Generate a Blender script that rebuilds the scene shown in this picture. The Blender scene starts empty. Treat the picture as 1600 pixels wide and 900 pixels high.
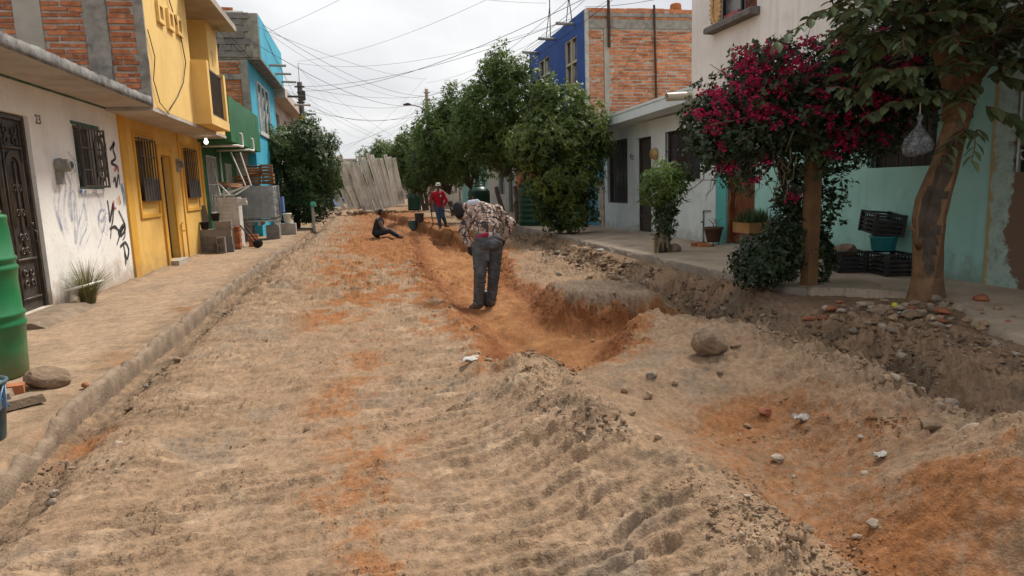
import bpy, bmesh, math, random
import numpy as np
from mathutils import Vector, Matrix

scene = bpy.context.scene
COL = scene.collection
R = math.radians
rnd = random.Random(7)

# ------------------------------------------------------------------ camera
CAM_H = 1.55
AX = ((0.97652413, 0.06521165, 0.20529995),      # world X, Y, Z axes written in camera right / up / forward
      (-0.21261098, 0.13869901, 0.96724307),
      (-0.03460061, 0.98818522, -0.14930764))
cd = bpy.data.cameras.new('camera')
cd.sensor_fit = 'HORIZONTAL'; cd.sensor_width = 36.0; cd.lens = 36.0 * 1060.0 / 1600.0
cd.clip_start = 0.05; cd.clip_end = 6000.0
cam = bpy.data.objects.new('camera', cd); COL.objects.link(cam)
mw = Matrix.Identity(4)
for r in range(3):
    mw[r][0] = AX[r][0]; mw[r][1] = AX[r][1]; mw[r][2] = -AX[r][2]
mw[2][3] = CAM_H
cam.matrix_world = mw
scene.camera = cam

# ------------------------------------------------------------------ world: overcast sky
SUN_EL, SUN_AZ = 53.0, 42.0          # high, beyond the far right of the street (azimuth clockwise from the street's far end)
world = bpy.data.worlds.new('World'); scene.world = world; world.use_nodes = True
nt = world.node_tree; nt.nodes.clear()
def N(nt, t, **kw):
    n = nt.nodes.new(t)
    for k, v in kw.items(): setattr(n, k, v)
    return n
out = N(nt, 'ShaderNodeOutputWorld')
sky = N(nt, 'ShaderNodeTexSky', sky_type='NISHITA'); sky.sun_disc = False
sky.sun_elevation = R(SUN_EL); sky.sun_rotation = R(SUN_AZ); sky.dust_density = 4.0; sky.air_density = 1.5
bg1 = N(nt, 'ShaderNodeBackground'); bg1.inputs['Strength'].default_value = 0.05
nt.links.new(sky.outputs[0], bg1.inputs['Color'])
tc = N(nt, 'ShaderNodeTexCoord')
mp = N(nt, 'ShaderNodeMapping'); mp.inputs['Scale'].default_value = (1.0, 1.0, 2.6); mp.inputs['Location'].default_value = (3.1, 1.7, 0.4)
nt.links.new(tc.outputs['Generated'], mp.inputs[0])
nz = N(nt, 'ShaderNodeTexNoise'); nz.inputs['Scale'].default_value = 2.3; nz.inputs['Detail'].default_value = 7; nz.inputs['Roughness'].default_value = 0.52; nz.inputs['Distortion'].default_value = 0.35
nt.links.new(mp.outputs[0], nz.inputs['Vector'])
rp = N(nt, 'ShaderNodeValToRGB')
rp.color_ramp.elements[0].position = 0.34; rp.color_ramp.elements[0].color = (0.50, 0.515, 0.55, 1)
rp.color_ramp.elements[1].position = 0.62; rp.color_ramp.elements[1].color = (0.765, 0.765, 0.77, 1)
nt.links.new(nz.outputs['Fac'], rp.inputs[0])
bg2 = N(nt, 'ShaderNodeBackground'); bg2.inputs['Strength'].default_value = 0.385
nt.links.new(rp.outputs[0], bg2.inputs['Color'])
mx = N(nt, 'ShaderNodeMixShader'); mx.inputs[0].default_value = 0.93
nt.links.new(bg1.outputs[0], mx.inputs[1]); nt.links.new(bg2.outputs[0], mx.inputs[2])
nt.links.new(mx.outputs[0], out.inputs[0])

sd = bpy.data.lights.new('sun', 'SUN'); sd.energy = 1.5; sd.angle = R(13); sd.color = (1.0, 0.95, 0.87)
sun = bpy.data.objects.new('sun', sd); COL.objects.link(sun)
az, el = R(SUN_AZ), R(SUN_EL)
to_sun = Vector((math.sin(az) * math.cos(el), math.cos(az) * math.cos(el), math.sin(el)))
sun.rotation_euler = (-to_sun).to_track_quat('-Z', 'Y').to_euler()
sun.location = (0, 0, 60)
vs = scene.view_settings
vs.view_transform = 'Standard'; vs.look = 'None'; vs.gamma = 1.0; vs.exposure = 1.76; vs.use_curve_mapping = False
scene.cycles.use_denoising = True; scene.cycles.sample_clamp_indirect = 4.0
scene.cycles.max_bounces = 6; scene.cycles.diffuse_bounces = 4; scene.cycles.transparent_max_bounces = 8

# ------------------------------------------------------------------ helpers
ORG = {}                                           # world origin of a thing, shared by its parts
def tag(o, label=None, cat=None, group=None, kind=None):
    if label: o['label'] = label
    if cat: o['category'] = cat
    if group: o['group'] = group
    if kind: o['kind'] = kind
    return o
def thing(name, loc, label, cat, group=None):
    o = bpy.data.objects.new(name, None); COL.objects.link(o); o.location = loc
    o.empty_display_size = 0.1
    ORG[o] = Vector(loc)
    return tag(o, label, cat, group)

class MB:
    """collects shapes in world coordinates, then links them as ONE mesh object"""
    def __init__(s): s.v = []; s.f = []; s.m = []; s.mi = 0; s.uv = None
    def add(s, vs_, fs):
        o = len(s.v); s.v.extend([tuple(p) for p in vs_])
        for f in fs: s.f.append(tuple(i + o for i in f)); s.m.append(s.mi)
        return s
    def box(s, a, b):
        x0, y0, z0 = a; x1, y1, z1 = b
        vs_ = [(x0,y0,z0),(x1,y0,z0),(x1,y1,z0),(x0,y1,z0),(x0,y0,z1),(x1,y0,z1),(x1,y1,z1),(x0,y1,z1)]
        return s.add(vs_, [(0,3,2,1),(4,5,6,7),(0,1,5,4),(1,2,6,5),(2,3,7,6),(3,0,4,7)])
    def obox(s, c, size, rot=None, taper=1.0):
        """box of full size centred on c, turned by a Matrix or an Euler triple"""
        hx, hy, hz = size[0]/2, size[1]/2, size[2]/2
        Mx = rot if isinstance(rot, Matrix) else (Matrix.Identity(3) if rot is None else eul(rot))
        c = Vector(c); P = []
        for z in (-hz, hz):
            t = taper if z > 0 else 1.0
            for x, y in ((-hx,-hy),(hx,-hy),(hx,hy),(-hx,hy)): P.append(c + Mx @ Vector((x*t, y*t, z)))
        return s.add(P, [(0,3,2,1),(4,5,6,7),(0,1,5,4),(1,2,6,5),(2,3,7,6),(3,0,4,7)])
    def bar(s, p, q, w, h=None, up=(0,0,1)):
        """square bar from p to q"""
        p = Vector(p); q = Vector(q); d = (q - p); L = d.length
        if L < 1e-6: return s
        d.normalize(); u = Vector(up)
        if abs(d.dot(u)) > 0.98: u = Vector((1,0,0))
        a = d.cross(u).normalized(); b = a.cross(d).normalized(); h = h or w
        P = []
        for e in (p, q):
            for x, y in ((-1,-1),(1,-1),(1,1),(-1,1)): P.append(e + a*(x*w/2) + b*(y*h/2))
        return s.add(P, [(0,3,2,1),(4,5,6,7),(0,1,5,4),(1,2,6,5),(2,3,7,6),(3,0,4,7)])
    def tube(s, pts, rad, n=8, cap=True, squash=None):
        pts = [Vector(p) for p in pts]; k = len(pts)
        rad = rad if isinstance(rad, (list, tuple)) else [rad]*k
        o = len(s.v); up = Vector((0.13, 0.21, 0.97)); last = None; V = []
        for i, p in enumerate(pts):
            d = (pts[min(i+1,k-1)] - pts[max(i-1,0)])
            if d.length < 1e-9: d = Vector((0,0,1))
            d.normalize()
            if last is None:
                a = d.cross(up)
                if a.length < 0.2: a = d.cross(Vector((1,0,0)))
            else: a = last - d*last.dot(d)
            a.normalize(); last = a; b = d.cross(a)
            for j in range(n):
                t = 2*math.pi*j/n; rr = rad[i]
                V.append(p + a*(rr*math.cos(t)) + b*(rr*math.sin(t)))
        F = []
        for i in range(k-1):
            for j in range(n):
                j2 = (j+1) % n; F.append((i*n+j, i*n+j2, (i+1)*n+j2, (i+1)*n+j))
        if cap: F.append(tuple(range(n-1,-1,-1))); F.append(tuple((k-1)*n+j for j in range(n)))
        return s.add(V, F)
    def lathe(s, c, prof, n=24, axis='Z', rot=None):
        """prof: (radius, height) list turned about a vertical axis through c"""
        c = Vector(c); V = []; F = []; k = len(prof)
        Mx = Matrix.Identity(3) if rot is None else (rot if isinstance(rot, Matrix) else eul(rot))
        for r_, z in prof:
            for j in range(n):
                t = 2*math.pi*j/n; V.append(c + Mx @ Vector((r_*math.cos(t), r_*math.sin(t), z)))
        for i in range(k-1):
            for j in range(n):
                j2 = (j+1) % n; F.append((i*n+j, i*n+j2, (i+1)*n+j2, (i+1)*n+j))
        F.append(tuple(range(n-1,-1,-1))); F.append(tuple((k-1)*n+j for j in range(n)))
        return s.add(V, F)
    def prism(s, poly, off):
        """flat polygon (world points) pushed along the vector off"""
        off = Vector(off); n = len(poly); A = [Vector(p) for p in poly]
        V = A + [p + off for p in A]
        F = [tuple(range(n-1,-1,-1)), tuple(range(n, 2*n))]
        for i in range(n): j = (i+1) % n; F.append((i, j, n+j, n+i))
        return s.add(V, F)
    def build(s, name, mat, parent=None, smooth=False, label=None, cat=None, group=None, kind=None, fixn=False):
        me = bpy.data.meshes.new(name)
        V = np.array(s.v, dtype=float).reshape(-1, 3)
        if parent is not None: org = ORG[parent]
        else:
            lo, hi = V.min(0), V.max(0); org = Vector(((lo[0]+hi[0])/2, (lo[1]+hi[1])/2, lo[2]))
        me.from_pydata((V - np.array(org)).tolist(), [], s.f)
        mats = mat if isinstance(mat, (list, tuple)) else [mat]
        for m_ in mats: me.materials.append(m_)
        if len(mats) > 1: me.polygons.foreach_set('material_index', s.m)
        if smooth: me.polygons.foreach_set('use_smooth', [True]*len(me.polygons))
        if fixn:
            bm = bmesh.new(); bm.from_mesh(me); bmesh.ops.recalc_face_normals(bm, faces=bm.faces[:]); bm.to_mesh(me); bm.free()
        me.update()
        o = bpy.data.objects.new(name, me); COL.objects.link(o)
        if parent is not None: o.parent = parent
        else: o.location = org
        ORG[o] = org
        return tag(o, label, cat, group, kind)
def eul(e):
    from mathutils import Euler
    return Euler(e).to_matrix()
def mesh_np(name, V, F, mat, parent=None, smooth=False, org=None):
    """V (n,3), F (m,k) arrays with one face size"""
    me = bpy.data.meshes.new(name); V = np.asarray(V, float); F = np.asarray(F)
    if org is None:
        if parent is not None: org = ORG[parent]
        else:
            lo, hi = V.min(0), V.max(0); org = Vector(((lo[0]+hi[0])/2, (lo[1]+hi[1])/2, lo[2]))
    V = V - np.array(org); k = F.shape[1]
    me.vertices.add(len(V)); me.vertices.foreach_set('co', V.astype(np.float32).ravel())
    me.loops.add(F.size); me.loops.foreach_set('vertex_index', F.astype(np.int32).ravel())
    me.polygons.add(len(F)); me.polygons.foreach_set('loop_start', np.arange(0, F.size, k, dtype=np.int32))
    me.polygons.foreach_set('loop_total', np.full(len(F), k, dtype=np.int32))
    if smooth: me.polygons.foreach_set('use_smooth', np.ones(len(F), dtype=bool))
    for m_ in (mat if isinstance(mat, (list, tuple)) else [mat]): me.materials.append(m_)
    me.update(calc_edges=True); me.validate()
    o = bpy.data.objects.new(name, me); COL.objects.link(o)
    if parent is not None: o.parent = parent
    else: o.location = org
    ORG[o] = Vector(org)
    return o
def link_piece(name, me, parent, loc, rot=(0,0,0), scale=(1,1,1)):
    """one more piece that shares a mesh; loc in world coordinates"""
    o = bpy.data.objects.new(name, me); COL.objects.link(o); o.parent = parent
    o.location = Vector(loc) - ORG[parent]; o.rotation_euler = rot; o.scale = scale
    ORG[o] = Vector(loc)
    return o

# numpy gradient noise
_rg = np.random.default_rng(11)
_PERM = np.concatenate([_rg.permutation(256)]*3)
_GR = np.stack([np.cos(np.linspace(0, 2*np.pi, 256, endpoint=False)), np.sin(np.linspace(0, 2*np.pi, 256, endpoint=False))], 1)
def pn(x, y, seed=0):
    x = np.asarray(x, float) + seed*17.37; y = np.asarray(y, float) + seed*9.71
    xi = np.floor(x).astype(int); yi = np.floor(y).astype(int); xf = x - xi; yf = y - yi
    u = xf*xf*xf*(xf*(xf*6-15)+10); v = yf*yf*yf*(yf*(yf*6-15)+10)
    def g(ix, iy, dx, dy):
        h = _PERM[(_PERM[ix & 255] + iy) & 255]; gr = _GR[h]
        return gr[..., 0]*dx + gr[..., 1]*dy
    a = g(xi, yi, xf, yf); b = g(xi+1, yi, xf-1, yf); c = g(xi, yi+1, xf, yf-1); d = g(xi+1, yi+1, xf-1, yf-1)
    return (a + u*(b-a)) + v*((c + u*(d-c)) - (a + u*(b-a)))
def fbm(x, y, f, o=4, seed=0, gain=0.5):
    s = 0; a = 1.0
    for i in range(o): s = s + a*pn(x*f, y*f, seed+i); f *= 2.03; a *= gain
    return s
def sstep(e0, e1, x):
    t = np.clip((x-e0)/(e1-e0), 0, 1); return t*t*(3-2*t)
def pl_dist(x, y, pts):
    """distance to a polyline, the arc parameter (in vertices) and the signed side"""
    best = np.full(np.shape(x), 1e9); par = np.zeros(np.shape(x)); side = np.zeros(np.shape(x))
    for i in range(len(pts)-1):
        ax, ay = pts[i]; bx, by = pts[i+1]; dx, dy = bx-ax, by-ay
        t = np.clip(((x-ax)*dx + (y-ay)*dy)/(dx*dx+dy*dy), 0, 1)
        qx, qy = x-(ax+t*dx), y-(ay+t*dy); d = np.hypot(qx, qy)
        m = d < best
        best = np.where(m, d, best); par = np.where(m, i+t, par); side = np.where(m, np.sign(dx*qy-dy*qx), side)
    return best, par, side
def poly_sd(x, y, pts):
    """signed distance to a polygon, positive inside"""
    n = len(pts); d, _, _ = pl_dist(x, y, list(pts) + [pts[0]])
    ins = np.zeros(np.shape(x), bool)
    for i in range(n):
        ax, ay = pts[i]; bx, by = pts[(i+1) % n]
        c = ((ay > y) != (by > y)) & (x < (bx-ax)*(y-ay)/((by-ay) if by != ay else 1e-9) + ax)
        ins ^= c
    return np.where(ins, d, -d)

# ------------------------------------------------------------------ materials
def mat_new(name):
    m = bpy.data.materials.new(name); m.use_nodes = True; nt = m.node_tree
    return m, nt, nt.nodes['Principled BSDF']
def mixc(nt, fac, a, b, mode='MIX'):
    n = N(nt, 'ShaderNodeMix', data_type='RGBA', blend_type=mode)
    for s_, v in ((n.inputs[0], fac), (n.inputs[6], a), (n.inputs[7], b)):
        if hasattr(v, 'links') or hasattr(v, 'is_linked'): nt.links.new(v, s_)
        elif isinstance(v, (int, float)): s_.default_value = v
        else: s_.default_value = (*v[:3], 1)
    return n.outputs[2]
def ramp(nt, sock, p0, p1, v0=0.0, v1=1.0):
    n = N(nt, 'ShaderNodeMapRange', interpolation_type='SMOOTHSTEP'); nt.links.new(sock, n.inputs[0])
    n.inputs[1].default_value = p0; n.inputs[2].default_value = p1; n.inputs[3].default_value = v0; n.inputs[4].default_value = v1
    return n.outputs[0]
def noise(nt, vec, scale, detail=5, rough=0.55, dist=0.0):
    n = N(nt, 'ShaderNodeTexNoise'); n.inputs['Scale'].default_value = scale; n.inputs['Detail'].default_value = detail
    n.inputs['Roughness'].default_value = rough; n.inputs['Distortion'].default_value = dist
    if vec is not None: nt.links.new(vec, n.inputs['Vector'])
    return n.outputs['Fac']
def worldpos(nt, scale=(1,1,1)):
    g = N(nt, 'ShaderNodeNewGeometry'); m = N(nt, 'ShaderNodeMapping'); m.inputs['Scale'].default_value = scale
    nt.links.new(g.outputs['Position'], m.inputs[0]); return m.outputs[0]
def bump(nt, bsdf, sock, strength, dist=0.02):
    b = N(nt, 'ShaderNodeBump'); b.inputs['Strength'].default_value = strength; b.inputs['Distance'].default_value = dist
    nt.links.new(sock, b.inputs['Height']); nt.links.new(b.outputs[0], bsdf.inputs['Normal']); return b
_MC = {}
def mat(name, c, c2=None, scale=4.0, rough=0.8, bmp=0.25, bscale=40.0, spec=0.3, metal=0.0, streak=None, dirt=None, dirt_h=None, per_object=0.0, speck=None):
    """plaster, concrete, wood, paint and metal: two colours mixed by noise, optional vertical streaks, dirt patches and splash dirt near the ground"""
    if name in _MC: return _MC[name]
    m, nt, b = mat_new(name); p = worldpos(nt)
    c2 = c2 or tuple(v*0.78 for v in c)
    f = ramp(nt, noise(nt, p, scale, 6, 0.6), 0.36, 0.66)
    col = mixc(nt, f, c, c2)
    if streak:
        ps = worldpos(nt, (3.2, 3.2, 0.22)); f2 = ramp(nt, noise(nt, ps, 3.0, 5, 0.6), 0.50, 0.72, 0, streak[1])
        col = mixc(nt, f2, col, streak[0])
    if dirt:
        f3 = ramp(nt, noise(nt, p, dirt[2] if len(dirt) > 2 else 1.3, 8, 0.68), 0.52, 0.70, 0, dirt[1])
        col = mixc(nt, f3, col, dirt[0])
    if dirt_h:
        sx = N(nt, 'ShaderNodeSeparateXYZ'); g = N(nt, 'ShaderNodeNewGeometry'); nt.links.new(g.outputs['Position'], sx.inputs[0])
        add = N(nt, 'ShaderNodeMath', operation='MULTIPLY_ADD'); nt.links.new(noise(nt, p, 5.0, 6, 0.65), add.inputs[0]); add.inputs[1].default_value = 1.1; nt.links.new(sx.outputs[2], add.inputs[2])
        f4 = ramp(nt, add.outputs[0], dirt_h[2]+0.45, dirt_h[2]+0.95, dirt_h[1], 0.0)
        col = mixc(nt, f4, col, dirt_h[0])
    if speck:
        f5 = ramp(nt, noise(nt, p, speck[2], 3, 0.7), 0.62, 0.70, 0, speck[1]); col = mixc(nt, f5, col, speck[0])
    if per_object:
        oi = N(nt, 'ShaderNodeObjectInfo'); hs = N(nt, 'ShaderNodeHueSaturation')
        mr = N(nt, 'ShaderNodeMapRange'); nt.links.new(oi.outputs['Random'], mr.inputs[0]); mr.inputs[3].default_value = 1-per_object; mr.inputs[4].default_value = 1+per_object
        nt.links.new(mr.outputs[0], hs.inputs['Value']); nt.links.new(col, hs.inputs['Color']); col = hs.outputs[0]
    nt.links.new(col, b.inputs['Base Color'])
    b.inputs['Roughness'].default_value = rough; b.inputs['Metallic'].default_value = metal
    b.inputs['Specular IOR Level'].default_value = spec
    if bmp: bump(nt, b, noise(nt, p, bscale, 6, 0.65), bmp, 0.02)
    _MC[name] = m; return m
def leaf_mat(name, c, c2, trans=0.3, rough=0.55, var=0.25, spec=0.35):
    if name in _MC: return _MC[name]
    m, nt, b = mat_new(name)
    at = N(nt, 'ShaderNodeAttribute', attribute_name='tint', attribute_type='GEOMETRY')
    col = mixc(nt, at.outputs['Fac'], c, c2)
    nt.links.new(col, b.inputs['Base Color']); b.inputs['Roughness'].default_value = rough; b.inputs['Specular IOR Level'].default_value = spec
    tr = N(nt, 'ShaderNodeBsdfTranslucent'); nt.links.new(col, tr.inputs['Color'])
    mx = N(nt, 'ShaderNodeMixShader'); mx.inputs[0].default_value = trans
    nt.links.new(b.outputs[0], mx.inputs[1]); nt.links.new(tr.outputs[0], mx.inputs[2])
    nt.links.new(mx.outputs[0], nt.nodes['Material Output'].inputs['Surface'])
    _MC[name] = m; return m

# ================================================================== GROUND
T1 = [(1.35,21.8),(0.93,12.7),(1.08,8.5),(1.07,6.5),(0.97,5.35),(1.4,5.45),(1.82,5.2),(2.27,5.6),(2.48,6.15),(3.25,6.6),(3.3,6.9),(2.54,7.2),(2.19,8.0),(2.46,9.5),(2.35,11.0),(3.0,15.2),(3.2,21.2)]
T1_FAR = [(0.6,46),(1.2,40),(1.75,30),(2.2,21.5),(2.3,16)]
LUMP = [(2.3,8.8),(2.8,8.9),(3.55,8.5),(3.45,7.2),(3.0,6.75),(2.45,7.0),(2.15,7.5)]
T2 = [(5.0,40),(4.76,22),(4.4,15.4),(4.26,11.9),(4.27,9.7),(4.2,8.4),(4.05,7.3),(3.86,6.4),(3.76,5.5),(3.74,4.7),(3.64,4.0),(3.56,3.4),(3.5,2.5),(3.4,1.0)]
BANK = [(2.75,6.0),(3.05,5.6),(3.22,5.1),(3.27,4.5),(3.2,3.9),(3.1,3.3),(3.0,2.7),(2.95,1.5)]
PIT = [(1.81,3.82),(2.32,4.17),(2.73,3.9),(2.71,3.32),(2.89,2.98),(2.3,2.61),(2.18,2.29),(1.9,1.6),(1.65,1.9),(1.68,2.66),(1.79,3.22)]
RIDGE = [(1.3,5.1),(1.25,4.6),(1.24,3.94),(1.4,3.33),(1.5,2.8),(1.56,2.5),(1.55,1.9),(1.5,1.2)]
RTRACK = [(0.7,30),(0.45,12),(0.45,9),(0.35,6.2),(0.5,4.6),(0.62,3.1),(0.66,2.4),(0.68,1)]
LTRACK = [(-1.75,30),(-1.8,14.8),(-1.45,6.9),(-1.3,5.0),(-1.2,3.9),(-1.1,3.1),(-1.0,1)]
OMID = [(0.3,24),(-0.23,20.8),(-0.3,9.9),(-0.05,6.7),(-0.22,4.85),(-0.03,4.0),(-0.16,3.3),(-0.14,2.7),(-0.1,1)]
HEAP = [(3.95,4.0),(3.95,5.0),(4.2,5.7),(4.45,6.5),(5.5,6.6),(6.5,7.2),(6.9,6.7),(5.75,5.2),(5.2,4.3),(4.7,3.2)]

def voro(x, y, sx, sy, seed, jx=0.8, jy=0.8):
    """jittered cells: distance to the border, a random number per cell, and the offset from the cell's centre"""
    u, v = x/sx, y/sy; iu, iv = np.floor(u).astype(int), np.floor(v).astype(int); f1 = np.full(np.shape(x), 9.0); f2 = f1.copy(); rr = np.zeros(np.shape(x)); oy = np.zeros(np.shape(x))
    for a in (-1, 0, 1):
        for b in (-1, 0, 1):
            cu, cv = iu+a, iv+b; h1 = _PERM[(_PERM[(cu+seed*7) & 255] + cv) & 255]; h2 = _PERM[(_PERM[(cv+seed*13) & 255] + cu + 71) & 255]
            du = cu + 0.5 + jx*(h1/255.0-0.5) + 0.5*(cv & 1) - u; dv = cv + 0.5 + jy*(h2/255.0-0.5) - v; d = np.hypot(du, dv); m = d < f1
            f2 = np.where(m, f1, np.minimum(f2, d)); rr = np.where(m, ((h1*31+h2*17) % 256)/255.0, rr); oy = np.where(m, dv, oy); f1 = np.where(m, d, f1)
    return f2-f1, rr, oy
def n0(x, y): return fbm(x, y, 1.1, 2, 991)
def ripples(x, y, per, skew, seed, ang=0.12):
    w = fbm(x, y, 1.7, 3, seed)*0.10 + fbm(x, y, 5.0, 4, seed+5, 0.62)*0.045
    ph = (y + ang*x + w)/per; fr = ph - np.floor(ph)
    s = np.where(fr < skew, fr/skew, (1-fr)/(1-skew)); s = s*s*(3-2*s)
    return s
def ground(x, y, full=True):
    """height and soil masks of the dug-up street; road level is 0"""
    x = np.asarray(x, float); y = np.asarray(y, float)
    wx = x + 0.10*fbm(x, y, 1.3, 3, 3) + 0.03*fbm(x, y, 6, 2, 31); wy = y + 0.10*fbm(x, y, 1.3, 3, 8) + 0.03*fbm(x, y, 6, 2, 37)
    near = 1.0/(1.0 + (y/9.0)**2)
    h = 0.03*fbm(x, y, 0.45, 3, 1) + 0.05*sstep(30, 60, y)
    # gutter of loose spoil along the broken kerb
    kx = np.interp(y, [2,4,5.2,7.2,11.3,17.4,20,60], [-1.93,-2.02,-2.12,-2.17,-2.2,-2.22,-2.05,-2.0]); gut = np.exp(-((x-kx-0.15)/0.15)**2); h = h - 0.08*gut + 0.03*sstep(-1.9, -1.5, x)*(1-sstep(-1.5, -1.0, x))
    # wheel tracks
    dr, pr, _ = pl_dist(wx, wy, RTRACK); dl, _, _ = pl_dist(wx, wy, LTRACK)
    tr = np.exp(-(dr/0.50)**4); tl = np.exp(-(dl/0.55)**4)
    brk = sstep(-0.35, 0.25, fbm(x, y, 2.1, 3, 21)); brk2 = sstep(-0.25, 0.3, fbm(x*1.6, y, 3.0, 2, 26))
    rp1 = ripples(x, y, 0.128, 0.24, 40, -0.16); rp2 = ripples(x, y, 0.100, 0.24, 47, -0.05); rp3 = ripples(x, y, 0.110, 0.24, 52, -0.10)
    lens = sstep(-0.45, 0.15, pn(x*2.3 + 0.6*pn(x, y, 23), y*6.0, 24)); lens2 = sstep(-0.40, 0.15, pn(x*2.0, y*5.0, 27))
    ridge1 = rp1*(0.12+0.88*lens); ridge2 = rp2*lens2; ridge3 = rp3*lens
    grain = 0.008*fbm(x, y, 9, 4, 29, 0.6)
    wv = 0.05*fbm(x, y, 2.4, 3, 45) + 0.022*fbm(x, y, 11, 4, 49, 0.65); wu = 0.06*fbm(x, y, 3.0, 3, 46) + 0.035*fbm(x, y, 12, 4, 48, 0.65)
    e1, c1, o1 = voro(x + wu, y - 0.17*x + wv, 0.30, 0.128, 3, 0.8, 0.45); e2, c2, o2 = voro(x + wu, y - 0.05*x + wv, 0.26, 0.100, 5, 0.8, 0.5)
    bar1 = sstep(0.01, 0.15, e1)*(0.25+0.75*c1)*(0.8-0.8*o1); bar2 = sstep(0.01, 0.16, e2)*(0.2+0.8*c2)*(0.8-0.8*o2)
    h = h + tr*(0.014*bar1 + 0.038*ridge1 - 0.034) + tl*((0.010*bar2 + 0.046*ridge2)*(0.45+0.55*brk) - 0.018) + grain
    mid = np.clip(1-tr-tl, 0, 1)*sstep(-1.9, -1.6, x)*(1-sstep(0.9, 1.3, x)); h = h + mid*(0.014*bar2 + 0.034*ridge3)*(0.3+0.7*brk)
    wide = sstep(0.80, 1.05, x)*(1-sstep(1.35, 1.6, x))*(1-sstep(4.4, 5.2, y)); h = h + wide*(0.014*bar1 + 0.027*ridge1)
    far = sstep(8, 12, y)*(1-sstep(3.6, 4.2, x)); h = h + far*(0.075*ripples(x, y, 0.27, 0.32, 61, -0.1)*brk + 0.035*fbm(x, y, 2.6, 4, 66) + 0.03*fbm(x, y, 7, 3, 67))
    # first trench: shallow pit of orange soil
    s1 = poly_sd(wx, wy, T1); t1 = sstep(-0.10, 0.42, s1)
    dT = (0.20 + 0.05*fbm(x, y, 0.8, 2, 71))*np.interp(y, [6.5, 9.2, 14, 20], [1.0, 0.62, 0.42, 0.25])
    h = h - t1*dT*(1-0.45*sstep(12, 20, y)) + 0.06*np.exp(-((s1+0.10)/0.12)**2)*(0.6+0.9*fbm(x, y, 3.5, 2, 73)) - t1*0.02*fbm(x, y, 4.5, 3, 75)
    rut = np.exp(-((pl_dist(wx, wy, [(1.9,13),(1.55,9.4),(1.45,7.6),(1.75,6.3)])[0])/0.10)**2); h = h - 0.05*rut*t1 + 0.03*t1*np.exp(-((pl_dist(wx, wy, [(2.2,12),(2.0,9.4),(1.95,8.0)])[0])/0.09)**2)
    df, pf, _ = pl_dist(wx, wy, T1_FAR); tf = (1-sstep(0.30, 0.50, df)); h = h - 0.24*tf*sstep(15, 19, y) + 0.11*np.exp(-((df-0.62)/0.22)**2)*sstep(17, 21, y)
    h = h + 0.14*np.exp(-(((x-0.35)/0.9)**2+((y-21.2)/1.3)**2))
    # grey crust lump between the trenches
    sl = poly_sd(wx, wy, LUMP); tl_ = sstep(-0.22, 0.30, sl); h = h + tl_*(0.26 + 0.06*fbm(x, y, 2.4, 3, 81))
    # second, deep trench along the pavement
    d2, p2, side2 = pl_dist(x + 0.09*fbm(x, y, 1.6, 4, 85), y + 0.09*fbm(x, y, 1.6, 3, 88), T2)
    dep = np.interp(y, [2, 4.5, 7.2, 8.5, 10.5, 16, 30], [0.20, 0.24, 0.40, 0.34, 0.24, 0.20, 0.18]); wid = np.interp(y, [2, 5, 7, 9, 14, 30], [0.42, 0.36, 0.40, 0.30, 0.24, 0.3])
    wid = wid*(1+0.5*fbm(x, y, 0.9, 3, 86)); dep = dep*(1+0.45*fbm(x, y, 0.7, 2, 87)); t2 = np.where(side2 > 0, 1-sstep(wid*0.35, wid*1.9+0.05, d2), 1-sstep(wid*0.45, wid*1.05+0.05, d2)); slope = np.exp(-np.clip(d2-wid, 0, 9)/0.35)
    rightb = (side2 > 0)
    h = h + np.where(x > 3.2, 0.0, 0) - dep*t2
    # the near bank and the swells of spoil
    db, pb, sb = pl_dist(wx, wy, BANK); lft = np.where(wx < np.interp(wy, [1.5,2.7,3.3,3.9,4.5,5.1,5.6,6.0], [2.95,3.0,3.1,3.2,3.27,3.22,3.05,2.75]), 1, 0)
    bk = np.where(lft > 0, np.exp(-(db/0.62)**2), np.exp(-(db/0.26)**2)); h = h + 0.27*bk*(1-0.55*t2)
    h = h + 0.10*np.exp(-(((x-2.45)/0.55)**2+((y-5.0)/0.5)**2)) + 0.10*np.exp(-(((x-2.0)/0.4)**2+((y-4.7)/0.35)**2))
    sp = poly_sd(wx, wy, PIT); tp = sstep(-0.10, 0.35, sp); h = h - 0.09*tp
    m2 = np.exp(-(((wx-2.60)/0.50)**2+((wy-2.12)/0.42)**2)**1.6); h = h + 0.29*m2
    dg, pg, sg = pl_dist(wx, wy, RIDGE); rg = np.where(x < np.interp(y, [1.2,1.9,2.5,2.8,3.33,3.94,4.6,5.1], [1.5,1.55,1.56,1.5,1.4,1.24,1.25,1.3]), np.exp(-(dg/0.46)**2), np.exp(-(dg/0.22)**2)); h = h + 0.19*rg*(1-0.5*t1)
    sh = poly_sd(wx, wy, HEAP); th = sstep(-0.25, 0.75, sh); h = h + th*(0.15 + 0.07*fbm(x, y, 1.7, 3, 93))*(1-t2)
    # strip between the deep trench and the pavement, then bare soil under the slabs
    st = sstep(4.45, 5.0, x)*(1-sstep(20, 30, y)); h = h + 0.05*st*(1-th)
    h = h + 0.11*np.exp(-(((x-4.75)/0.35)**2+((y-7.9)/0.8)**2))
    if not full: return h
    # clods, crumbs and grain
    rough = np.clip(0.07 + 0.55*rg*sstep(-0.25, 0.3, fbm(x, y, 1.9, 3, 97)+0.05) + 0.5*gut + 0.8*th + 0.9*np.exp(-np.clip(d2-wid, 0, 9)/0.45) + 0.55*np.exp(-((s1-0.06)/0.16)**2) + 0.45*np.exp(-(sl/0.14)**2) + 0.35*sstep(17, 20, y), 0, 1.3)
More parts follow.
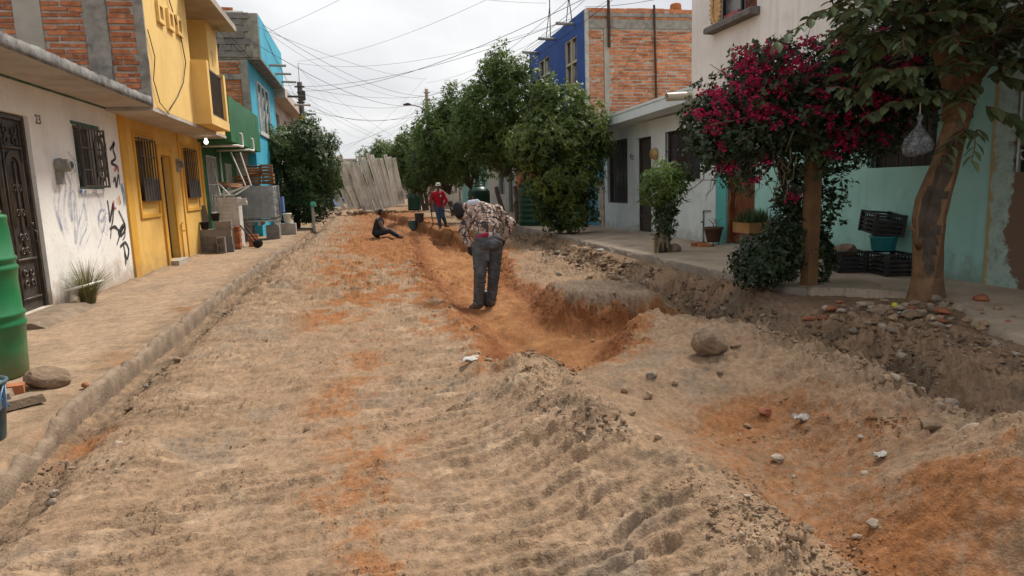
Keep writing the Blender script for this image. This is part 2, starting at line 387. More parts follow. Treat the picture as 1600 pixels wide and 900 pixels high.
    nt2 = np.exp(-(np.maximum(d2-0.2, 0)/0.55)**2); k1, q1, _ = voro(x+0.6*wu, y+0.6*wv, 0.075, 0.065, 9); k2, q2_, _ = voro(x+0.4*wu, y+0.4*wv, 0.036, 0.034, 11); k3, q3_, _ = voro(x+wu, y+wv, 0.19, 0.15, 15)
    h = h + rough*(0.052*sstep(0.0, 0.35, k1)*np.maximum(q1-0.45, 0)*1.8 + 0.020*sstep(0, 0.4, k2)*q2_*near*1.7) + nt2*(0.075*sstep(0, 0.25, k1)*np.maximum(q1-0.35, 0) + 0.06*sstep(0, 0.35, k3)*np.maximum(q3_-0.35, 0) + 0.09*fbm(x, y, 1.5, 3, 99))
    cl = 1-np.abs(fbm(x, y, 7.0, 3, 101))*2.2; cl2 = 1-np.abs(fbm(x, y, 15.0, 3, 108))*2.2
    lumps = sstep(0.05, 0.55, pn(x*9+2*wx, y*9, 115))*sstep(-0.1, 0.5, pn(x*2.3, y*2.3, 118))
    h = h + rough*(0.014*cl + 0.010*cl2*near*1.6 + 0.020*lumps) + 0.012*near*fbm(x, y, 18, 4, 120, 0.7)*(0.5+1.2*rough) + 0.007*fbm(x, y, 9, 3, 123)
    h = h - 0.035*rough
    crk = np.abs(fbm(x, y, 4.2, 4, 127)); h = h - 0.009*np.exp(-(crk/0.03)**2)*sstep(0.1, 0.35, rough+0.2*n0(x, y))
    # ---- soil colour masks
    n1 = fbm(x, y, 0.9, 4, 131); n2 = fbm(x, y, 3.3, 4, 137); n3 = fbm(x, y, 11, 3, 141)
    do, _, _ = pl_dist(wx + 0.25*n1, wy, OMID)
    om = np.exp(-(do/0.34)**2)*sstep(-0.35, 0.25, n1*0.6 + n2*0.8 + n3*0.35 + 0.02)
    ofar = sstep(13, 18, y)*sstep(-1.2, 0.4, x + 0.6*n1)*(1-sstep(2.9, 3.8, x + 0.5*n1))*(1-sstep(34, 60, y))
    ofar2 = 0.55*sstep(9, 16, y)*sstep(-1.8, -0.6, x)*(1-sstep(3.2, 3.9, x))*sstep(-0.3, 0.3, n2 + n1)
    orange = np.clip(sstep(-0.28, 0.06, s1 + 0.22*n2 + 0.1*n3)*1.0 + om*0.62 + ofar*0.9 + ofar2 + 0.50*sstep(-0.32, 0.20, sp + 0.24*n2) + 0.42*m2*sstep(-0.1, 0.35, n2 + 0.1) + 0.5*np.exp(-(((x-2.05)/0.35)**2+((y-1.9)/0.5)**2)) + 0.8*tf*sstep(16, 20, y), 0, 1)
    orange = np.clip(orange + 0.8*np.exp(-(((x+1.88)/0.16)**2 + ((y-4.75)/0.35)**2))*sstep(-0.3, 0.1, n2+0.2) + 0.35*np.exp(-(((x-0.4)/0.5)**2))*sstep(8, 11, y)*sstep(-0.1, 0.3, n1+n2)
                     + 0.5*np.exp(-(((x-3.0)/0.5)**2+((y-9.3)/0.7)**2))*sstep(-0.2, 0.3, n2+0.1) + 0.4*np.exp(-(((x-2.35)/0.25)**2+((y-3.85)/0.2)**2)), 0, 1)
    spill = np.exp(-(np.clip(-s1, 0, 9)/0.45)**2)*sstep(1.6, 1.0, x)*sstep(6.0, 8.0, y)*sstep(-0.25, 0.25, n2+0.3*n1); orange = np.clip(orange + 0.95*spill + 0.7*sstep(6.0, 9, y)*sstep(-1.5, -0.4, x)*sstep(1.3, 0.6, x)*sstep(-0.05, 0.35, n1+0.6*n2), 0, 1)
    orange = orange*(1-0.95*sstep(0.0, 0.25, sl + 0.1*n2))
    nh = fbm(x, y, 9, 5, 161, 0.9); crisp = lambda m, k=0.55: np.clip(0.45*m + 0.55*sstep(0.32, 0.62, m + k*0.7*nh), 0, 1)*np.clip(m*4, 0, 1)
    orange = crisp(orange)
    bright = np.clip(0.5*sstep(0.22, 0.5, s1)*sstep(-0.3, 0.2, n1+0.4*n2), 0, 1)           # trodden, dustier trench floor
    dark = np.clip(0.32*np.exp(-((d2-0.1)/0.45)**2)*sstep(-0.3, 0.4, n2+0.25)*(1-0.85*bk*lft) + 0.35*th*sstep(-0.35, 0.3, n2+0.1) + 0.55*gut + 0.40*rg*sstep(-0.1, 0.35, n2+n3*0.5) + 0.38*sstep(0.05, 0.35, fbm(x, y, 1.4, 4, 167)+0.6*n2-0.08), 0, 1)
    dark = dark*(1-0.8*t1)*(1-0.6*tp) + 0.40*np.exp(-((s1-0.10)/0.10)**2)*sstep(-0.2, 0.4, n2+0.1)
    grey = np.clip(tl_*0.8 + 0.75*sstep(-0.1, 0.35, n1*0.9-0.15+0.5*n2)*(1-t1) + 0.45*tr*(1-sstep(0.0, 0.12, e1)) + 0.35*tl*(1-sstep(0.0, 0.12, e2)), 0, 1)*(1-0.7*orange); grey = crisp(grey, 0.4); dark = crisp(dark, 0.5)
    pale = np.clip(0.7*tl*sstep(0.3, 0.7, c2)*sstep(-0.4, 0.2, n1+n2) + 0.45*mid*sstep(0.5, 0.8, c2)*sstep(-0.3, 0.3, n1) + 0.8*tr*sstep(0.55, 0.85, c1)*sstep(0.03, 0.2, e1)*sstep(-0.5, 0.0, n1+0.3*n2)+0.5*wide*sstep(0.5, 0.8, c1) + 0.5*bk*lft*sstep(-0.2, 0.3, n1+0.2) + 0.35*sstep(9, 14, y)*sstep(0.05, 0.35, n2)*sstep(3.2, 4, x), 0, 1)*(1-orange*0.85)
    deep_red = np.clip(np.exp(-((s1-0.13)/0.15)**2)*sstep(-0.35, 0.3, n2+0.35) + 0.5*tf*sstep(16, 20, y) + 0.35*sstep(14, 18, y)*orange*sstep(-0.1, 0.4, n2), 0, 1)*orange   # darker red tone along trench walls and in far orange soil, for contrast
    return h, orange, dark, grey, pale, bright, deep_red

def soil_colour(ms, x, y):
    _, orange, dark, grey, pale, bright = ms[:6]
    n = fbm(x, y, 5.5, 4, 151); n2 = fbm(x, y, 26, 3, 157)
    C = np.empty(x.shape + (3,)); C[...] = (0.262, 0.172, 0.106)
    def mix(col, m): C[...] = C + (np.array(col) - C)*np.clip(m, 0, 1)[..., None]
    mix((0.345, 0.242, 0.158), pale)
    mix((0.205, 0.155, 0.112), grey*0.85)
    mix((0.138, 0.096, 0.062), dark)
    mix((0.262, 0.110, 0.041), orange)
    mix((0.36, 0.178, 0.074), bright*orange)
    if len(ms) > 6: mix((0.170, 0.056, 0.018), ms[6]*0.9)
    C *= (1 + 0.26*n + 0.40*n2)[..., None]*0.94
    return np.clip(C, 0.01, 0.75)

def soil_material():
    m, nt, b = mat_new('soil'); p = worldpos(nt)
    at = N(nt, 'ShaderNodeAttribute', attribute_name='soil', attribute_type='GEOMETRY')
    f = noise(nt, p, 42, 2, 0.6); f2 = noise(nt, p, 15, 3, 0.6); f3 = noise(nt, p, 85, 1, 0.5)
    col = mixc(nt, ramp(nt, f, 0.34, 0.66), mixc(nt, 0.10, at.outputs['Color'], (0.06,0.04,0.028)), at.outputs['Color'])
    col = mixc(nt, ramp(nt, f3, 0.58, 0.70, 0, 0.12), col, (0.50,0.40,0.30))
    col = mixc(nt, ramp(nt, f3, 0.42, 0.28, 0, 0.18), col, (0.07,0.047,0.03))
    nt.links.new(col, b.inputs['Base Color']); b.inputs['Roughness'].default_value = 0.95; b.inputs['Specular IOR Level'].default_value = 0.12
    ad = N(nt, 'ShaderNodeMath', operation='MULTIPLY_ADD'); nt.links.new(f2, ad.inputs[0]); ad.inputs[1].default_value = 0.7; nt.links.new(f, ad.inputs[2])
    ad2 = N(nt, 'ShaderNodeMath', operation='MULTIPLY_ADD'); nt.links.new(f3, ad2.inputs[0]); ad2.inputs[1].default_value = 0.5; nt.links.new(ad.outputs[0], ad2.inputs[2])
    bump(nt, b, ad2.outputs[0], 0.42, 0.022)
    return m
SOIL = soil_material()
def grid_mesh(name, xs, ys, zf, mat_):
    Xg, Yg = np.meshgrid(xs, ys); ms = zf(Xg, Yg); Zg = ms[0]
    nx, ny = len(xs), len(ys); gx = np.gradient(Zg, xs, axis=1); gy = np.gradient(Zg, np.asarray(ys), axis=0); sl_ = sstep(0.35, 1.1, np.hypot(gx, gy)); sl_ *= np.clip(np.exp(-(np.maximum(pl_dist(Xg, Yg, T2)[0]-0.35, 0)/0.2)**2) + 0.6*np.exp(-(poly_sd(Xg, Yg, T1)/0.3)**2), 0, 1); sl_[:, 0] = sl_[:, -1] = 0
    Xd = Xg + sl_*(0.06*fbm(Yg*1.0, Zg*1.4, 5.0, 4, 171)); Yd = Yg + sl_*(0.045*fbm(Xg*1.0, Zg*1.4, 5.0, 4, 177))
    V = np.stack([Xd, Yd, Zg], -1).reshape(-1, 3)
    i = np.arange(nx-1)[None, :] + nx*np.arange(ny-1)[:, None]; i = i.ravel()
    F = np.stack([i, i+1, i+1+nx, i+nx], 1)
    o = mesh_np(name, V, F, mat_, smooth=True, org=(0,0,0))
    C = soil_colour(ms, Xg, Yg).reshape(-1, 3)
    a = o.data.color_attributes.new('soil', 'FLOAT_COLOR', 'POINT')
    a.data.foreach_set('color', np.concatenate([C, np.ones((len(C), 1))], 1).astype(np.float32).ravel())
    return o
ys = [1.1]
while ys[-1] < 110: ys.append(ys[-1] + max(0.0125, 0.0058*ys[-1]*(1 if ys[-1] < 30 else 2.5)))
xs = np.concatenate([np.concatenate([np.arange(-2.3, -1.6, 0.0125), np.arange(-1.6, 3.4, 0.0105), np.arange(3.4, 4.6, 0.0125)]), np.arange(4.6, 7.5, 0.026)])
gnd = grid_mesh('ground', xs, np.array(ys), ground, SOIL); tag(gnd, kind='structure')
def gz(x, y): return float(ground(np.array([x]), np.array([y]))[0][0])

# wide sheet of earth reaching the horizon, lower than the street
def far_sheet():
    mb = MB()
    mb.add([(-2500,-60,-0.75),(2500,-60,-0.75),(2500,4000,-0.75),(-2500,4000,-0.75)], [(0,1,2,3)])
    o = mb.build('terrain', mat('terrain_soil', (0.24,0.17,0.11), (0.17,0.13,0.08), 0.3, 0.95, 0.3, 3.0)); tag(o, kind='structure')
far_sheet()

# loose clods, crumbs and gravel lying on the dug soil: one object nobody could count
_t = (1+5**0.5)/2
ICO_V = np.array([(-1,_t,0),(1,_t,0),(-1,-_t,0),(1,-_t,0),(0,-1,_t),(0,1,_t),(0,-1,-_t),(0,1,-_t),(_t,0,-1),(_t,0,1),(-_t,0,-1),(-_t,0,1)])/math.hypot(1,_t)
ICO_F = np.array([(0,11,5),(0,5,1),(0,1,7),(0,7,10),(0,10,11),(1,5,9),(5,11,4),(11,10,2),(10,7,6),(7,1,8),(3,9,4),(3,4,2),(3,2,6),(3,6,8),(3,8,9),(4,9,5),(2,4,11),(6,2,10),(8,6,7),(9,8,1)])
OCT_V = np.array([(1,0,-0.5),(-1,0,-0.5),(0,1,-0.5),(0,-1,-0.5),(0.1,0.1,1)], float); OCT_F = np.array([(0,2,4),(2,1,4),(1,3,4),(3,0,4)])
def clods(name, n, seed, smin, smax, power, spread=0.10, tone=1.0, pale=0.12, small=False, ymax=26, yp=2.2, trench=False):
    rg = np.random.default_rng(seed); SV, SF = (OCT_V, OCT_F) if small else (ICO_V, ICO_F); kv = len(SV); m = n*(3 if small else 14); y = 1.6 + ymax*rg.random(m)**yp; x = rg.uniform(-2.0, 5.1, m); xo = np.abs(x) < 99
    d2, _, _ = pl_dist(x, y, T2); dg, _, _ = pl_dist(x, y, RIDGE); s1 = poly_sd(x, y, T1); sh = poly_sd(x, y, HEAP); sl = poly_sd(x, y, LUMP); db, _, _ = pl_dist(x, y, BANK); sp = poly_sd(x, y, PIT)
    w = spread + 0.9*np.exp(-((x+1.98)/0.16)**2) + 1.0*np.exp(-((dg-0.12)/0.22)**2) + 0.7*np.exp(-(s1/0.18)**2) + 1.3*sstep(-0.1,0.3,sh) + 1.3*np.exp(-((d2-0.3)/0.4)**2) + 0.5*np.exp(-(sl/0.2)**2) + 0.45*sstep(-0.1,0.1,sp) + 0.25*np.exp(-((x+0.1)/0.35)**2)
    if trench: w = np.exp(-((d2-0.25)/0.35)**2) + 0.8*sstep(-0.1, 0.3, sh)
    w = w*sstep(-0.35, 0.35, fbm(x, y, 1.4, 3, seed+7))
    k = np.argsort(-(w*rg.random(m)**0.6))[:n]; x, y = x[k], y[k]
    r0 = smin*(1-rg.random(n)*(1-(smin/smax)**power))**(-1/power); r0 = r0*np.clip(0.7+y*0.06, 0.7, 2.2)
    ms = ground(x, y); z = ms[0]; C = soil_colour(ms, x, y)*tone*rg.uniform(0.75, 1.2, n)[:, None]; pl = rg.random(n) < pale; C[pl] = C[pl]*0.35 + np.array([0.40,0.34,0.27])*0.65*rg.uniform(0.6,1.15,pl.sum())[:, None]
    sc = np.stack([rg.uniform(0.75,1.35,n), rg.uniform(0.75,1.35,n), rg.uniform(0.45,0.85,n)], 1)*r0[:, None]; a = rg.random(n)*6.28; ca, sa = np.cos(a)[:, None], np.sin(a)[:, None]
    Q = SV[None]*(1 + 0.38*rg.normal(size=(n, kv, 1)).clip(-1.4, 1.4)); Q = Q*sc[:, None, :]; X_ = Q[..., 0]*ca - Q[..., 1]*sa; Y_ = Q[..., 0]*sa + Q[..., 1]*ca
    V = np.stack([X_ + x[:, None], Y_ + y[:, None], Q[..., 2] + (z + 0.12*sc[:, 2])[:, None]], -1).reshape(-1, 3); F = (np.arange(n)[:, None, None]*kv + SF[None]).reshape(-1, 3)
    o = mesh_np(name, V, F, SOIL, org=(0,0,0)); c = o.data.color_attributes.new('soil', 'FLOAT_COLOR', 'POINT'); c.data.foreach_set('color', np.concatenate([np.repeat(C, kv, 0), np.ones((n*kv, 1))], 1).astype(np.float32).ravel()); tag(o, 'loose clods and crumbs of soil over the dug street', 'gravel', kind='stuff'); return o
clods('gravel', 17000, 5, 0.0048, 0.028, 2.3, 0.16)
clods('gravel', 3200, 8, 0.013, 0.055, 1.8, 0.0, 0.95, 0.2, False, 14, 1.5, True)
clods('gravel', 95000, 6, 0.0028, 0.010, 2.4, 0.55, 0.92, 0.10, True, 13, 1.6)

# ================================================================== shared building helpers
def cells(us, ws, holes):
    us = sorted(set(us)); ws = sorted(set(ws)); S = {}
    for i in range(len(us)-1):
        for j in range(len(ws)-1):
            cu, cw = (us[i]+us[i+1])/2, (ws[j]+ws[j+1])/2
            S[i, j] = not any(a < cu < b and c < cw < d for a, b, c, d in holes)
    return us, ws, S
def wall(mb, axis, f, bk, u0, u1, w0, w1, holes=()):
    """wall slab between the planes f (front) and bk (back) with real openings (u0,u1,z0,z1); axis 'x': planes x=const, u runs along y; axis 'y': planes y=const, u along x"""
    us, ws, S = cells([u0, u1] + [v for h in holes for v in h[:2] if u0 < v < u1], [w0, w1] + [v for h in holes for v in h[2:] if w0 < v < w1], holes)
    P = (lambda d, u, w: (d, u, w)) if axis == 'x' else (lambda d, u, w: (u, d, w))
    n, m = len(us)-1, len(ws)-1
    for (i, j), s in S.items():
        if not s: continue
        a, b, c, d = us[i], us[i+1], ws[j], ws[j+1]
        for q in (f, bk): mb.add([P(q,a,c), P(q,b,c), P(q,b,d), P(q,a,d)], [(0,1,2,3)])
        for di, dj, e in ((-1,0,((a,c),(a,d))), (1,0,((b,c),(b,d))), (0,-1,((a,c),(b,c))), (0,1,((a,d),(b,d)))):
            if not S.get((i+di, j+dj), False):
                (p0, p1), (q0, q1) = e; mb.add([P(f,p0,p1), P(f,q0,q1), P(bk,q0,q1), P(bk,p0,p1)], [(0,1,2,3)])
    return mb
_BR = []
def brick_meshes(material, n=5, size=(0.29, 0.06, 0.066), seed=3, name='brick'):
    r = random.Random(seed); out_ = []
    for k in range(n):
        sx, sy, sz = size; bm = bmesh.new(); bmesh.ops.create_cube(bm, size=1.0)
        bmesh.ops.bevel(bm, geom=bm.edges[:], offset=0.07, segments=1, affect='EDGES') if False else None
        for v in bm.verts:
            v.co = Vector((v.co.x*sx, v.co.y*sy, v.co.z*sz)) + Vector((r.uniform(-.012,.012), r.uniform(-.006,.006), r.uniform(-.007,.007)))*(sz/0.066)
        me = bpy.data.meshes.new(name); bm.to_mesh(me); bm.free(); me.materials.append(material); out_.append(me)
    return out_
def brick_field(parent, meshes, plane_y, x0, x1, z0, z1, L=0.31, Hc=0.092, skip=(), seed=1, limit=300, name='brick', proud=-0.018, stuff_mat=None, visible_z=None, wav=0.008):
    """courses of single bricks on a wall that faces -Y; skip: x ranges of concrete columns / z bands"""
    r = random.Random(seed); out_ = []; row = 0; z = z0 + Hc/2
    while z < z1:
        x = x0 + (L/2 if row % 2 else 0) - L*r.uniform(0.3, 0.7)
        while x < x1:
            xa, xb = max(x, x0), min(x+L, x1)
            for a, b in skip:
                if xa < b and xb > a:
                    if xa >= a and xb <= b: xb = xa
                    elif xa < a: xb = min(xb, a)
                    else: xa = max(xa, b)
            if xb - xa > 0.07: out_.append(((xa+xb)/2, z + wav*math.sin(row*1.7 + x*2.1) + r.uniform(-.004,.004), (xb-xa-0.016)/0.29))
            x += L*r.uniform(0.93, 1.07)
        row += 1; z += Hc
    rest = MB()
    for k, (cx, cz, sc) in enumerate(sorted(out_, key=lambda t: -t[2])):
        py = plane_y - proud + r.uniform(-0.010, 0.012); rot = (r.uniform(-.04,.04), r.uniform(-.02,.02), r.uniform(-.03,.03))
        if k < limit: link_piece(name, r.choice(meshes), parent, (cx, py, cz), rot, (sc, 1, r.uniform(0.9, 1.06)))
        else: rest.obox((cx, py, cz), (0.29*sc, 0.06, 0.064), rot)
    if rest.v: rest.build('brick_courses', stuff_mat, parent, kind='stuff')
def font_mesh(text, size, extrude=0.003):
    cu = bpy.data.curves.new('t', 'FONT'); cu.body = text; cu.size = size; cu.extrude = extrude; cu.align_x = 'CENTER'; cu.align_y = 'CENTER'
    o = bpy.data.objects.new('t', cu); COL.objects.link(o)
    dg = bpy.context.evaluated_depsgraph_get(); me = bpy.data.meshes.new_from_object(o.evaluated_get(dg))
    bpy.data.objects.remove(o); return me
def lettering(text, size, loc, rot, material, parent, name='house_number'):
    me = font_mesh(text, size); me.materials.clear(); me.materials.append(material)
    return link_piece(name, me, parent, loc, rot)
def arc(c, r0, a0, a1, n, plane='x'):
    pts = []
    for i in range(n+1):
        t = a0 + (a1-a0)*i/n; u, w = r0*math.cos(t), r0*math.sin(t)
        pts.append((c[0], c[1]+u, c[2]+w) if plane == 'x' else (c[0]+u, c[1], c[2]+w))
    return pts
def scroll(mb, c, r0, turns, sgn, rad, plane='x', start=0.0):
    pts = []
    for i in range(17):
        t = start + sgn*2*math.pi*turns*i/16; q = r0*(1-0.75*i/16); u, w = q*math.cos(t), q*math.sin(t)
        pts.append((c[0], c[1]+u, c[2]+w) if plane == 'x' else (c[0]+u, c[1], c[2]+w))
    mb.tube(pts, rad, 6)

WHITE_PL = mat('white_plaster', (0.85,0.83,0.79), (0.79,0.765,0.72), 2.0, 0.88, 0.22, 20, streak=((0.55,0.50,0.44),0.25), dirt=((0.60,0.55,0.49),0.4,2.2), dirt_h=((0.36,0.27,0.19),0.75,0.28), speck=((0.30,0.26,0.22),0.5,22))
YELLOW = mat('yellow_paint', (0.76,0.47,0.125), (0.68,0.41,0.10), 1.6, 0.75, 0.22, 26, streak=((0.42,0.23,0.05),0.30), dirt_h=((0.38,0.24,0.10),0.6,0.22), dirt=((0.70,0.46,0.14),0.35,1.1))
YELLOW_UP = mat('pale_yellow_paint', (0.80,0.54,0.19), (0.73,0.48,0.16), 1.3, 0.8, 0.18, 24, streak=((0.52,0.34,0.12),0.35), dirt=((0.62,0.42,0.17),0.4,0.9))
YELLOW_TRIM = mat('deep_yellow_paint', (0.68,0.36,0.05), (0.6,0.31,0.042), 2.0, 0.7, 0.15, 24, dirt_h=((0.36,0.22,0.09),0.6,0.22))
CONC = mat('rough_concrete', (0.32,0.29,0.25), (0.22,0.20,0.175), 5.0, 0.92, 0.8, 26, dirt=((0.12,0.11,0.10),0.5,2.5))
CONC_EDGE = mat('weathered_slab_edge', (0.26,0.25,0.235), (0.11,0.105,0.10), 4.5, 0.95, 1.0, 18, dirt=((0.05,0.05,0.05),0.75,1.7))
CONC_SMOOTH = mat('smooth_concrete', (0.42,0.37,0.31), (0.33,0.29,0.24), 2.0, 0.88, 0.35, 40, dirt=((0.24,0.2,0.16),0.4,1.5))
BRICK = mat('red_brick', (0.50,0.185,0.080), (0.36,0.115,0.052), 7.0, 0.92, 0.7, 45, per_object=0.28, speck=((0.42,0.33,0.26),0.45,9), dirt=((0.22,0.075,0.04),0.5,3.5))
MORTAR = mat('mortar', (0.50,0.44,0.37), (0.36,0.31,0.26), 9.0, 0.95, 1.0, 30)
IRON = mat('dark_iron', (0.030,0.026,0.023), (0.060,0.046,0.036), 9.0, 0.5, 0.2, 60, spec=0.5, dirt=((0.11,0.075,0.05),0.4,4))
IRON_W = mat('wrought_iron_highlights', (0.085,0.062,0.045), (0.04,0.033,0.027), 12.0, 0.45, 0.2, 60, spec=0.5)
BLACK_IN = mat('dark_interior', (0.018,0.017,0.016), (0.03,0.027,0.025), 2.0, 0.5, 0.0)
WHITE_MET = mat('white_painted_metal', (0.62,0.60,0.56), (0.50,0.47,0.43), 6.0, 0.5, 0.1, 50, dirt=((0.33,0.25,0.18),0.4,5))
PVC = mat('white_plastic_pipe', (0.72,0.69,0.62), (0.62,0.58,0.5), 5.0, 0.45, 0.05, 50)

def glass_mat(name, c=(0.05,0.055,0.06)):
    if name in _MC: return _MC[name]
    m, nt, b = mat_new(name); b.inputs['Base Color'].default_value = (*c, 1); b.inputs['Roughness'].default_value = 0.12; b.inputs['Specular IOR Level'].default_value = 0.6
    bump(nt, b, noise(nt, worldpos(nt), 2.0, 2), 0.05, 0.02)
    _MC[name] = m; return m
GLASS = glass_mat('window_glass')
XF = -4.05

# ================================================================== left pavement and kerb
def pavement_left(x, y):
    n1 = fbm(x, y, 0.8, 4, 201); n2 = fbm(x, y, 4, 4, 207)
    h = 0.135 + 0.012*fbm(x, y, 1.1, 3, 203) + 0.006*n2 + 0.0035*fbm(x, y, 16, 3, 209)
    ke = np.interp(y, [2,4,5.2,7.2,11.3,17.4,20,40], [-1.955,-2.045,-2.145,-2.195,-2.225,-2.245,-2.075,-2.05]); edge = sstep(-0.45, -0.02, x - ke + 0.18*n1); h = h - 0.02*edge + 0.022*edge*np.maximum(0, fbm(x, y, 7, 3, 211))
    h = h + 0.05*np.exp(-((x+4.05)/0.10)**2)*(0.5+n1)
    h = h - 0.26*sstep(0.0, 0.03, x-ke)
    z = np.zeros_like(x)
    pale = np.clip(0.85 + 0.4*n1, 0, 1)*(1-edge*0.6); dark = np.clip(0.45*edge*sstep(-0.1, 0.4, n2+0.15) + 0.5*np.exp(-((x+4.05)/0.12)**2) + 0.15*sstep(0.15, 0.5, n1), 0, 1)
    return h, np.clip(0.5*sstep(0.25, 0.5, n1)*edge, 0, 1), dark, 0.5*sstep(0.0, 0.5, -n1), pale, z
yl = [2.5]
while yl[-1] < 34: yl.append(yl[-1] + max(0.018, 0.006*yl[-1]))
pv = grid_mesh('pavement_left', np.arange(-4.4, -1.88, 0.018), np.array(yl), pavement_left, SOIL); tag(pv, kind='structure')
def kerb(name, pts, w, z0, z1, material, amp=0.018, seed=0, step=0.05):
    """rough, chipped concrete kerb along a polyline"""
    P = []
    for i in range(len(pts)-1):
        a, b = np.array(pts[i]), np.array(pts[i+1]); n = max(1, int(np.linalg.norm(b-a)/step))
        for k in range(n): P.append(a + (b-a)*k/n)
    P.append(np.array(pts[-1])); P = np.array(P); n = len(P)
    d = np.gradient(P, axis=0); d /= np.linalg.norm(d, axis=1)[:, None]; nn = np.stack([d[:, 1], -d[:, 0]], 1)
    prof = [(-w/2, z0), (-w/2, z1-0.015), (-w/2+0.015, z1), (0, z1+0.004), (w/2-0.02, z1), (w/2, z1-0.025), (w/2, (z0+z1)/2), (w/2+0.01, z0)]
    s_ = np.arange(n)*step; rows = []
    chip = np.maximum(0, fbm(s_, s_*0+seed, 1.3, 5, 301+seed, 0.65)-0.10)*0.20
    for k, (u, z) in enumerate(prof):
        j1 = fbm(s_, s_*0+k*3.1, 3.0, 4, 311+seed)*amp; j2 = fbm(s_, s_*0+k*2.3, 4.0, 4, 317+seed)*amp*0.7
        top = 1 if z > z1-0.03 else 0
        rows.append(np.stack([P[:,0]+nn[:,0]*(u+j1), P[:,1]+nn[:,1]*(u+j1), np.full(n, z)+j2-top*chip], 1))
    V = np.stack(rows, 1).reshape(-1, 3); m = len(prof); F = []
    for i in range(n-1):
        for k in range(m-1): F.append((i*m+k, i*m+k+1, (i+1)*m+k+1, (i+1)*m+k))
    o = mesh_np(name, V, np.array(F), material, smooth=False); tag(o, kind='structure'); return o
KERB_M = mat('dusty_kerb_concrete', (0.27,0.20,0.14), (0.18,0.13,0.09), 5.0, 0.95, 0.8, 40, dirt=((0.12,0.085,0.055),0.6,3.0), speck=((0.38,0.29,0.2),0.5,14))
kerb('kerb_left', [(-1.93,2.0),(-2.02,4.0),(-2.12,5.2),(-2.17,7.2),(-2.2,11.3),(-2.22,17.4),(-2.05,20)], 0.075, -0.14, 0.142, KERB_M, 0.010, 1)

# ================================================================== white house
wh = thing('white_house', (-4.5, 9.5, 0.1), 'single storey white house with graffiti, number 23 and ornate black iron door', 'house')
mb = MB(); wall(mb, 'x', XF, -4.3, 3.0, 13.1, 0.0, 3.05, [(8.55, 9.83, 0.22, 2.62), (11.18, 12.15, 1.72, 2.65)]); mb.box((-8.5, 3.0, 0), (-8.3, 13.1, 3.05)); mb.box((-8.3, 3.0, 0), (-4.3, 3.2, 3.05))
mb.build('wall', WHITE_PL, wh)
# roof slab: weathered edge, with a rough lip
def slab(name, parent, x0, x1, y0, y1, z0, z1, m_top, rough=0.02, seed=0, front=1):
    n = int((y1-y0)/0.05); yy = np.linspace(y0, y1, n+1); V = []; F = []
    for k, (xx, zz) in enumerate([(x0, z0), (x1, z0), (x1, z0+(z1-z0)*0.5), (x1, z1), (x1-0.06*front, z1+0.012), (x0, z1)]):
        jx = fbm(yy, yy*0+k*1.3, 2.5, 4, 401+seed)*rough*(1 if k in (1,2,3,4) else 0); jz = fbm(yy, yy*0+k*2.2, 3.3, 4, 407+seed)*rough*(1.6 if k in (3,4) else (0.25 if k == 1 else 0.6 if k == 2 else 0))
        V.append(np.stack([np.full(n+1, xx)+jx, yy, np.full(n+1, zz)+jz], 1))
    V = np.stack(V, 1).reshape(-1, 3); m = 6
    for i in range(n):
        for k in range(m): k2 = (k+1) % m; F.append((i*m+k, i*m+k2, (i+1)*m+k2, (i+1)*m+k))
    o = mesh_np(name, V, np.array(F), m_top if isinstance(m_top, list) else [m_top], parent)
    mb = MB(); return o
SOFFIT = mat('whitewashed_soffit', (0.50,0.46,0.41), (0.40,0.36,0.31), 2.2, 0.9, 0.4, 26, dirt=((0.27,0.22,0.18),0.5,1.4))
ro = slab('roof_slab', wh, -8.5, -3.32, 3.0, 12.58, 3.05, 3.20, [SOFFIT, CONC_EDGE], 0.015, 2)
mi = np.zeros(len(ro.data.polygons), dtype=np.int32); mi[np.arange(len(mi)) % 6 != 0] = 1; ro.data.polygons.foreach_set('material_index', mi)
MOSS = mat('green_paint_remnants', (0.10,0.20,0.15), (0.06,0.10,0.08), 8, 0.9, 0.3, 40)
mb = MB(); mb.bar((XF+0.008, 3.0, 3.035), (XF+0.008, 13.1, 3.035), 0.010, 0.028); mb.build('painted_joint', MOSS, wh)
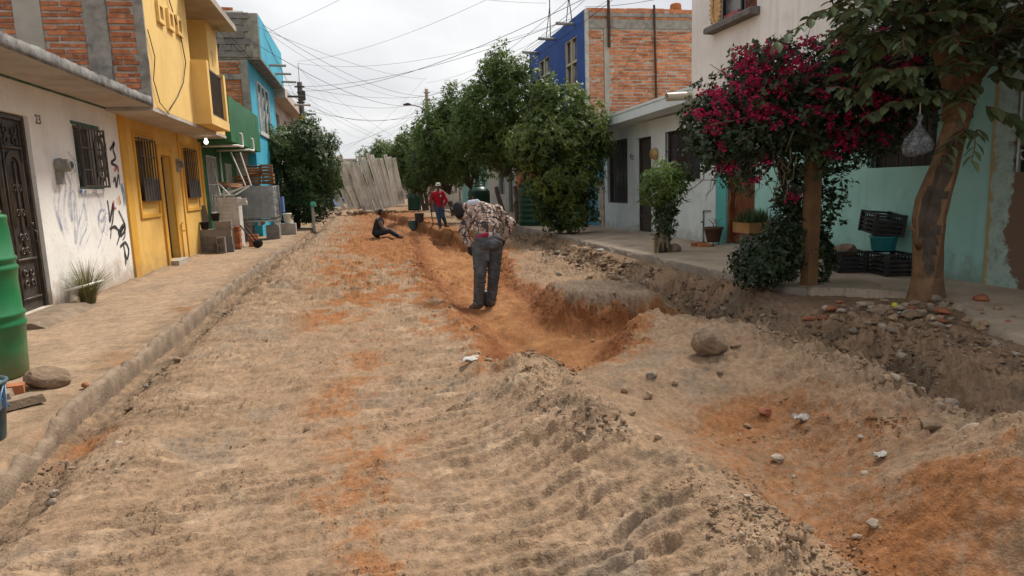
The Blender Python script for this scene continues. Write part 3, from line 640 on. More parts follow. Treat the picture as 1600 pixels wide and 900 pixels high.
# ornate door
dr = MB(); dr.box((-4.19, 8.60, 0.22), (-4.13, 9.78, 2.58)); door = dr.build('door', IRON, wh)
mb = MB()
for a, b in (((-4.12,8.58,0.22),(-4.12,8.58,2.6)), ((-4.12,9.79,0.22),(-4.12,9.79,2.6)), ((-4.12,8.58,2.58),(-4.12,9.79,2.58))): mb.bar(a, b, 0.05)
mb.build('frame', IRON_W, door)
mb = MB(); xs_ = -4.115
for yc in (8.92, 9.45):
    for k in range(4): mb.tube([(xs_, yc-0.19+0.02*k, 1.25)] + arc((xs_, yc, 1.98), 0.19-0.02*k, math.pi, 0, 14) + [(xs_, yc+0.19-0.02*k, 1.25)], 0.010, 6)
    for zc in (1.72, 1.42, 1.12, 0.95):
        scroll(mb, (xs_, yc-0.06, zc), 0.055, 1.1, 1, 0.011); scroll(mb, (xs_, yc+0.06, zc), 0.055, 1.1, -1, 0.011, start=math.pi)
    mb.tube([(xs_, yc, 0.9), (xs_, yc, 2.05)], 0.012, 6)
    for a in range(4):
        t = a*math.pi/2 + 0.785
        scroll(mb, (xs_, yc+0.10*math.cos(t), 0.62+0.10*math.sin(t)), 0.06, 1.0, 1 if a % 2 else -1, 0.012, start=t)
        scroll(mb, (xs_, yc+0.13*math.cos(t), 2.36+0.09*math.sin(t)), 0.07, 0.9, 1 if a % 2 else -1, 0.012, start=t)
    mb.box((xs_-0.012, yc-0.24, 0.84), (xs_+0.012, yc+0.24, 0.87)); mb.box((xs_-0.012, yc-0.24, 2.20), (xs_+0.012, yc+0.24, 2.225)); mb.box((xs_-0.012, yc-0.24, 0.36), (xs_+0.012, yc+0.24, 0.385))
    for q in (-0.225, 0.225): mb.tube([(xs_, yc+q, 0.3), (xs_, yc+q, 2.5)], 0.010, 6)
mb.build('scrollwork', IRON_W, door, smooth=True)
mb = MB(); mb.lathe((xs_+0.01, 9.66, 1.28), [(0.005,-0.03),(0.02,-0.025),(0.024,0.0),(0.02,0.025),(0.004,0.03)], 10, rot=(0, math.pi/2, 0)); mb.tube([(xs_+0.02,9.66,1.05),(xs_+0.06,9.66,1.08),(xs_+0.06,9.66,1.18),(xs_+0.02,9.66,1.21)], 0.01, 6); mb.build('handle', IRON_W, door, smooth=True)
mb = MB(); mb.prism([(-4.3,8.45,0.0),(-3.50,8.45,0.0),(-3.55,8.45,0.12),(-3.72,8.45,0.205),(-4.3,8.45,0.215)], (0,1.5,0)); mb.build('door_step', KERB_M, wh)
# window with a projecting grille
w = MB(); w.box((-4.24, 11.18, 1.72), (-4.20, 12.15, 2.65)); win = w.build('window', GLASS, wh)
mb = MB(); xg = -3.97
for y in np.linspace(11.2, 12.13, 9): mb.tube([(xg, y, 1.74), (xg, y, 2.63)], 0.009, 5)
for z in (1.76, 2.0, 2.32, 2.62): mb.bar((xg, 11.17, z), (xg, 12.16, z), 0.022)
for y in (11.18, 12.15):
    for z in (1.75, 2.62): mb.bar((xg, y, z), (XF, y, z), 0.02)
    mb.bar((xg, y, 1.74), (xg, y, 2.64), 0.025)
for k in range(4): mb.tube([(xg+0.02, 11.66+0.02*k, 1.9)] + arc((xg+0.02, 11.83, 2.36), 0.17-0.02*k, math.pi, 0, 12) + [(xg+0.02, 12.0-0.02*k, 1.9)], 0.011, 6)
for zc in (2.2, 2.02, 1.86): scroll(mb, (xg+0.02, 11.79, zc), 0.05, 1, 1, 0.012); scroll(mb, (xg+0.02, 11.88, zc), 0.05, 1, -1, 0.012, start=math.pi)
mb.build('grille', IRON_W, win)
mb = MB(); mb.box((-4.19, 11.2, 1.73), (-4.05, 12.13, 1.76)); mb.build('sill', MOSS, win)
mb = MB(); mb.box((-4.06, 11.12, 2.652), (-4.042, 12.2, 2.70)); mb.build('lintel', MOSS, win)
# meter, number, graffiti
mb = MB(); mb.lathe((XF+0.01, 10.48, 2.03), [(0.10,0.0),(0.105,0.05),(0.09,0.07),(0.085,0.15),(0.06,0.17),(0.0,0.175)], 18, rot=(0, math.pi/2, 0)); mb.box((XF, 10.40, 1.78), (XF+0.07, 10.53, 1.95)); mt = mb.build('electric_meter', mat('grey_meter', (0.30,0.29,0.27), (0.2,0.19,0.17), 8, 0.5, 0.1), wh)
mb = MB(); mb.lathe((XF+0.17, 10.50, 2.04), [(0.05,0.0),(0.045,0.02),(0.0,0.024)], 14, rot=(0, math.pi/2, 0)); mb.build('dial', GLASS, mt)
lettering('23', 0.17, (XF+0.004, 10.10, 2.60), (math.pi/2, 0, math.pi/2), mat('faded_black_paint', (0.10,0.09,0.08), (0.2,0.18,0.16), 20, 0.8, 0), wh)

GRAFFITI = {'black': [[(12.19, 2.54), (12.32, 2.56), (12.41, 2.47), (12.4, 2.33), (12.29, 2.23), (12.2, 2.2), (12.28, 2.35), (12.21, 2.51)], [(12.25, 2.22), (12.27, 2.05), (12.23, 1.85)], [(12.6, 2.36), (12.85, 2.5), (12.75, 2.38), (12.81, 2.24), (12.59, 2.15), (12.87, 2.1), (12.88, 2.0)], [(12.2, 1.54), (12.22, 1.37), (12.2, 1.2), (12.35, 1.37), (12.45, 1.48), (12.36, 1.25), (12.23, 1.09), (12.14, 0.92)], [(12.16, 1.08), (12.4, 1.1), (12.62, 1.01), (12.81, 1.09), (12.6, 0.96), (12.38, 0.8)], [(12.66, 1.36), (12.81, 1.21), (12.89, 1.06), (12.68, 0.95), (12.53, 0.99), (12.83, 1.12), (12.83, 0.94), (12.69, 0.86)], [(12.53, 0.76), (12.8, 0.81), (12.93, 0.67), (12.79, 0.53), (12.71, 0.66), (12.69, 0.43)], [(12.68, 0.82), (12.73, 0.66), (12.72, 0.45)], [(12.58, 1.84), (12.68, 1.9), (12.7, 1.76), (12.86, 1.96), (12.87, 1.79)]], 'blue': [[(10.88, 2.24), (11.06, 2.14), (11.09, 1.97), (10.94, 2.04), (10.74, 1.96), (10.86, 1.79), (10.71, 1.51), (10.75, 1.27), (10.81, 1.63), (10.94, 1.67), (10.94, 1.41), (10.91, 1.21)], [(10.33, 1.7), (10.25, 1.52), (10.31, 1.29), (10.38, 1.17), (10.33, 1.42), (10.5, 1.72), (10.69, 1.79), (10.52, 1.42), (10.59, 1.11)], [(11.2, 1.62), (11.38, 1.7), (11.25, 1.5), (11.25, 1.19), (11.0, 1.01), (10.88, 0.92)], [(11.6, 1.67), (11.83, 1.62), (11.91, 1.43), (11.72, 1.28), (11.91, 1.22), (12.04, 1.37), (11.82, 1.38), (11.72, 1.17), (11.86, 1.06), (12.04, 1.27), (11.75, 0.96), (11.53, 0.81)], [(10.9, 1.55), (10.82, 1.22), (10.77, 0.95), (10.94, 1.21), (11.13, 1.4), (11.28, 1.6)]], 'red': [[(12.47, 1.53), (12.45, 1.42), (12.55, 1.4)], [(12.68, 2.01), (12.79, 2.1), (12.84, 2.02)], [(12.74, 1.61), (12.78, 1.47)]], 'sky': [[(12.94, 1.82), (13.0, 1.61), (12.98, 1.44)], [(11.12, 1.67), (11.2, 1.7)]], 'yellow': [[(12.68, 1.61), (12.68, 1.49)]]}
def smooth_line(pts, n=6):
    if len(pts) < 3: return [np.array(p) for p in pts]
    P = [np.array(p) for p in pts]; P = [2*P[0]-P[1]] + P + [2*P[-1]-P[-2]]; o_ = []
    for i in range(1, len(P)-2):
        for k in range(n):
            t = k/n; o_.append(0.5*((2*P[i]) + (-P[i-1]+P[i+1])*t + (2*P[i-1]-5*P[i]+4*P[i+1]-P[i+2])*t*t + (-P[i-1]+3*P[i]-3*P[i+1]+P[i+2])*t**3))
    o_.append(P[-2]); return o_
def strokes(name, lines, width, material, parent, x, seed=0):
    r = random.Random(seed); mb = MB()
    for li, ln in enumerate(lines):
        P = smooth_line(ln); V = []; F = []
        for i, p in enumerate(P):
            d = P[min(i+1, len(P)-1)] - P[max(i-1, 0)] if len(P) > 1 else np.array([1., 0]); d = np.array(d, float); L = np.hypot(*d); d = d/(L if L > 1e-6 else 1)
            wv = width*(0.55+0.45*math.sin(0.5+3.0*i/len(P)))*r.uniform(0.85, 1.15)/2; nx_, nz_ = -d[1], d[0]
            V += [(x+0.0004*li, p[0]+nx_*wv, p[1]+nz_*wv), (x+0.0004*li, p[0]-nx_*wv, p[1]-nz_*wv)]
        for i in range(len(P)-1): F.append((2*i, 2*i+1, 2*i+3, 2*i+2))
        mb.add(V, F)
    return mb.build(name, material, parent)
def spray(name, c, fade):
    m, nt, b = mat_new(name); b.inputs['Base Color'].default_value = (*c, 1); b.inputs['Roughness'].default_value = 0.7
    tr = N(nt, 'ShaderNodeBsdfTransparent'); mx = N(nt, 'ShaderNodeMixShader'); nt.links.new(ramp(nt, noise(nt, worldpos(nt), 9, 5, 0.7), 0.3, 0.65, fade[0], fade[1]), mx.inputs[0])
    nt.links.new(tr.outputs[0], mx.inputs[1]); nt.links.new(b.outputs[0], mx.inputs[2]); nt.links.new(mx.outputs[0], nt.nodes['Material Output'].inputs['Surface'])
    return m
GC = {'black': ((0.02,0.02,0.022), (0.65,1.0), 0.060), 'blue': ((0.22,0.27,0.46), (0.08,0.55), 0.040), 'red': ((0.45,0.03,0.06), (0.5,0.95), 0.055), 'sky': ((0.05,0.20,0.45), (0.6,1.0), 0.07), 'yellow': ((0.75,0.45,0.03), (0.6,1.0), 0.06)}
for gi, (k, ln) in enumerate(GRAFFITI.items()): 
    sm_ = spray('spray_'+k, GC[k][0], GC[k][1])
    for si, l1 in enumerate(ln): strokes('graffiti', [l1], GC[k][2], sm_, wh, XF+0.004+0.0045*gi+0.0004*si, gi+si)
# blue lettering ghosts repeat as finer scrawl
strokes('graffiti', [[(y+0.09, z-0.07) for y, z in l] for l in GRAFFITI['blue']], 0.022, spray('spray_blue_faint', (0.30,0.34,0.48), (0.0,0.5)), wh, XF+0.028, 9)
mb = MB(); mb.obox((-3.93, 8.22, 0.98), (0.02, 0.45, 1.5), (0, 0.05, 0)); mb.build('white_board', mat('white_sheet', (0.70,0.71,0.74), (0.6,0.62,0.66), 3, 0.6, 0.05), None, label='white board leaning beside the ornate black iron door', cat='board')

# ================================================================== yellow house
yh = thing('yellow_house', (-4.5, 16, 0.1), 'two storey yellow house with balcony and bare brick side wall', 'house')
mb = MB(); wall(mb, 'x', XF, -4.3, 13.1, 19.2, 0.0, 3.05, [(13.93, 14.95, 1.50, 2.66), (15.37, 16.12, 0.24, 2.43), (17.35, 18.45, 1.53, 2.67)]); mb.build('wall', YELLOW, yh)
mb = MB(); mb.box((-8.4, 13.1, 0), (-8.2, 19.2, 2.98)); mb.build('rear_wall', YELLOW, yh)
mb = MB()
mb.box((XF, 13.10, 0.0), (XF+0.035, 13.42, 3.05))
for a, b, z0 in ((13.80, 15.08, 1.18), (17.22, 18.58, 1.22)):      # raised surrounds of the windows
    for p, q in (((a,z0),(a+0.07,2.80)), ((b-0.07,z0),(b,2.80))): mb.box((XF, p[0], p[1]), (XF+0.03, q[0], q[1]))
    mb.box((XF, a+0.07, z0), (XF+0.03, b-0.07, z0+0.07)); mb.box((XF, a+0.07, 2.73), (XF+0.03, b-0.07, 2.80))
mb.box((XF, 15.20, 0.1), (XF+0.04, 15.37, 2.62)); mb.box((XF, 16.12, 0.1), (XF+0.04, 16.29, 2.62)); mb.box((XF, 15.37, 2.43), (XF+0.04, 16.12, 2.62))
mb.box((XF, 16.95, 0.1), (XF+0.025, 17.02, 3.05)); mb.box((XF, 19.02, 0.0), (XF+0.035, 19.2, 3.05))
mb.build('trim', YELLOW_TRIM, yh)
def cage(win, y0, y1, z0, z1, xg=XF+0.075, n=7, panel=True):
    mb = MB()
    for y in np.linspace(y0, y1, n): mb.bar((xg, y, z0), (xg, y, z1), 0.018)
    for z in (z0, z0+(z1-z0)*0.36, z0+(z1-z0)*0.72, z1): mb.bar((xg, y0-0.012, z), (xg, y1+0.012, z), 0.022)
    for y in (y0, y1):
        for z in (z0, z1): mb.bar((XF-0.02, y, z), (xg, y, z), 0.02)
    if panel: mb.box((xg-0.006, y0, z0), (xg+0.002, y1, z0+(z1-z0)*0.34))
    mb.build('grille', IRON, win)
for y0, y1, z0, z1 in ((13.93,14.95,1.50,2.66), (17.35,18.45,1.53,2.67)):
    w = MB(); w.box((-4.25, y0, z0), (-4.21, y1, z1)); wn = w.build('window', GLASS, yh); cage(wn, y0+0.01, y1-0.01, z0+0.005, z1)
d = MB(); d.box((-4.24, 15.40, 0.24), (-4.19, 16.09, 2.40)); do = d.build('door', IRON, yh)
mb = MB()
for y in (15.4, 15.74, 16.08): mb.bar((-4.18, y, 0.25), (-4.18, y, 2.4), 0.03)
for zc in (2.2, 2.0): scroll(mb, (-4.17, 15.57, zc), 0.09, 1, 1, 0.012); scroll(mb, (-4.17, 15.9, zc), 0.09, 1, -1, 0.012)
for y in np.linspace(15.48, 16.0, 5): mb.tube([(-4.175, y, 1.3), (-4.175, y, 2.38)], 0.008, 5)
mb.build('scrollwork', IRON_W, do)
mb = MB(); mb.box((-4.3, 15.30, 0.0), (-3.86, 16.2, 0.235)); mb.build('door_step', CONC_SMOOTH, yh)
mb = MB(); mb.box((XF, 16.66, 2.12), (XF+0.07, 16.82, 2.40)); m2_ = mb.build('electric_meter', mat('grey_meter', (0.3,0.29,0.27)), yh)
mb = MB(); mb.lathe((XF+0.07, 16.74, 2.28), [(0.075,0),(0.07,0.07),(0.0,0.085)], 14, rot=(0, math.pi/2, 0)); mb.build('dial', mat('meter_glass_cover', (0.2,0.19,0.18), None, 4, 0.3, 0), m2_)
mb = MB(); mb.tube([(XF+0.02,16.50,0.12),(XF+0.02,16.50,0.95),(XF+0.05,16.5,0.98),(XF+0.05,16.6,0.98)], 0.014, 6); mb.tube([(XF+0.02,16.50,0.8),(XF+0.1,16.50,0.8)], 0.016, 6); mb.build('water_tap', YELLOW_TRIM, yh)
# upper storey, soffit, balcony, roof
XU = -3.32
mb = MB()
mb.box((-3.345, 12.612, 3.052), (XU, 12.80, 6.6)); wall(mb, 'x', XU, XU-0.22, 12.802, 15.68, 3.052, 6.6, [])
wall(mb, 'x', XU, XU-0.22, 17.62, 18.75, 3.052, 5.6, [(17.98, 18.08, 4.62, 4.98)])
wall(mb, 'y', 15.68, 15.48, XF-0.3, XU-0.22, 3.052, 5.6)
wall(mb, 'y', 17.62, 17.80, XF-0.3, XU-0.22, 3.052, 5.6); wall(mb, 'x', XF-0.3, XF-0.5, 15.68, 17.62, 3.052, 5.6, [(16.2, 17.1, 3.2, 5.2)])
wall(mb, 'y', 18.75, 18.55, -8.4, XU-0.22, 3.052, 5.6)
mb.build('upper_wall', YELLOW_UP, yh)
mb = MB(); mb.box((XF-0.4, 16.2, 3.2), (XF-0.36, 17.1, 5.2)); mb.build('balcony_door', BLACK_IN, yh)
mb = MB(); mb.box((-8.4, 12.6, 2.99), (XU-0.002, 18.9, 3.05)); mb.build('soffit', SOFFIT, yh)
mb = MB()
for k, (a, b) in enumerate(((13.42, 13.80), (14.08, 14.46), (14.70, 15.10))):       # three square decorations of raised rims round a hole
    zt = 4.96 + 0.03*k
    fr = MB()
    for p, q in (((a, zt-0.36), (b, zt-0.29)), ((a, zt-0.07), (b, zt)), ((a, zt-0.29), (a+0.09, zt-0.07)), ((b-0.09, zt-0.29), (b, zt-0.07))): fr.box((XU, p[0], p[1]), (XU+0.05, q[0], q[1]))
    f_ = fr.build('square_ornament', YELLOW_UP, yh)
    hl = MB(); hl.box((XU, a+0.09, zt-0.29), (XU+0.006, b-0.09, zt-0.07)); hl.build('niche', mat('ochre_niche', (0.36,0.15,0.04), None, 6), f_)
bl = MB()
bl.box((-3.85, 15.66, 3.06), (-3.01, 15.78, 4.36)); bl.box((-3.13, 15.78, 3.06), (-3.01, 17.55, 3.26)); bl.box((-3.13, 17.40, 3.26), (-3.01, 17.62, 4.33)); bl.box((-3.13, 15.78, 3.26), (-3.01, 15.86, 4.36)); bl.box((-3.85, 15.78, 3.06), (-3.13, 17.55, 3.14))
bl.box((-3.85, 17.55, 3.06), (-3.01, 17.66, 3.25))
bal = bl.build('balcony', YELLOW_UP, yh)
for zz in (3.30, 4.24): mb = MB(); mb.bar((-3.07,15.86,zz), (-3.07,17.40,zz), 0.03); mb.build('rail', IRON, bal)
bmesh_bar = MB(); bmesh_bar.bar((0,0,-0.46), (0,0,0.46), 0.020); tmp = bmesh_bar.build('railing_bar', IRON, bal); bme = tmp.data; bme.transform(Matrix.Translation(tmp.location + ORG[tmp]))
bpy.data.objects.remove(tmp)
for y in np.linspace(15.95, 17.32, 13): link_piece('railing_bar', bme, bal, (-3.07, float(y), 3.77))
mb = MB(); mb.box((-8.4, 15.3, 5.60), (-2.85, 18.9, 5.74)); mb.build('roof_slab', CONC_SMOOTH, yh)
mb = MB(); mb.tube([(-3.62, 17.9, 2.99), (-3.62, 17.9, 2.93)], 0.03, 8); mb.build('lamp_holder', PVC, yh)
lm, lnt, lb = mat_new('lit_bulb'); lb.inputs['Emission Color'].default_value = (1, 0.93, 0.78, 1); lb.inputs['Emission Strength'].default_value = 1.3; lb.inputs['Base Color'].default_value = (0.8,0.8,0.75,1)
mb = MB(); mb.lathe((-3.62, 17.9, 2.79), [(0.0,0),(0.035,0.01),(0.05,0.045),(0.045,0.08),(0.025,0.12),(0.024,0.14)], 12); mb.build('bulb', lm, yh, smooth=True)
# bare brick gable above the white house, with its concrete columns
mb = MB(); mb.box((-8.4, 12.605, 3.052), (-3.347, 12.80, 6.6)); mb.build('gable_wall', MORTAR, yh)
def rough_block(name, lo, hi, material, parent, amp=0.012, seed=0, axis=1, step=0.04):
    """cast concrete member with an uneven front face (towards -Y)"""
    nx_, nz_ = max(2, int((hi[0]-lo[0])/step)), max(2, int((hi[2]-lo[2])/step)); X_, Z_ = np.meshgrid(np.linspace(lo[0], hi[0], nx_), np.linspace(lo[2], hi[2], nz_))
    ed = fbm(Z_, X_*0, 2.3, 3, seed+5)*amp*1.2; Yv = lo[1] - np.abs(fbm(X_, Z_, 6.0, 4, seed))*amp*2.2
    Xv = X_ + np.where((X_ == lo[0]) | (X_ == hi[0]), ed, 0); V = np.stack([Xv, Yv, Z_], -1).reshape(-1, 3); i = (np.arange(nx_-1)[None, :] + nx_*np.arange(nz_-1)[:, None]).ravel()
    o = mesh_np(name, V, np.stack([i, i+1, i+1+nx_, i+nx_], 1), material, parent); b_ = MB(); b_.box((lo[0], lo[1]+0.004, lo[2]), hi); b_.build(name, material, parent); return o
rough_block('concrete_column', (-5.19, 12.585, 3.06), (-4.80, 12.64, 6.0), CONC_SMOOTH, yh, 0.004, 1)
rough_block('concrete_column', (-4.19, 12.575, 3.06), (-3.85, 12.64, 6.0), CONC, yh, 0.022, 2)
rough_block('concrete_column', (-3.45, 12.580, 3.06), (-3.31, 12.64, 6.0), CONC, yh, 0.018, 3)
BM = brick_meshes(BRICK)
brick_field(yh, BM, 12.60, -6.6, -3.44, 3.15, 5.25, skip=((-5.19,-4.80), (-4.19,-3.85)), seed=5, stuff_mat=BRICK)
mb = MB(); mb.box((-4.5, 17.5, 5.75), (-3.6, 18.8, 6.6)); mb.build('parapet', BRICK, yh)

# ================================================================== green house
GREEN = mat('green_paint', (0.020,0.135,0.048), (0.014,0.095,0.036), 1.6, 0.6, 0.2, 24, streak=((0.05,0.17,0.09),0.35), dirt_h=((0.16,0.13,0.08),0.5,0.2))
gh = thing('green_house', (-4.5, 21.7, 0.1), 'dark green house with white grilles and overhanging parapet', 'house')
mb = MB(); wall(mb, 'x', XF, -4.3, 19.2, 24.2, 0.0, 2.95, [(19.75, 20.95, 1.1, 2.62), (22.3, 23.2, 0.2, 2.5)]); mb.box((-8.4, 24.2, 0), (-4.3, 24.3, 2.95)); mb.build('wall', GREEN, gh)
mb = MB(); mb.box((-8.4, 18.98, 2.93), (-3.22, 24.15, 4.08)); mb.build('parapet', GREEN, gh)
for y0, y1, z0, z1, nm in ((19.75,20.95,1.1,2.62,'window'), (22.3,23.2,0.2,2.5,'door')):
    w = MB(); w.box((-4.24, y0, z0), (-4.2, y1, z1)); wn = w.build(nm, BLACK_IN, gh); mb = MB()
    for y in np.linspace(y0, y1, 8): mb.bar((XF+0.02, y, z0), (XF+0.02, y, z1), 0.022)
    for z in (z0, z0+(z1-z0)*0.5, z1): mb.bar((XF+0.022, y0-0.02, z), (XF+0.022, y1+0.02, z), 0.03)
    for k in range(3):
        yy = y0+(k+0.5)*(y1-y0)/3; mb.bar((XF+0.03, yy-0.15, z0+0.2), (XF+0.03, yy+0.15, z0+0.6), 0.014); mb.bar((XF+0.03, yy+0.15, z0+0.2), (XF+0.03, yy-0.15, z0+0.6), 0.014)
    mb.build('grille', WHITE_MET, wn)
for y in (20.0, 21.9):
    mb = MB(); mb.tube([(-4.04, y-0.65, 2.84), (-3.14, y-0.65, 2.84), (-3.12, y-0.3, 2.84), (-3.12, y-0.06, 2.84), (-3.12, y, 2.90), (-3.12, y, 3.16), (-3.13, y, 3.19), (-3.19, y, 3.20)], 0.032, 8); mb.build('drain_pipe', PVC, gh, smooth=True)
mb = MB(); mb.tube([(XF+0.04, 21.5, 0.2), (XF+0.04, 21.5, 2.9)], 0.03, 8); mb.build('drain_pipe', PVC, gh, smooth=True)

# ================================================================== turquoise house
TURQ = mat('turquoise_paint', (0.05,0.38,0.52), (0.04,0.31,0.45), 1.2, 0.7, 0.2, 20, streak=((0.10,0.40,0.50),0.4), dirt=((0.04,0.20,0.27),0.4,1.0))
BLOCK = mat('concrete_block', (0.235,0.215,0.20), (0.17,0.155,0.145), 6.0, 0.95, 0.8, 40, per_object=0.15)
th_ = thing('turquoise_house', (-4.2, 27.5, 0.1), 'turquoise two storey house with overhanging top and grey block side wall', 'house')
mb = MB(); wall(mb, 'x', -3.40, -3.65, 24.32, 31.0, 0.0, 5.92, [(25.8, 28.7, 3.75, 5.45)]); mb.box((-8.5, 30.8, 0), (-3.65, 31.0, 5.92)); mb.build('wall', TURQ, th_)
mb = MB(); mb.box((-3.24, 24.40, 5.98), (-2.98, 31.0, 7.38)); mb.build('upper_wall', TURQ, th_)
mb = MB(); mb.box((-8.5, 24.30, 5.92), (-2.985, 31.0, 5.978)); mb.build('soffit', CONC, th_)
mb = MB(); mb.box((-8.5, 24.34, 0.0), (-3.655, 24.5, 5.915)); mb.box((-8.5, 24.34, 5.98), (-3.245, 24.5, 7.3)); mb.build('gable_wall', MORTAR, th_)
mb = MB(); mb.box((-3.64, 24.26, 2.9), (-3.42, 24.36, 5.90)); mb.box((-4.6, 24.27, 5.28), (-3.645, 24.36, 5.46)); mb.box((-3.30, 24.27, 5.98), (-2.99, 24.398, 7.36)); mb.build('concrete_column', CONC, th_)
BKM = brick_meshes(BLOCK, 3, (0.385, 0.09, 0.185), 9, 'concrete_block')
r_ = random.Random(12)
for row in range(7):
    for k in range(-1, 5):
        x = -4.85 + k*0.40 + (0.2 if row % 2 else 0) + 0.2
        if x > -3.35 or (row == 4 and k == 2): continue
        link_piece('concrete_block', r_.choice(BKM), th_, (x, 24.31 + r_.uniform(-.01,.01), 6.08 + row*0.20), (r_.uniform(-.02,.02), 0, 0))
brick_field(th_, BM, 24.32, -4.75, -3.66, 3.9, 5.26, seed=8, stuff_mat=BRICK); brick_field(th_, BM, 24.32, -4.75, -3.66, 5.48, 5.88, seed=9, stuff_mat=BRICK)
w = MB(); w.box((-3.60, 25.8, 3.75), (-3.56, 28.7, 5.45)); wn = w.build('window', mat('frosted_pane', (0.42,0.44,0.43), (0.3,0.32,0.32), 3, 0.3, 0.05), th_)
mb = MB()
for y in (25.8, 26.75, 27.7, 28.7): mb.bar((-3.38, y, 3.75), (-3.38, y, 5.45), 0.05)
for z in (3.75, 5.45): mb.bar((-3.378, 25.78, z), (-3.378, 28.72, z), 0.05)
for k in range(3):
    a, b = 25.8+k*0.96, 26.75+k*0.96; mb.bar((-3.375,a,4.1),(-3.375,(a+b)/2,4.6),0.02); mb.bar((-3.375,(a+b)/2,4.6),(-3.375,b,4.1),0.02); mb.bar((-3.375,a,4.6),(-3.375,(a+b)/2,5.1),0.02); mb.bar((-3.375,(a+b)/2,5.1),(-3.375,b,4.6),0.02)
mb.build('grille', WHITE_MET, wn)
mb = MB(); mb.box((-3.58, 25.6, 3.62), (-3.34, 28.9, 3.72)); mb.build('sill', WHITE_MET, wn)
for k, y in enumerate((26.4, 28.2, 30.2)): mb = MB(); mb.tube([(-3.05, y, 6.1), (-2.4, y, 6.08)], 0.045, 8); mb.build('rain_spout', CONC_SMOOTH, th_)
mb = MB(); mb.tube([(-4.9, 24.4, 7.42), (-3.4, 24.38, 7.40)], 0.05, 8); mb.build('roof_pipe', PVC, th_)
mb = MB(); mb.obox((-3.9, 24.42, 7.50), (0.34, 0.14, 0.09), (0,0,0.1)); mb.build('loose_brick', BRICK, th_)

# house beyond, mostly behind the mango tree
PEACH = mat('pinkish_plaster', (0.50,0.42,0.37), (0.42,0.35,0.30), 1.5, 0.9, 0.2, 20, dirt=((0.28,0.22,0.18),0.4,1.0))
fh = thing('plaster_house', (-4.2, 36, 0.1), 'unpainted pinkish plaster house between the turquoise house and the power pole', 'house')
mb = MB(); wall(mb, 'x', -3.55, -3.8, 31.02, 43, 0, 5.6, [(32.2, 33.6, 3.9, 5.1), (35.5, 37, 3.9, 5.1)]); mb.box((-9, 42.8, 0), (-3.8, 43, 5.6)); mb.build('wall', PEACH, fh)
mb = MB(); mb.box((-9, 31.03, 5.6), (-2.95, 43, 5.95)); mb.build('roof_slab', PEACH, fh)
for y in (32.2, 35.5): mb = MB(); mb.box((-3.74, y, 3.9), (-3.70, y+1.45, 5.1)); mb.build('window', GLASS, fh)
for k, y in enumerate((32.0, 35.0, 39.0)): mb = MB(); mb.tube([(-3.0, y, 5.75), (-2.2, y, 5.72)], 0.05, 8); mb.build('rain_spout', IRON if k != 1 else CONC_SMOOTH, fh)

# ================================================================== right pavement
PAVE_M = mat('pavement_concrete', (0.44,0.355,0.265), (0.34,0.27,0.20), 1.6, 0.92, 0.45, 45, dirt=((0.22,0.16,0.11),0.75,0.9), speck=((0.17,0.13,0.1),0.5,12))
def pavement_right():
    xs_ = np.concatenate([np.arange(5.16, 5.5, 0.02), np.arange(5.5, 7.5, 0.04)]); yy = [2.2]
    while yy[-1] < 45: yy.append(yy[-1] + max(0.025, 0.006*yy[-1]))
    yy = np.array(yy); X_, Y_ = np.meshgrid(xs_, yy)
    edge = np.interp(Y_, [2.2, 4.2, 5.2, 5.8, 6.8, 7.25, 7.5, 8.5, 14, 20, 45], [4.9, 5.2, 5.5, 6.0, 6.1, 5.75, 5.23, 5.22, 5.20, 5.25, 5.2]) + 0.02*fbm(Y_, X_*0, 1.8, 4, 501)
    Z_ = 0.15 + 0.006*fbm(X_, Y_, 1.5, 3, 503) + 0.002*fbm(X_, Y_, 12, 3, 505)
    for yc in (9.3, 11.5, 14.1, 16.8, 19.6, 22.5): Z_ = Z_ - 0.018*np.exp(-((Y_-yc-0.02*pn(X_*3, X_*0, 9))/0.018)**2)
    crack = np.abs(fbm(X_, Y_, 0.55, 3, 511)); Z_ = Z_ - 0.014*np.exp(-(crack/0.012)**2)
    Z_ = Z_ - 0.30*sstep(0.015, -0.02, X_-edge)
    nx_ = len(xs_); V = np.stack([X_, Y_, Z_], -1).reshape(-1, 3); i = (np.arange(nx_-1)[None, :] + nx_*np.arange(len(yy)-1)[:, None]).ravel()
    o = mesh_np('pavement_right', V, np.stack([i, i+1, i+1+nx_, i+nx_], 1), PAVE_M, smooth=True); tag(o, kind='structure')
pavement_right()
KERB_R = mat('pavement_kerb_concrete', (0.27,0.225,0.18), (0.19,0.16,0.125), 4.0, 0.93, 0.6, 40, dirt=((0.16,0.12,0.09),0.6,1.2))
kerb('kerb_right', [(5.35,7.42),(5.2,7.6),(5.17,9),(5.16,14),(5.2,20),(5.16,45)], 0.10, -0.15, 0.157, KERB_R, 0.010, 4)

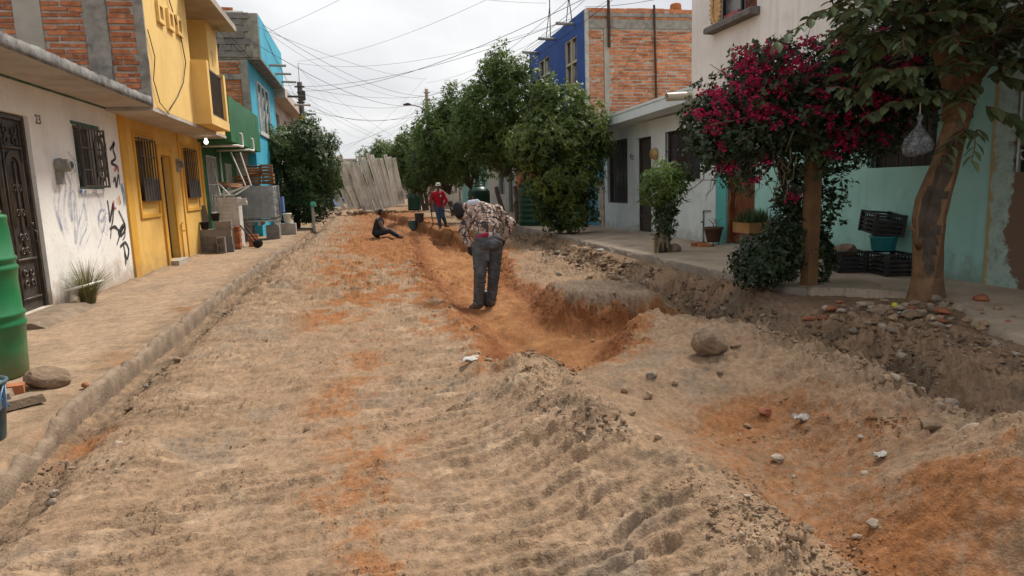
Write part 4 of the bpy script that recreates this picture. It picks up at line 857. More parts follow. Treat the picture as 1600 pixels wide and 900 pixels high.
# ================================================================== light blue house
XR = 7.4
LBLUE = mat('pale_blue_paint', (0.61,0.70,0.72), (0.55,0.635,0.655), 1.4, 0.8, 0.2, 24, streak=((0.33,0.37,0.37),0.3), dirt_h=((0.27,0.23,0.19),0.55,0.12), dirt=((0.38,0.42,0.42),0.4,1.2))
lb = thing('pale_blue_house', (7.6, 16.9, 0.1), 'low pale blue house with flat overhanging roof and dark screen door', 'house')
mb = MB(); wall(mb, 'x', XR, XR+0.25, 13.42, 20.38, 0.0, 3.1, [(18.46,20.10,0.92,2.77), (16.82,17.80,0.15,2.70), (14.15,15.97,1.55,2.72)]); mb.build('wall', LBLUE, lb)
mb = MB(); mb.box((XR+0.25, 20.2, 0), (11.5, 20.38, 3.1)); mb.build('party_wall', LBLUE, lb)
mb = MB(); mb.prism([(6.78,13.42,3.17),(6.78,20.40,3.06),(11.6,20.40,3.12),(11.6,13.42,3.17)], (0,0,0.22)); mb.build('roof_slab', LBLUE, lb)
mb = MB(); mb.prism([(6.76,13.43,3.395),(6.76,20.40,3.285),(6.98,20.40,3.285),(6.98,13.43,3.395)], (0,0,0.06)); mb.build('roof_lip', LBLUE, lb)
mb = MB(); mb.box((XR-0.02, 17.85, 0.86), (XR, 18.42, 0.89)) if False else None
mb.tube([(XR-0.004, 13.5, 1.52), (XR-0.004, 16.7, 1.55)], 0.008, 4); mb.build('wall_groove', mat('groove_shadow_paint', (0.30,0.34,0.35)), lb)
def screen(name, y0, y1, z0, z1, parent, kind):
    w = MB(); w.box((XR+0.14, y0, z0), (XR+0.18, y1, z1)); o = w.build(name, GLASS if kind != 'door' else mat('screen_mesh', (0.065,0.062,0.058), (0.045,0.043,0.04), 3, 0.7, 0.2, 200), parent); f = MB()
    for a in (y0+0.02, y1-0.02): f.bar((XR+0.10, a, z0), (XR+0.10, a, z1), 0.045)
    for a in (z0+0.02, z1-0.02): f.bar((XR+0.102, y0, a), (XR+0.102, y1, a), 0.045)
    if kind == 'door': f.bar((XR+0.102, y0, z0+0.45), (XR+0.102, y1, z0+0.45), 0.06); f.box((XR+0.11, y0+0.04, z0+0.04), (XR+0.125, y1-0.04, z0+0.42))
    f.build('frame', IRON, o); g = MB()
    if kind == 'plain':
        for a in np.linspace(y0+0.2, y1-0.2, 5): g.bar((XR+0.06, a, z0), (XR+0.06, a, z1), 0.014)
        g.bar((XR+0.06, y0, (z0+z1)/2), (XR+0.06, y1, (z0+z1)/2), 0.02)
    elif kind == 'rays':
        c = ((y0+y1)/2, z0+0.35)
        for t in range(16):
            a = t*math.pi/8; dy, dz = math.cos(a), math.sin(a); s = min(((y1-y0)/2)/abs(dy) if abs(dy) > 1e-3 else 9, ((z1-c[1]) if dz > 0 else (c[1]-z0))/abs(dz) if abs(dz) > 1e-3 else 9)
            g.bar((XR+0.02, c[0]+0.12*dy, c[1]+0.12*dz), (XR+0.02, c[0]+s*dy, c[1]+s*dz), 0.014)
        g.tube(arc((XR+0.02, c[0], c[1]), 0.12, 0, 2*math.pi, 16), 0.008, 5); g.tube(arc((XR+0.02, c[0], c[1]), 0.32, 0, 2*math.pi, 22), 0.008, 5)
        for a in (y0, y1): g.bar((XR+0.02, a, z0), (XR+0.02, a, z1), 0.02)
        for a in (z0, z1): g.bar((XR+0.02, y0, a), (XR+0.02, y1, a), 0.02)
    if g.v: g.build('grille', mat('brown_painted_iron', (0.075,0.040,0.028), (0.05,0.03,0.022), 8, 0.5, 0.1), o)
screen('window', 18.46, 20.10, 0.92, 2.77, lb, 'plain'); screen('door', 16.82, 17.80, 0.15, 2.70, lb, 'door'); screen('window', 14.15, 15.97, 1.55, 2.72, lb, 'rays')
mb = MB(); mb.lathe((XR-0.01, 16.50, 2.22), [(0.15,0.0),(0.16,-0.03),(0.13,-0.06),(0.11,-0.13),(0.0,-0.14)], 20, rot=(0, math.pi/2, 0)); mo = mb.build('electric_meter', mat('yellowed_meter_dome', (0.42,0.29,0.13), (0.33,0.22,0.09), 9, 0.5, 0.1), lb, smooth=True)
lettering('425', 0.20, (XR-0.004, 18.14, 2.22), (math.pi/2, R(18), -math.pi/2), mat('black_number_paint', (0.05,0.05,0.05)), lb)
mb = MB(); mb.tube([(XR-0.02,13.95,0.15),(XR-0.02,13.95,0.85),(XR-0.02,13.65,0.85)], 0.016, 6); mb.tube([(XR-0.02,13.95,0.6),(XR-0.08,13.95,0.6)], 0.02, 6); mb.build('water_pipe', CONC_EDGE, lb)
mb = MB(); mb.tube([(7.1, 13.46, 3.285), (6.26, 13.44, 3.245)], 0.085, 14, cap=False); mb.tube([(7.1, 13.46, 3.285), (6.262, 13.44, 3.245)], 0.072, 14, cap=False); mb.build('rain_spout', mat('cream_pvc', (0.60,0.52,0.40), (0.5,0.43,0.32), 4, 0.45, 0.05), lb, smooth=True)
mb = MB(); mb.box((7.36, 20.40, 0.0), (7.9, 20.85, 1.65)); mb.build('gate_pillar', mat('flaking_whitewash', (0.52,0.48,0.43), (0.36,0.31,0.26), 6, 0.9, 0.4, 40, dirt=((0.27,0.2,0.15),0.6,2.5)), lb)
mb = MB(); mb.box((XR-0.3, 16.78, 0.0), (XR+0.02, 17.85, 0.19)); mb.build('door_step', CONC_SMOOTH, lb)

# ================================================================== cobalt house with its bare brick gable
COBALT = mat('cobalt_paint', (0.022,0.085,0.32), (0.018,0.062,0.25), 1.2, 0.75, 0.2, 20, streak=((0.03,0.13,0.38),0.5), dirt=((0.02,0.05,0.17),0.5,0.9))
bh = thing('cobalt_house', (8.4, 24, 0.1), 'cobalt blue upper storey with bare brick gable above the pale blue roof', 'house')
XB = 6.86
mb = MB(); mb.box((XB, 20.455, 3.2), (XB+0.03, 20.622, 6.72)); wall(mb, 'x', XB, XB+0.25, 20.624, 27.4, 3.2, 6.72, [(21.25,22.50,4.25,6.15), (24.5,25.95,4.4,6.15)]); mb.build('upper_wall', COBALT, bh)
mb = MB(); wall(mb, 'x', XR, XR+0.25, 20.86, 27.4, 0.0, 3.2, [(22.0,23.0,0.2,2.6), (24.5,26.5,1.2,2.6)]); mb.build('wall', mat('sky_blue_paint', (0.12,0.36,0.50), (0.10,0.30,0.43), 1.5, 0.8, 0.2), bh)
mb = MB(); mb.box((XB+0.3, 20.86, 3.12), (11.6, 27.4, 3.19)); mb.build('floor_slab', CONC, bh)
mb = MB(); mb.box((XB+0.25, 27.2, 0), (11.6, 27.4, 6.72)); mb.build('party_wall', MORTAR, bh)
mb = MB(); mb.box((XR+0.12, 24.5, 1.2), (XR+0.16, 26.5, 2.6)); mb.build('window', GLASS, bh)
mb = MB(); mb.box((XR+0.12, 22.0, 0.2), (XR+0.16, 23.0, 2.6)); mb.build('door', mat('brown_door_paint', (0.16,0.065,0.03), (0.11,0.045,0.022), 5, 0.6, 0.15), bh)
for y0, y1, z0, z1 in ((21.25,22.50,4.25,6.15), (24.5,25.95,4.4,6.15)):
    w = MB(); w.box((XB+0.12, y0, z0), (XB+0.14, y1, z1)); wn = w.build('window', mat('old_window_glass', (0.16,0.16,0.15), (0.10,0.10,0.10), 2, 0.15, 0.05), bh); f = MB(); f2 = MB()
    for a in (y0, (y0+y1)/2, y1): f.bar((XB+0.05, a, z0), (XB+0.05, a, z1), 0.08)
    for a in (z0, z0+1.15, z1): f.bar((XB+0.052, y0, a), (XB+0.052, y1, a), 0.07)
    f.build('frame', mat('cream_window_frame', (0.52,0.47,0.36), (0.42,0.37,0.27), 5, 0.7, 0.2), wn)
    c = MB(); c.box((XB+0.16, y0+0.05, z0), (XB+0.165, (y0+y1)/2-0.05, z1)); c.build('curtain', mat('pale_curtain', (0.55,0.53,0.48), None, 3), wn)
mb = MB(); mb.box((XB+0.032, 20.44, 3.3), (11.6, 20.62, 6.72)); mb.build('gable_wall', MORTAR, bh)
rough_block('concrete_column', (7.46, 20.40, 3.3), (7.62, 20.46, 6.16), CONC_SMOOTH, bh, 0.008, 6)
rough_block('concrete_corner', (6.855, 20.405, 3.3), (6.97, 20.46, 6.72), mat('chipped_pale_render', (0.50,0.47,0.42), (0.38,0.35,0.31), 6, 0.9, 0.5), bh, 0.014, 7)
rough_block('ring_beam', (6.98, 20.395, 6.17), (11.5, 20.46, 6.43), CONC, bh, 0.008, 8); rough_block('ring_beam', (6.98, 20.40, 6.52), (11.5, 20.46, 6.62), CONC, bh, 0.014, 9)
BRICK2 = mat('orange_brick', (0.56,0.225,0.105), (0.40,0.135,0.062), 6.0, 0.92, 0.7, 45, per_object=0.30, speck=((0.46,0.37,0.30),0.55,8), dirt=((0.24,0.10,0.06),0.5,3.5))
BM2 = brick_meshes(BRICK2, 5, seed=21)
brick_field(bh, BM2, 20.44, 6.98, 10.6, 3.42, 6.16, L=0.315, Hc=0.093, skip=((7.46,7.62),), seed=31, limit=280, stuff_mat=BRICK2)
brick_field(bh, BM2, 20.44, 6.98, 10.6, 6.43, 6.53, L=0.315, Hc=0.09, seed=33, limit=20, stuff_mat=BRICK2); brick_field(bh, BM2, 20.44, 6.90, 10.6, 6.62, 6.76, L=0.315, Hc=0.075, seed=34, limit=0, stuff_mat=BRICK2)
RUST = mat('rusty_iron', (0.085,0.042,0.025), (0.05,0.03,0.022), 9, 0.8, 0.3, 60)
mb = MB(); mb.tube([(7.60,20.33,5.60),(7.58,20.33,7.6)], 0.045, 8); mb.build('iron_pipe', RUST, bh); mb = MB(); mb.tube([(9.14,20.33,3.4),(9.06,20.33,6.85)], 0.035, 8); mb.build('iron_pipe', RUST, bh)
for y in (21.4, 23.6, 26.0): mb = MB(); mb.tube([(XB+0.05, y, 6.50), (XB-0.62, y, 6.52)], 0.05, 10); mb.build('rain_spout', mat('grey_cement_pipe', (0.34,0.33,0.31)), bh, smooth=True)
for y, h_, lean in ((22.0, 1.3, -0.15), (24.6, 1.9, 0.0)):
    mb = MB(); mb.tube([(XB+0.1, y, 6.7), (XB+0.1+lean, y, 6.7+h_)], 0.018, 6); mb.tube([(XB+0.1, y+0.7, 6.7), (XB+0.1+lean*0.6, y, 6.7+h_*0.6)], 0.014, 6); mb.build('roof_mast', RUST, bh)
mb = MB(); mb.lathe((9.95, 20.7, 6.75), [(0.16,0),(0.18,0.05),(0.17,0.22),(0.13,0.25)], 14); mb.build('roof_pot', mat('terracotta', (0.42,0.14,0.05), (0.34,0.11,0.04), 6, 0.8, 0.2), bh, smooth=True)

# ================================================================== teal house with its white upper storey
TEAL = mat('sea_green_paint', (0.34,0.61,0.555), (0.29,0.55,0.495), 1.3, 0.8, 0.25, 22, streak=((0.20,0.42,0.38),0.35), dirt=((0.18,0.38,0.34),0.45,1.2), dirt_h=((0.17,0.20,0.16),0.7,0.18), speck=((0.30,0.45,0.40),0.4,11))
tl_h = thing('teal_house', (8.0, 10, 0.1), 'sea green house with white upper storey and brown timber door', 'house')
mb = MB(); wall(mb, 'x', XR, XR+0.25, 6.87, 13.40, 0.0, 3.2, [(7.70,8.95,1.62,2.45), (11.95,12.95,0.20,2.35)]); mb.build('wall', TEAL, tl_h)
mb = MB(); mb.box((XR-0.03, 12.97, 0.0), (XR, 13.40, 3.2)); mb.build('pilaster', mat('bright_turquoise_paint', (0.10,0.42,0.40), (0.09,0.36,0.34), 2, 0.7, 0.15, dirt_h=((0.2,0.22,0.18),0.5,0.15)), tl_h)
WHITE_UP = mat('off_white_plaster', (0.78,0.755,0.715), (0.70,0.675,0.635), 1.2, 0.88, 0.2, 22, streak=((0.45,0.38,0.31),0.35), dirt=((0.48,0.44,0.4),0.4,1.0))
mb = MB(); wall(mb, 'x', 6.80, 7.05, 2.0, 13.40, 3.2, 9.0, [(11.02,12.30,4.42,6.0)]); mb.box((7.05, 13.2, 3.2), (11.6, 13.40, 9.0)); mb.build('upper_wall', WHITE_UP, tl_h)
mb = MB(); mb.box((7.05, 2.0, 3.2), (11.6, 13.2, 3.3)); mb.build('floor_slab', SOFFIT, tl_h)
w = MB(); w.box((6.96, 11.02, 4.42), (7.0, 12.30, 6.0)); wn = w.build('window', mat('reflecting_glass', (0.30,0.31,0.32), (0.12,0.11,0.11), 2.5, 0.1, 0.05), tl_h)
mb = MB(); mb.bar((6.90,11.65,4.42),(6.90,11.65,6.0),0.05); mb.bar((6.90,12.28,4.42),(6.90,12.28,6.0),0.05); mb.bar((6.90,11.05,4.42),(6.90,11.05,6.0),0.05); mb.build('frame', BLACK_IN, wn)
mb = MB(); mb.box((6.93, 11.08, 4.42), (6.94, 11.6, 6.0)); mb.build('curtain', mat('rust_curtain', (0.20,0.06,0.03), (0.05,0.02,0.015), 9, 0.8, 0.2), wn)
mb = MB(); mb.prism([(6.60,10.92,4.30),(6.60,10.92,4.38),(6.64,10.92,4.42),(7.02,10.92,4.42),(7.02,10.92,4.28)], (0,1.62,0)); mb.build('sill', mat('grey_cement_sill', (0.17,0.15,0.14), (0.11,0.10,0.095), 5, 0.9, 0.4), wn)
mb = MB(); mb.obox((6.90, 11.95, 4.50), (0.12, 0.5, 0.12), (0,0,0)); mb.build('cushion', mat('pink_cloth', (0.42,0.11,0.12), None, 6), wn)
GOLD = mat('gilded_plaster', (0.58,0.42,0.17), (0.42,0.2,0.1), 12, 0.5, 0.3, 40)
pq = MB()
for i in range(26):
    a = 2*math.pi*i/26; p = (6.76, 12.36+0.15*math.cos(a), 4.75+0.30*math.sin(a)); q = (6.76, 12.36+0.225*math.cos(a), 4.75+0.385*math.sin(a)); pq.bar(p, q, 0.03, 0.03)
pq.tube([(6.765, 12.36+0.15*math.cos(2*math.pi*i/20), 4.75+0.30*math.sin(2*math.pi*i/20)) for i in range(21)], 0.03, 6); pq.box((6.78, 12.24, 4.52), (6.80, 12.48, 4.98)); pq.build('wall_plaque', GOLD, tl_h, label='oval gilt wall plaque with a ring of rays')
for yb in (10.4,): mb = MB(); mb.tube([(6.72, 9.2, 4.45), (6.80, 9.2, 4.45)], 0.03, 8); mb.build('wall_stub', CONC_EDGE, tl_h)
BROWN = mat('brown_varnished_timber', (0.17,0.060,0.025), (0.115,0.04,0.017), 5, 0.55, 0.2, 30, streak=((0.08,0.03,0.015),0.5))
d = MB(); d.box((XR+0.10, 12.0, 0.22), (XR+0.15, 12.9, 1.38)); d.box((XR+0.12, 12.0, 1.38), (XR+0.15, 12.9, 2.3)); do = d.build('door', BROWN, tl_h)
mb = MB(); mb.box((XR-0.005, 11.95, 0.2), (XR+0.1, 12.05, 2.35)); mb.box((XR-0.005, 12.85, 0.2), (XR+0.1, 12.95, 2.35)); mb.box((XR-0.005, 12.05, 2.25), (XR+0.1, 12.85, 2.35)); mb.box((XR+0.06, 12.05, 1.32), (XR+0.11, 12.85, 1.46)); mb.box((XR+0.06, 12.05, 0.2), (XR+0.11, 12.85, 0.36)); mb.build('frame', BROWN, do)
mb = MB()
for a in np.linspace(12.12, 12.78, 6): mb.bar((XR+0.09, a, 1.46), (XR+0.09, a, 2.25), 0.03)
mb.build('grille', mat('grey_slats', (0.16,0.17,0.18), None, 5), do)
w = MB(); w.box((XR+0.15, 7.70, 1.62), (XR+0.19, 8.95, 2.45)); wn = w.build('window', BLACK_IN, tl_h); mb = MB()
for a in np.linspace(7.72, 8.93, 6): mb.bar((XR+0.08, a, 1.62), (XR+0.08, a, 2.45), 0.02)
mb.bar((XR+0.082, 7.7, 1.9), (XR+0.082, 8.95, 1.9), 0.03); mb.build('grille', RUST, wn)
mb = MB(); mb.add([(XR-0.006,11.26,0.86),(XR-0.006,11.06,0.86),(XR-0.006,11.18,0.62)], [(0,1,2)]); mb.build('painted_triangle', mat('green_stencil', (0.02,0.22,0.18)), tl_h)
mb = MB(); mb.box((XR-0.35, 11.9, 0.0), (XR+0.1, 13.0, 0.185)); mb.build('door_step', CONC_SMOOTH, tl_h)

# ================================================================== mint house, mostly out of frame
def mint_material():
    m, nt, b = mat_new('mint_paint_with_brown_patch'); p = worldpos(nt); g = N(nt, 'ShaderNodeNewGeometry'); sx = N(nt, 'ShaderNodeSeparateXYZ'); nt.links.new(g.outputs['Position'], sx.inputs[0])
    n1 = noise(nt, p, 1.6, 6, 0.65); n2 = noise(nt, p, 9, 6, 0.65)
    base = mixc(nt, ramp(nt, n2, 0.4, 0.65), (0.36,0.47,0.41), (0.27,0.37,0.32)); base = mixc(nt, ramp(nt, n2, 0.60, 0.66, 0, 0.6), base, (0.24,0.20,0.15))
    f = N(nt, 'ShaderNodeMath', operation='MULTIPLY_ADD'); nt.links.new(n1, f.inputs[0]); f.inputs[1].default_value = 0.9; nt.links.new(sx.outputs[1], f.inputs[2])
    col = mixc(nt, ramp(nt, f.outputs[0], 6.93, 6.97, 1, 0), base, (0.17,0.105,0.07))
    st = N(nt, 'ShaderNodeMath', operation='MULTIPLY_ADD'); nt.links.new(n2, st.inputs[0]); st.inputs[1].default_value = 0.18; nt.links.new(sx.outputs[1], st.inputs[2])
    col = mixc(nt, ramp(nt, st.outputs[0], 6.88, 6.93, 0, 0.8), col, (0.36,0.25,0.07))
    nt.links.new(col, b.inputs['Base Color']); b.inputs['Roughness'].default_value = 0.85; bump(nt, b, n2, 0.5, 0.02); return m
mn = thing('mint_house', (7.8, 4.5, 0.1), 'peeling mint green house front with a dull brown patch', 'house')
mb = MB(); wall(mb, 'x', XR-0.02, XR+0.25, 2.0, 6.868, 0.0, 3.2, [(4.9,6.62,1.50,2.5)]); mb.build('wall', mint_material(), mn)
w = MB(); w.box((XR+0.15, 4.9, 1.5), (XR+0.19, 6.62, 2.5)); wn = w.build('window', BLACK_IN, mn); mb = MB()
for a in np.linspace(4.95, 6.57, 12): mb.bar((XR+0.04, a, 1.5), (XR+0.04, a, 2.5), 0.016)
for k in range(8): scroll(mb, (XR+0.035, 6.5-0.2*k, 1.68), 0.08, 1.0, 1, 0.008); 
mb.build('grille', WHITE_MET, wn)
# a closed run of houses behind the trees farther up the street
HC = [((0.50,0.16,0.09), 'terracotta painted house behind the far street trees', 27.45, 33), ((0.46,0.47,0.44), 'grey white house behind the far street trees', 33.05, 41), ((0.20,0.44,0.40), 'aqua house at the far end of the tree row', 41.05, 52), ((0.55,0.50,0.42), 'cream house past the leaning sheets', 52.05, 66)]
for k, (c, lab, y0, y1) in enumerate(HC):
    t = thing('row_house', (8, (y0+y1)/2, 0.1), lab, 'house', 'houses far up the street')
    mb = MB(); wall(mb, 'x', XR, XR+0.25, y0, y1, 0, 3.1, [(y0+0.8, y0+1.8, 0.2, 2.4), (y0+2.8, y0+4.4, 1.1, 2.4)]); mb.box((XR+0.25, y0, 0), (11.5, y0+0.2, 3.1)); mb.build('wall', mat('row_paint_%d' % k, c, None, 1.3, 0.85, 0.2, dirt_h=((0.25,0.2,0.15),0.5,0.2)), t)
    mb = MB(); mb.box((6.9, y0, 3.1), (11.5, y1, 3.35)); mb.build('roof_slab', CONC_SMOOTH, t)
    mb = MB(); mb.box((XR+0.12, y0+0.8, 0.2), (XR+0.16, y0+1.8, 2.4)); mb.build('door', IRON if k % 2 else BROWN, t); mb = MB(); mb.box((XR+0.12, y0+2.8, 1.1), (XR+0.16, y0+4.4, 2.4)); mb.build('window', GLASS, t)
for k, (c, lab, y0, y1, h_) in enumerate([((0.42,0.38,0.33), 'grey house beyond the mango tree', 43.05, 54, 3.3), ((0.50,0.34,0.22), 'ochre house beyond the mango tree', 54.05, 68, 3.1)]):
    t = thing('row_house', (-4.5, (y0+y1)/2, 0.1), lab, 'house', 'houses far up the street')
    mb = MB(); wall(mb, 'x', -3.9, -4.15, y0, y1, 0, h_, [(y0+0.8, y0+1.8, 0.2, 2.4), (y0+2.8, y0+4.4, 1.1, 2.4)]); mb.box((-8, y1-0.2, 0), (-4.15, y1, h_)); mb.build('wall', mat('row_paint_l%d' % k, c, None, 1.3, 0.85, 0.2, dirt_h=((0.25,0.2,0.15),0.5,0.2)), t)
    mb = MB(); mb.box((-8.2, y0, h_), (-3.4, y1, h_+0.25)); mb.build('roof_slab', CONC_SMOOTH, t); mb = MB(); mb.box((-4.06, y0+0.8, 0.2), (-4.02, y0+1.8, 2.4)); mb.build('door', IRON, t); mb = MB(); mb.box((-4.06, y0+2.8, 1.1), (-4.02, y0+4.4, 2.4)); mb.build('window', GLASS, t)

# ================================================================== VEGETATION
RG = np.random.default_rng(5)
def unit(v): return v/np.maximum(np.linalg.norm(v, axis=-1, keepdims=True), 1e-9)
def rand_dirs(n): return unit(RG.normal(size=(n, 3)))
def leaf_geo(base, d, nrm, L, W, fold=0.25, droop=0.25, tint=None):
    """kite leaves of six points folded on the midrib; arrays of n leaves -> verts, tris, tint"""
    n = len(base); d = unit(d); s = unit(np.cross(d, nrm)); up = unit(np.cross(s, d)); L = np.broadcast_to(L, n)[:, None]; W = np.broadcast_to(W, n)[:, None]
    m = base + d*L*0.45 + up*L*0.03
    tip = base + d*L*0.97 - up*L*droop
    a = base + d*L*0.42 + s*W*0.5 + up*W*fold; b = base + d*L*0.42 - s*W*0.5 + up*W*fold
    V = np.stack([base, a, tip, b, m], 1).reshape(-1, 3); k = np.arange(n)[:, None]*5
    F = np.concatenate([k+[0,4,1], k+[1,4,2], k+[0,3,4], k+[3,2,4]], 1).reshape(-1, 3)
    T = np.repeat(tint if tint is not None else RG.random(n), 5)
    return V, F, T
def add_tint(o, T):
    a = o.data.attributes.new('tint', 'FLOAT', 'POINT'); a.data.foreach_set('value', T.astype(np.float32))
def crown_points(clumps, n, shell=0.45, gap=0.0, gf=1.6, seed=0):
    w = np.array([c[1][0]*c[1][1]*c[1][2]*(c[2] if len(c) > 2 else 1) for c in clumps])**0.8; k = RG.choice(len(clumps), n, p=w/w.sum())
    C = np.array([c[0] for c in clumps], float)[k]; Rr = np.array([c[1] for c in clumps], float)[k]; u = rand_dirs(n)
    q = (1-shell) + shell*RG.random(n)**0.6; q = np.where(RG.random(n) < 0.25, RG.random(n)**0.5, q)
    wob = 1 + 0.30*pn(u[:,0]*2.3+k*3.1, u[:,1]*2.3+u[:,2]*2.9, seed+71)*1.6
    P = C + u*Rr*(q*wob)[:, None]; out_ = unit(u*Rr)
    g = pn(P[:,0]*gf+P[:,2]*0.7, P[:,1]*gf-P[:,2]*1.1*gf*0.6, seed+3)
    keep = g > gap-0.5
    return P[keep], out_[keep], k[keep], g[keep]
def twig_leaves(P, O, per, L, W, spread=0.9, up=0.35, droop=0.25, jitter=0.05, tint=None, fold=0.22, hang=0.0):
    """a rosette of `per` leaves round each twig end"""
    n = len(P); D = unit(O + np.array([0,0,up]) + 0.55*rand_dirs(n)); a = unit(np.cross(D, rand_dirs(n))); b = np.cross(D, a); Vs = []; Fs = []; Ts = []; off = 0
    for j in range(per):
        t = 2*math.pi*(j*0.381966)+RG.random(n)*0.8; dd = unit(D*(1-spread*0.5) + spread*(a*np.cos(t)[:,None] + b*np.sin(t)[:,None]) - np.array([0,0,hang])); nn = unit(D + 0.3*rand_dirs(n))
        base = P + D*(RG.random(n)*L*0.7)[:,None] + jitter*RG.normal(size=(n,3))*0.3
        V, F, T = leaf_geo(base, dd, nn, L*RG.uniform(0.65, 1.15, n), W*RG.uniform(0.75, 1.15, n), fold, droop, None if tint is None else np.clip(tint + RG.normal(size=n)*0.13, 0, 1))
        Vs.append(V); Fs.append(F+off); Ts.append(T); off += len(V)
    return np.concatenate(Vs), np.concatenate(Fs), np.concatenate(Ts)
BARK = mat('grey_brown_bark', (0.13,0.098,0.072), (0.075,0.056,0.042), 6, 0.95, 0.9, 25)
def limb_path(p, q, sag=0.15, n=6, jit=0.05):
    p, q = np.array(p, float), np.array(q, float); o_ = []
    for i in range(n+1):
        t = i/n; w_ = math.sin(math.pi*t); o_.append(p + (q-p)*t + np.array([rnd.uniform(-jit,jit)*w_, rnd.uniform(-jit,jit)*w_, sag*w_ + rnd.uniform(-jit,jit)*w_*0.5]))
    return o_
def tree(name, base, clumps, ntwig, per, L, W, lm_, label, group=None, trunk=0.12, fork=None, stems=1, shell=0.45, gap=0.0, droop=0.25, bark=BARK, hang=0.0, cat='tree', up=0.35, seed=0, tintf=None):
    t = thing(name, base, label, cat, group); b = np.array(base, float)
    mb = MB(); fk = np.array(fork if fork else (b[0], b[1], clumps[0][0][2]-0.3))
    for s_ in range(stems):
        o0 = np.array([rnd.uniform(-0.2,0.2), rnd.uniform(-0.2,0.2), -0.15])*(0 if stems == 1 else 1) + np.array([0,0,-0.1]); path = limb_path(b+o0, fk + o0*1.5 + np.array([rnd.uniform(-.1,.1),0,0]), 0.0, 7, 0.06); k = len(path)
        mb.tube(path, [trunk*(1.35 if i == 0 else 1.0-0.35*i/k)/(1 if stems == 1 else 1.3) for i in range(k)], 10)
    mb.build('trunk', bark, t, smooth=True)
    mb = MB()
    for c in clumps:
        for z in range(3):
            e = np.array(c[0]) + np.array(c[1])*np.array([rnd.uniform(-.6,.6), rnd.uniform(-.6,.6), rnd.uniform(-.2,.7)]); path = limb_path(fk, e, 0.1, 6, 0.08); mb.tube(path, [trunk*0.5*(1-0.8*i/len(path)) for i in range(len(path))], 6)
    br = mb.build('branches', bark, t, smooth=True); br['kind'] = 'stuff'
    clumps = list(clumps); n0_ = len(clumps)
    for q in range(16):                                   # upright shoots that break the outline
        c = clumps[rnd.randrange(n0_)]; a = rnd.uniform(0, 6.28); e = rnd.uniform(0.25, 1.2); clumps.append(((c[0][0]+c[1][0]*math.cos(a)*math.cos(e)*1.02, c[0][1]+c[1][1]*math.sin(a)*math.cos(e)*1.02, c[0][2]+c[1][2]*math.sin(e)*1.12+0.06), (0.15*L/0.16, 0.15*L/0.16, rnd.uniform(0.22,0.42)), 0.55))
    P, O, k, g = crown_points(clumps, ntwig, shell, gap, seed=seed); ct = RG.random(len(clumps))*0.35
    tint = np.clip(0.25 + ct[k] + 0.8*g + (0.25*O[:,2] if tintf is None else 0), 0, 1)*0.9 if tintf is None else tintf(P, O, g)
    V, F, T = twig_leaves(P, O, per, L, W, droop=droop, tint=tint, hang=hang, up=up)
    o = mesh_np('crown', V, F, lm_, t); add_tint(o, T); o['kind'] = 'stuff'
    return t
MANGO = leaf_mat('mango_leaf', (0.026,0.054,0.016), (0.115,0.165,0.048), 0.32)
CITRUS = leaf_mat('citrus_leaf', (0.036,0.076,0.020), (0.160,0.235,0.055), 0.38)
CITRUS2 = leaf_mat('pale_citrus_leaf', (0.032,0.066,0.018), (0.190,0.250,0.055), 0.34)
FARLEAF = leaf_mat('far_tree_leaf', (0.048,0.090,0.025), (0.170,0.235,0.060), 0.38)

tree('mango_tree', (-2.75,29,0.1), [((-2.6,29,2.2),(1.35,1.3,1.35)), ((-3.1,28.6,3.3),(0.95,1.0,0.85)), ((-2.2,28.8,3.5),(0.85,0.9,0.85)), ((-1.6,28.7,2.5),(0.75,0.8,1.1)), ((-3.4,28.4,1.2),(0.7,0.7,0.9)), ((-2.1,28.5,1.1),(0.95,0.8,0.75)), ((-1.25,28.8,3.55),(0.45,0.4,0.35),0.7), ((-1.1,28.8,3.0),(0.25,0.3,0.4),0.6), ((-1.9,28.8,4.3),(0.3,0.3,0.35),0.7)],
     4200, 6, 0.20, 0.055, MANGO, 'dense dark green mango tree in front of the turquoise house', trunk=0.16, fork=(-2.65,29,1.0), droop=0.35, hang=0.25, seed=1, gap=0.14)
tree('citrus_tree', (5.65,18.5,0.1), [((5.6,18.5,0.85),(0.85,0.7,0.68)), ((5.45,18.4,1.75),(1.15,0.95,0.9)), ((5.15,18.3,2.65),(1.18,1.0,0.8)), ((6.05,18.4,2.7),(0.78,0.85,0.85)), ((5.4,18.4,3.4),(0.8,0.8,0.65)), ((5.0,18.3,3.85),(0.35,0.4,0.4),0.8), ((5.75,18.4,3.85),(0.35,0.4,0.35),0.8), ((4.5,18.3,2.35),(0.4,0.5,0.4),0.8), ((6.45,18.3,2.6),(0.3,0.4,0.25),0.6), ((4.85,18.2,1.2),(0.35,0.3,0.3),0.6)],
     4500, 6, 0.155, 0.062, CITRUS2, 'bushy citrus tree leafy to the ground beside the pale blue house', 'street trees along the kerb', trunk=0.09, fork=(5.6,18.5,0.9), seed=2, gap=0.22)
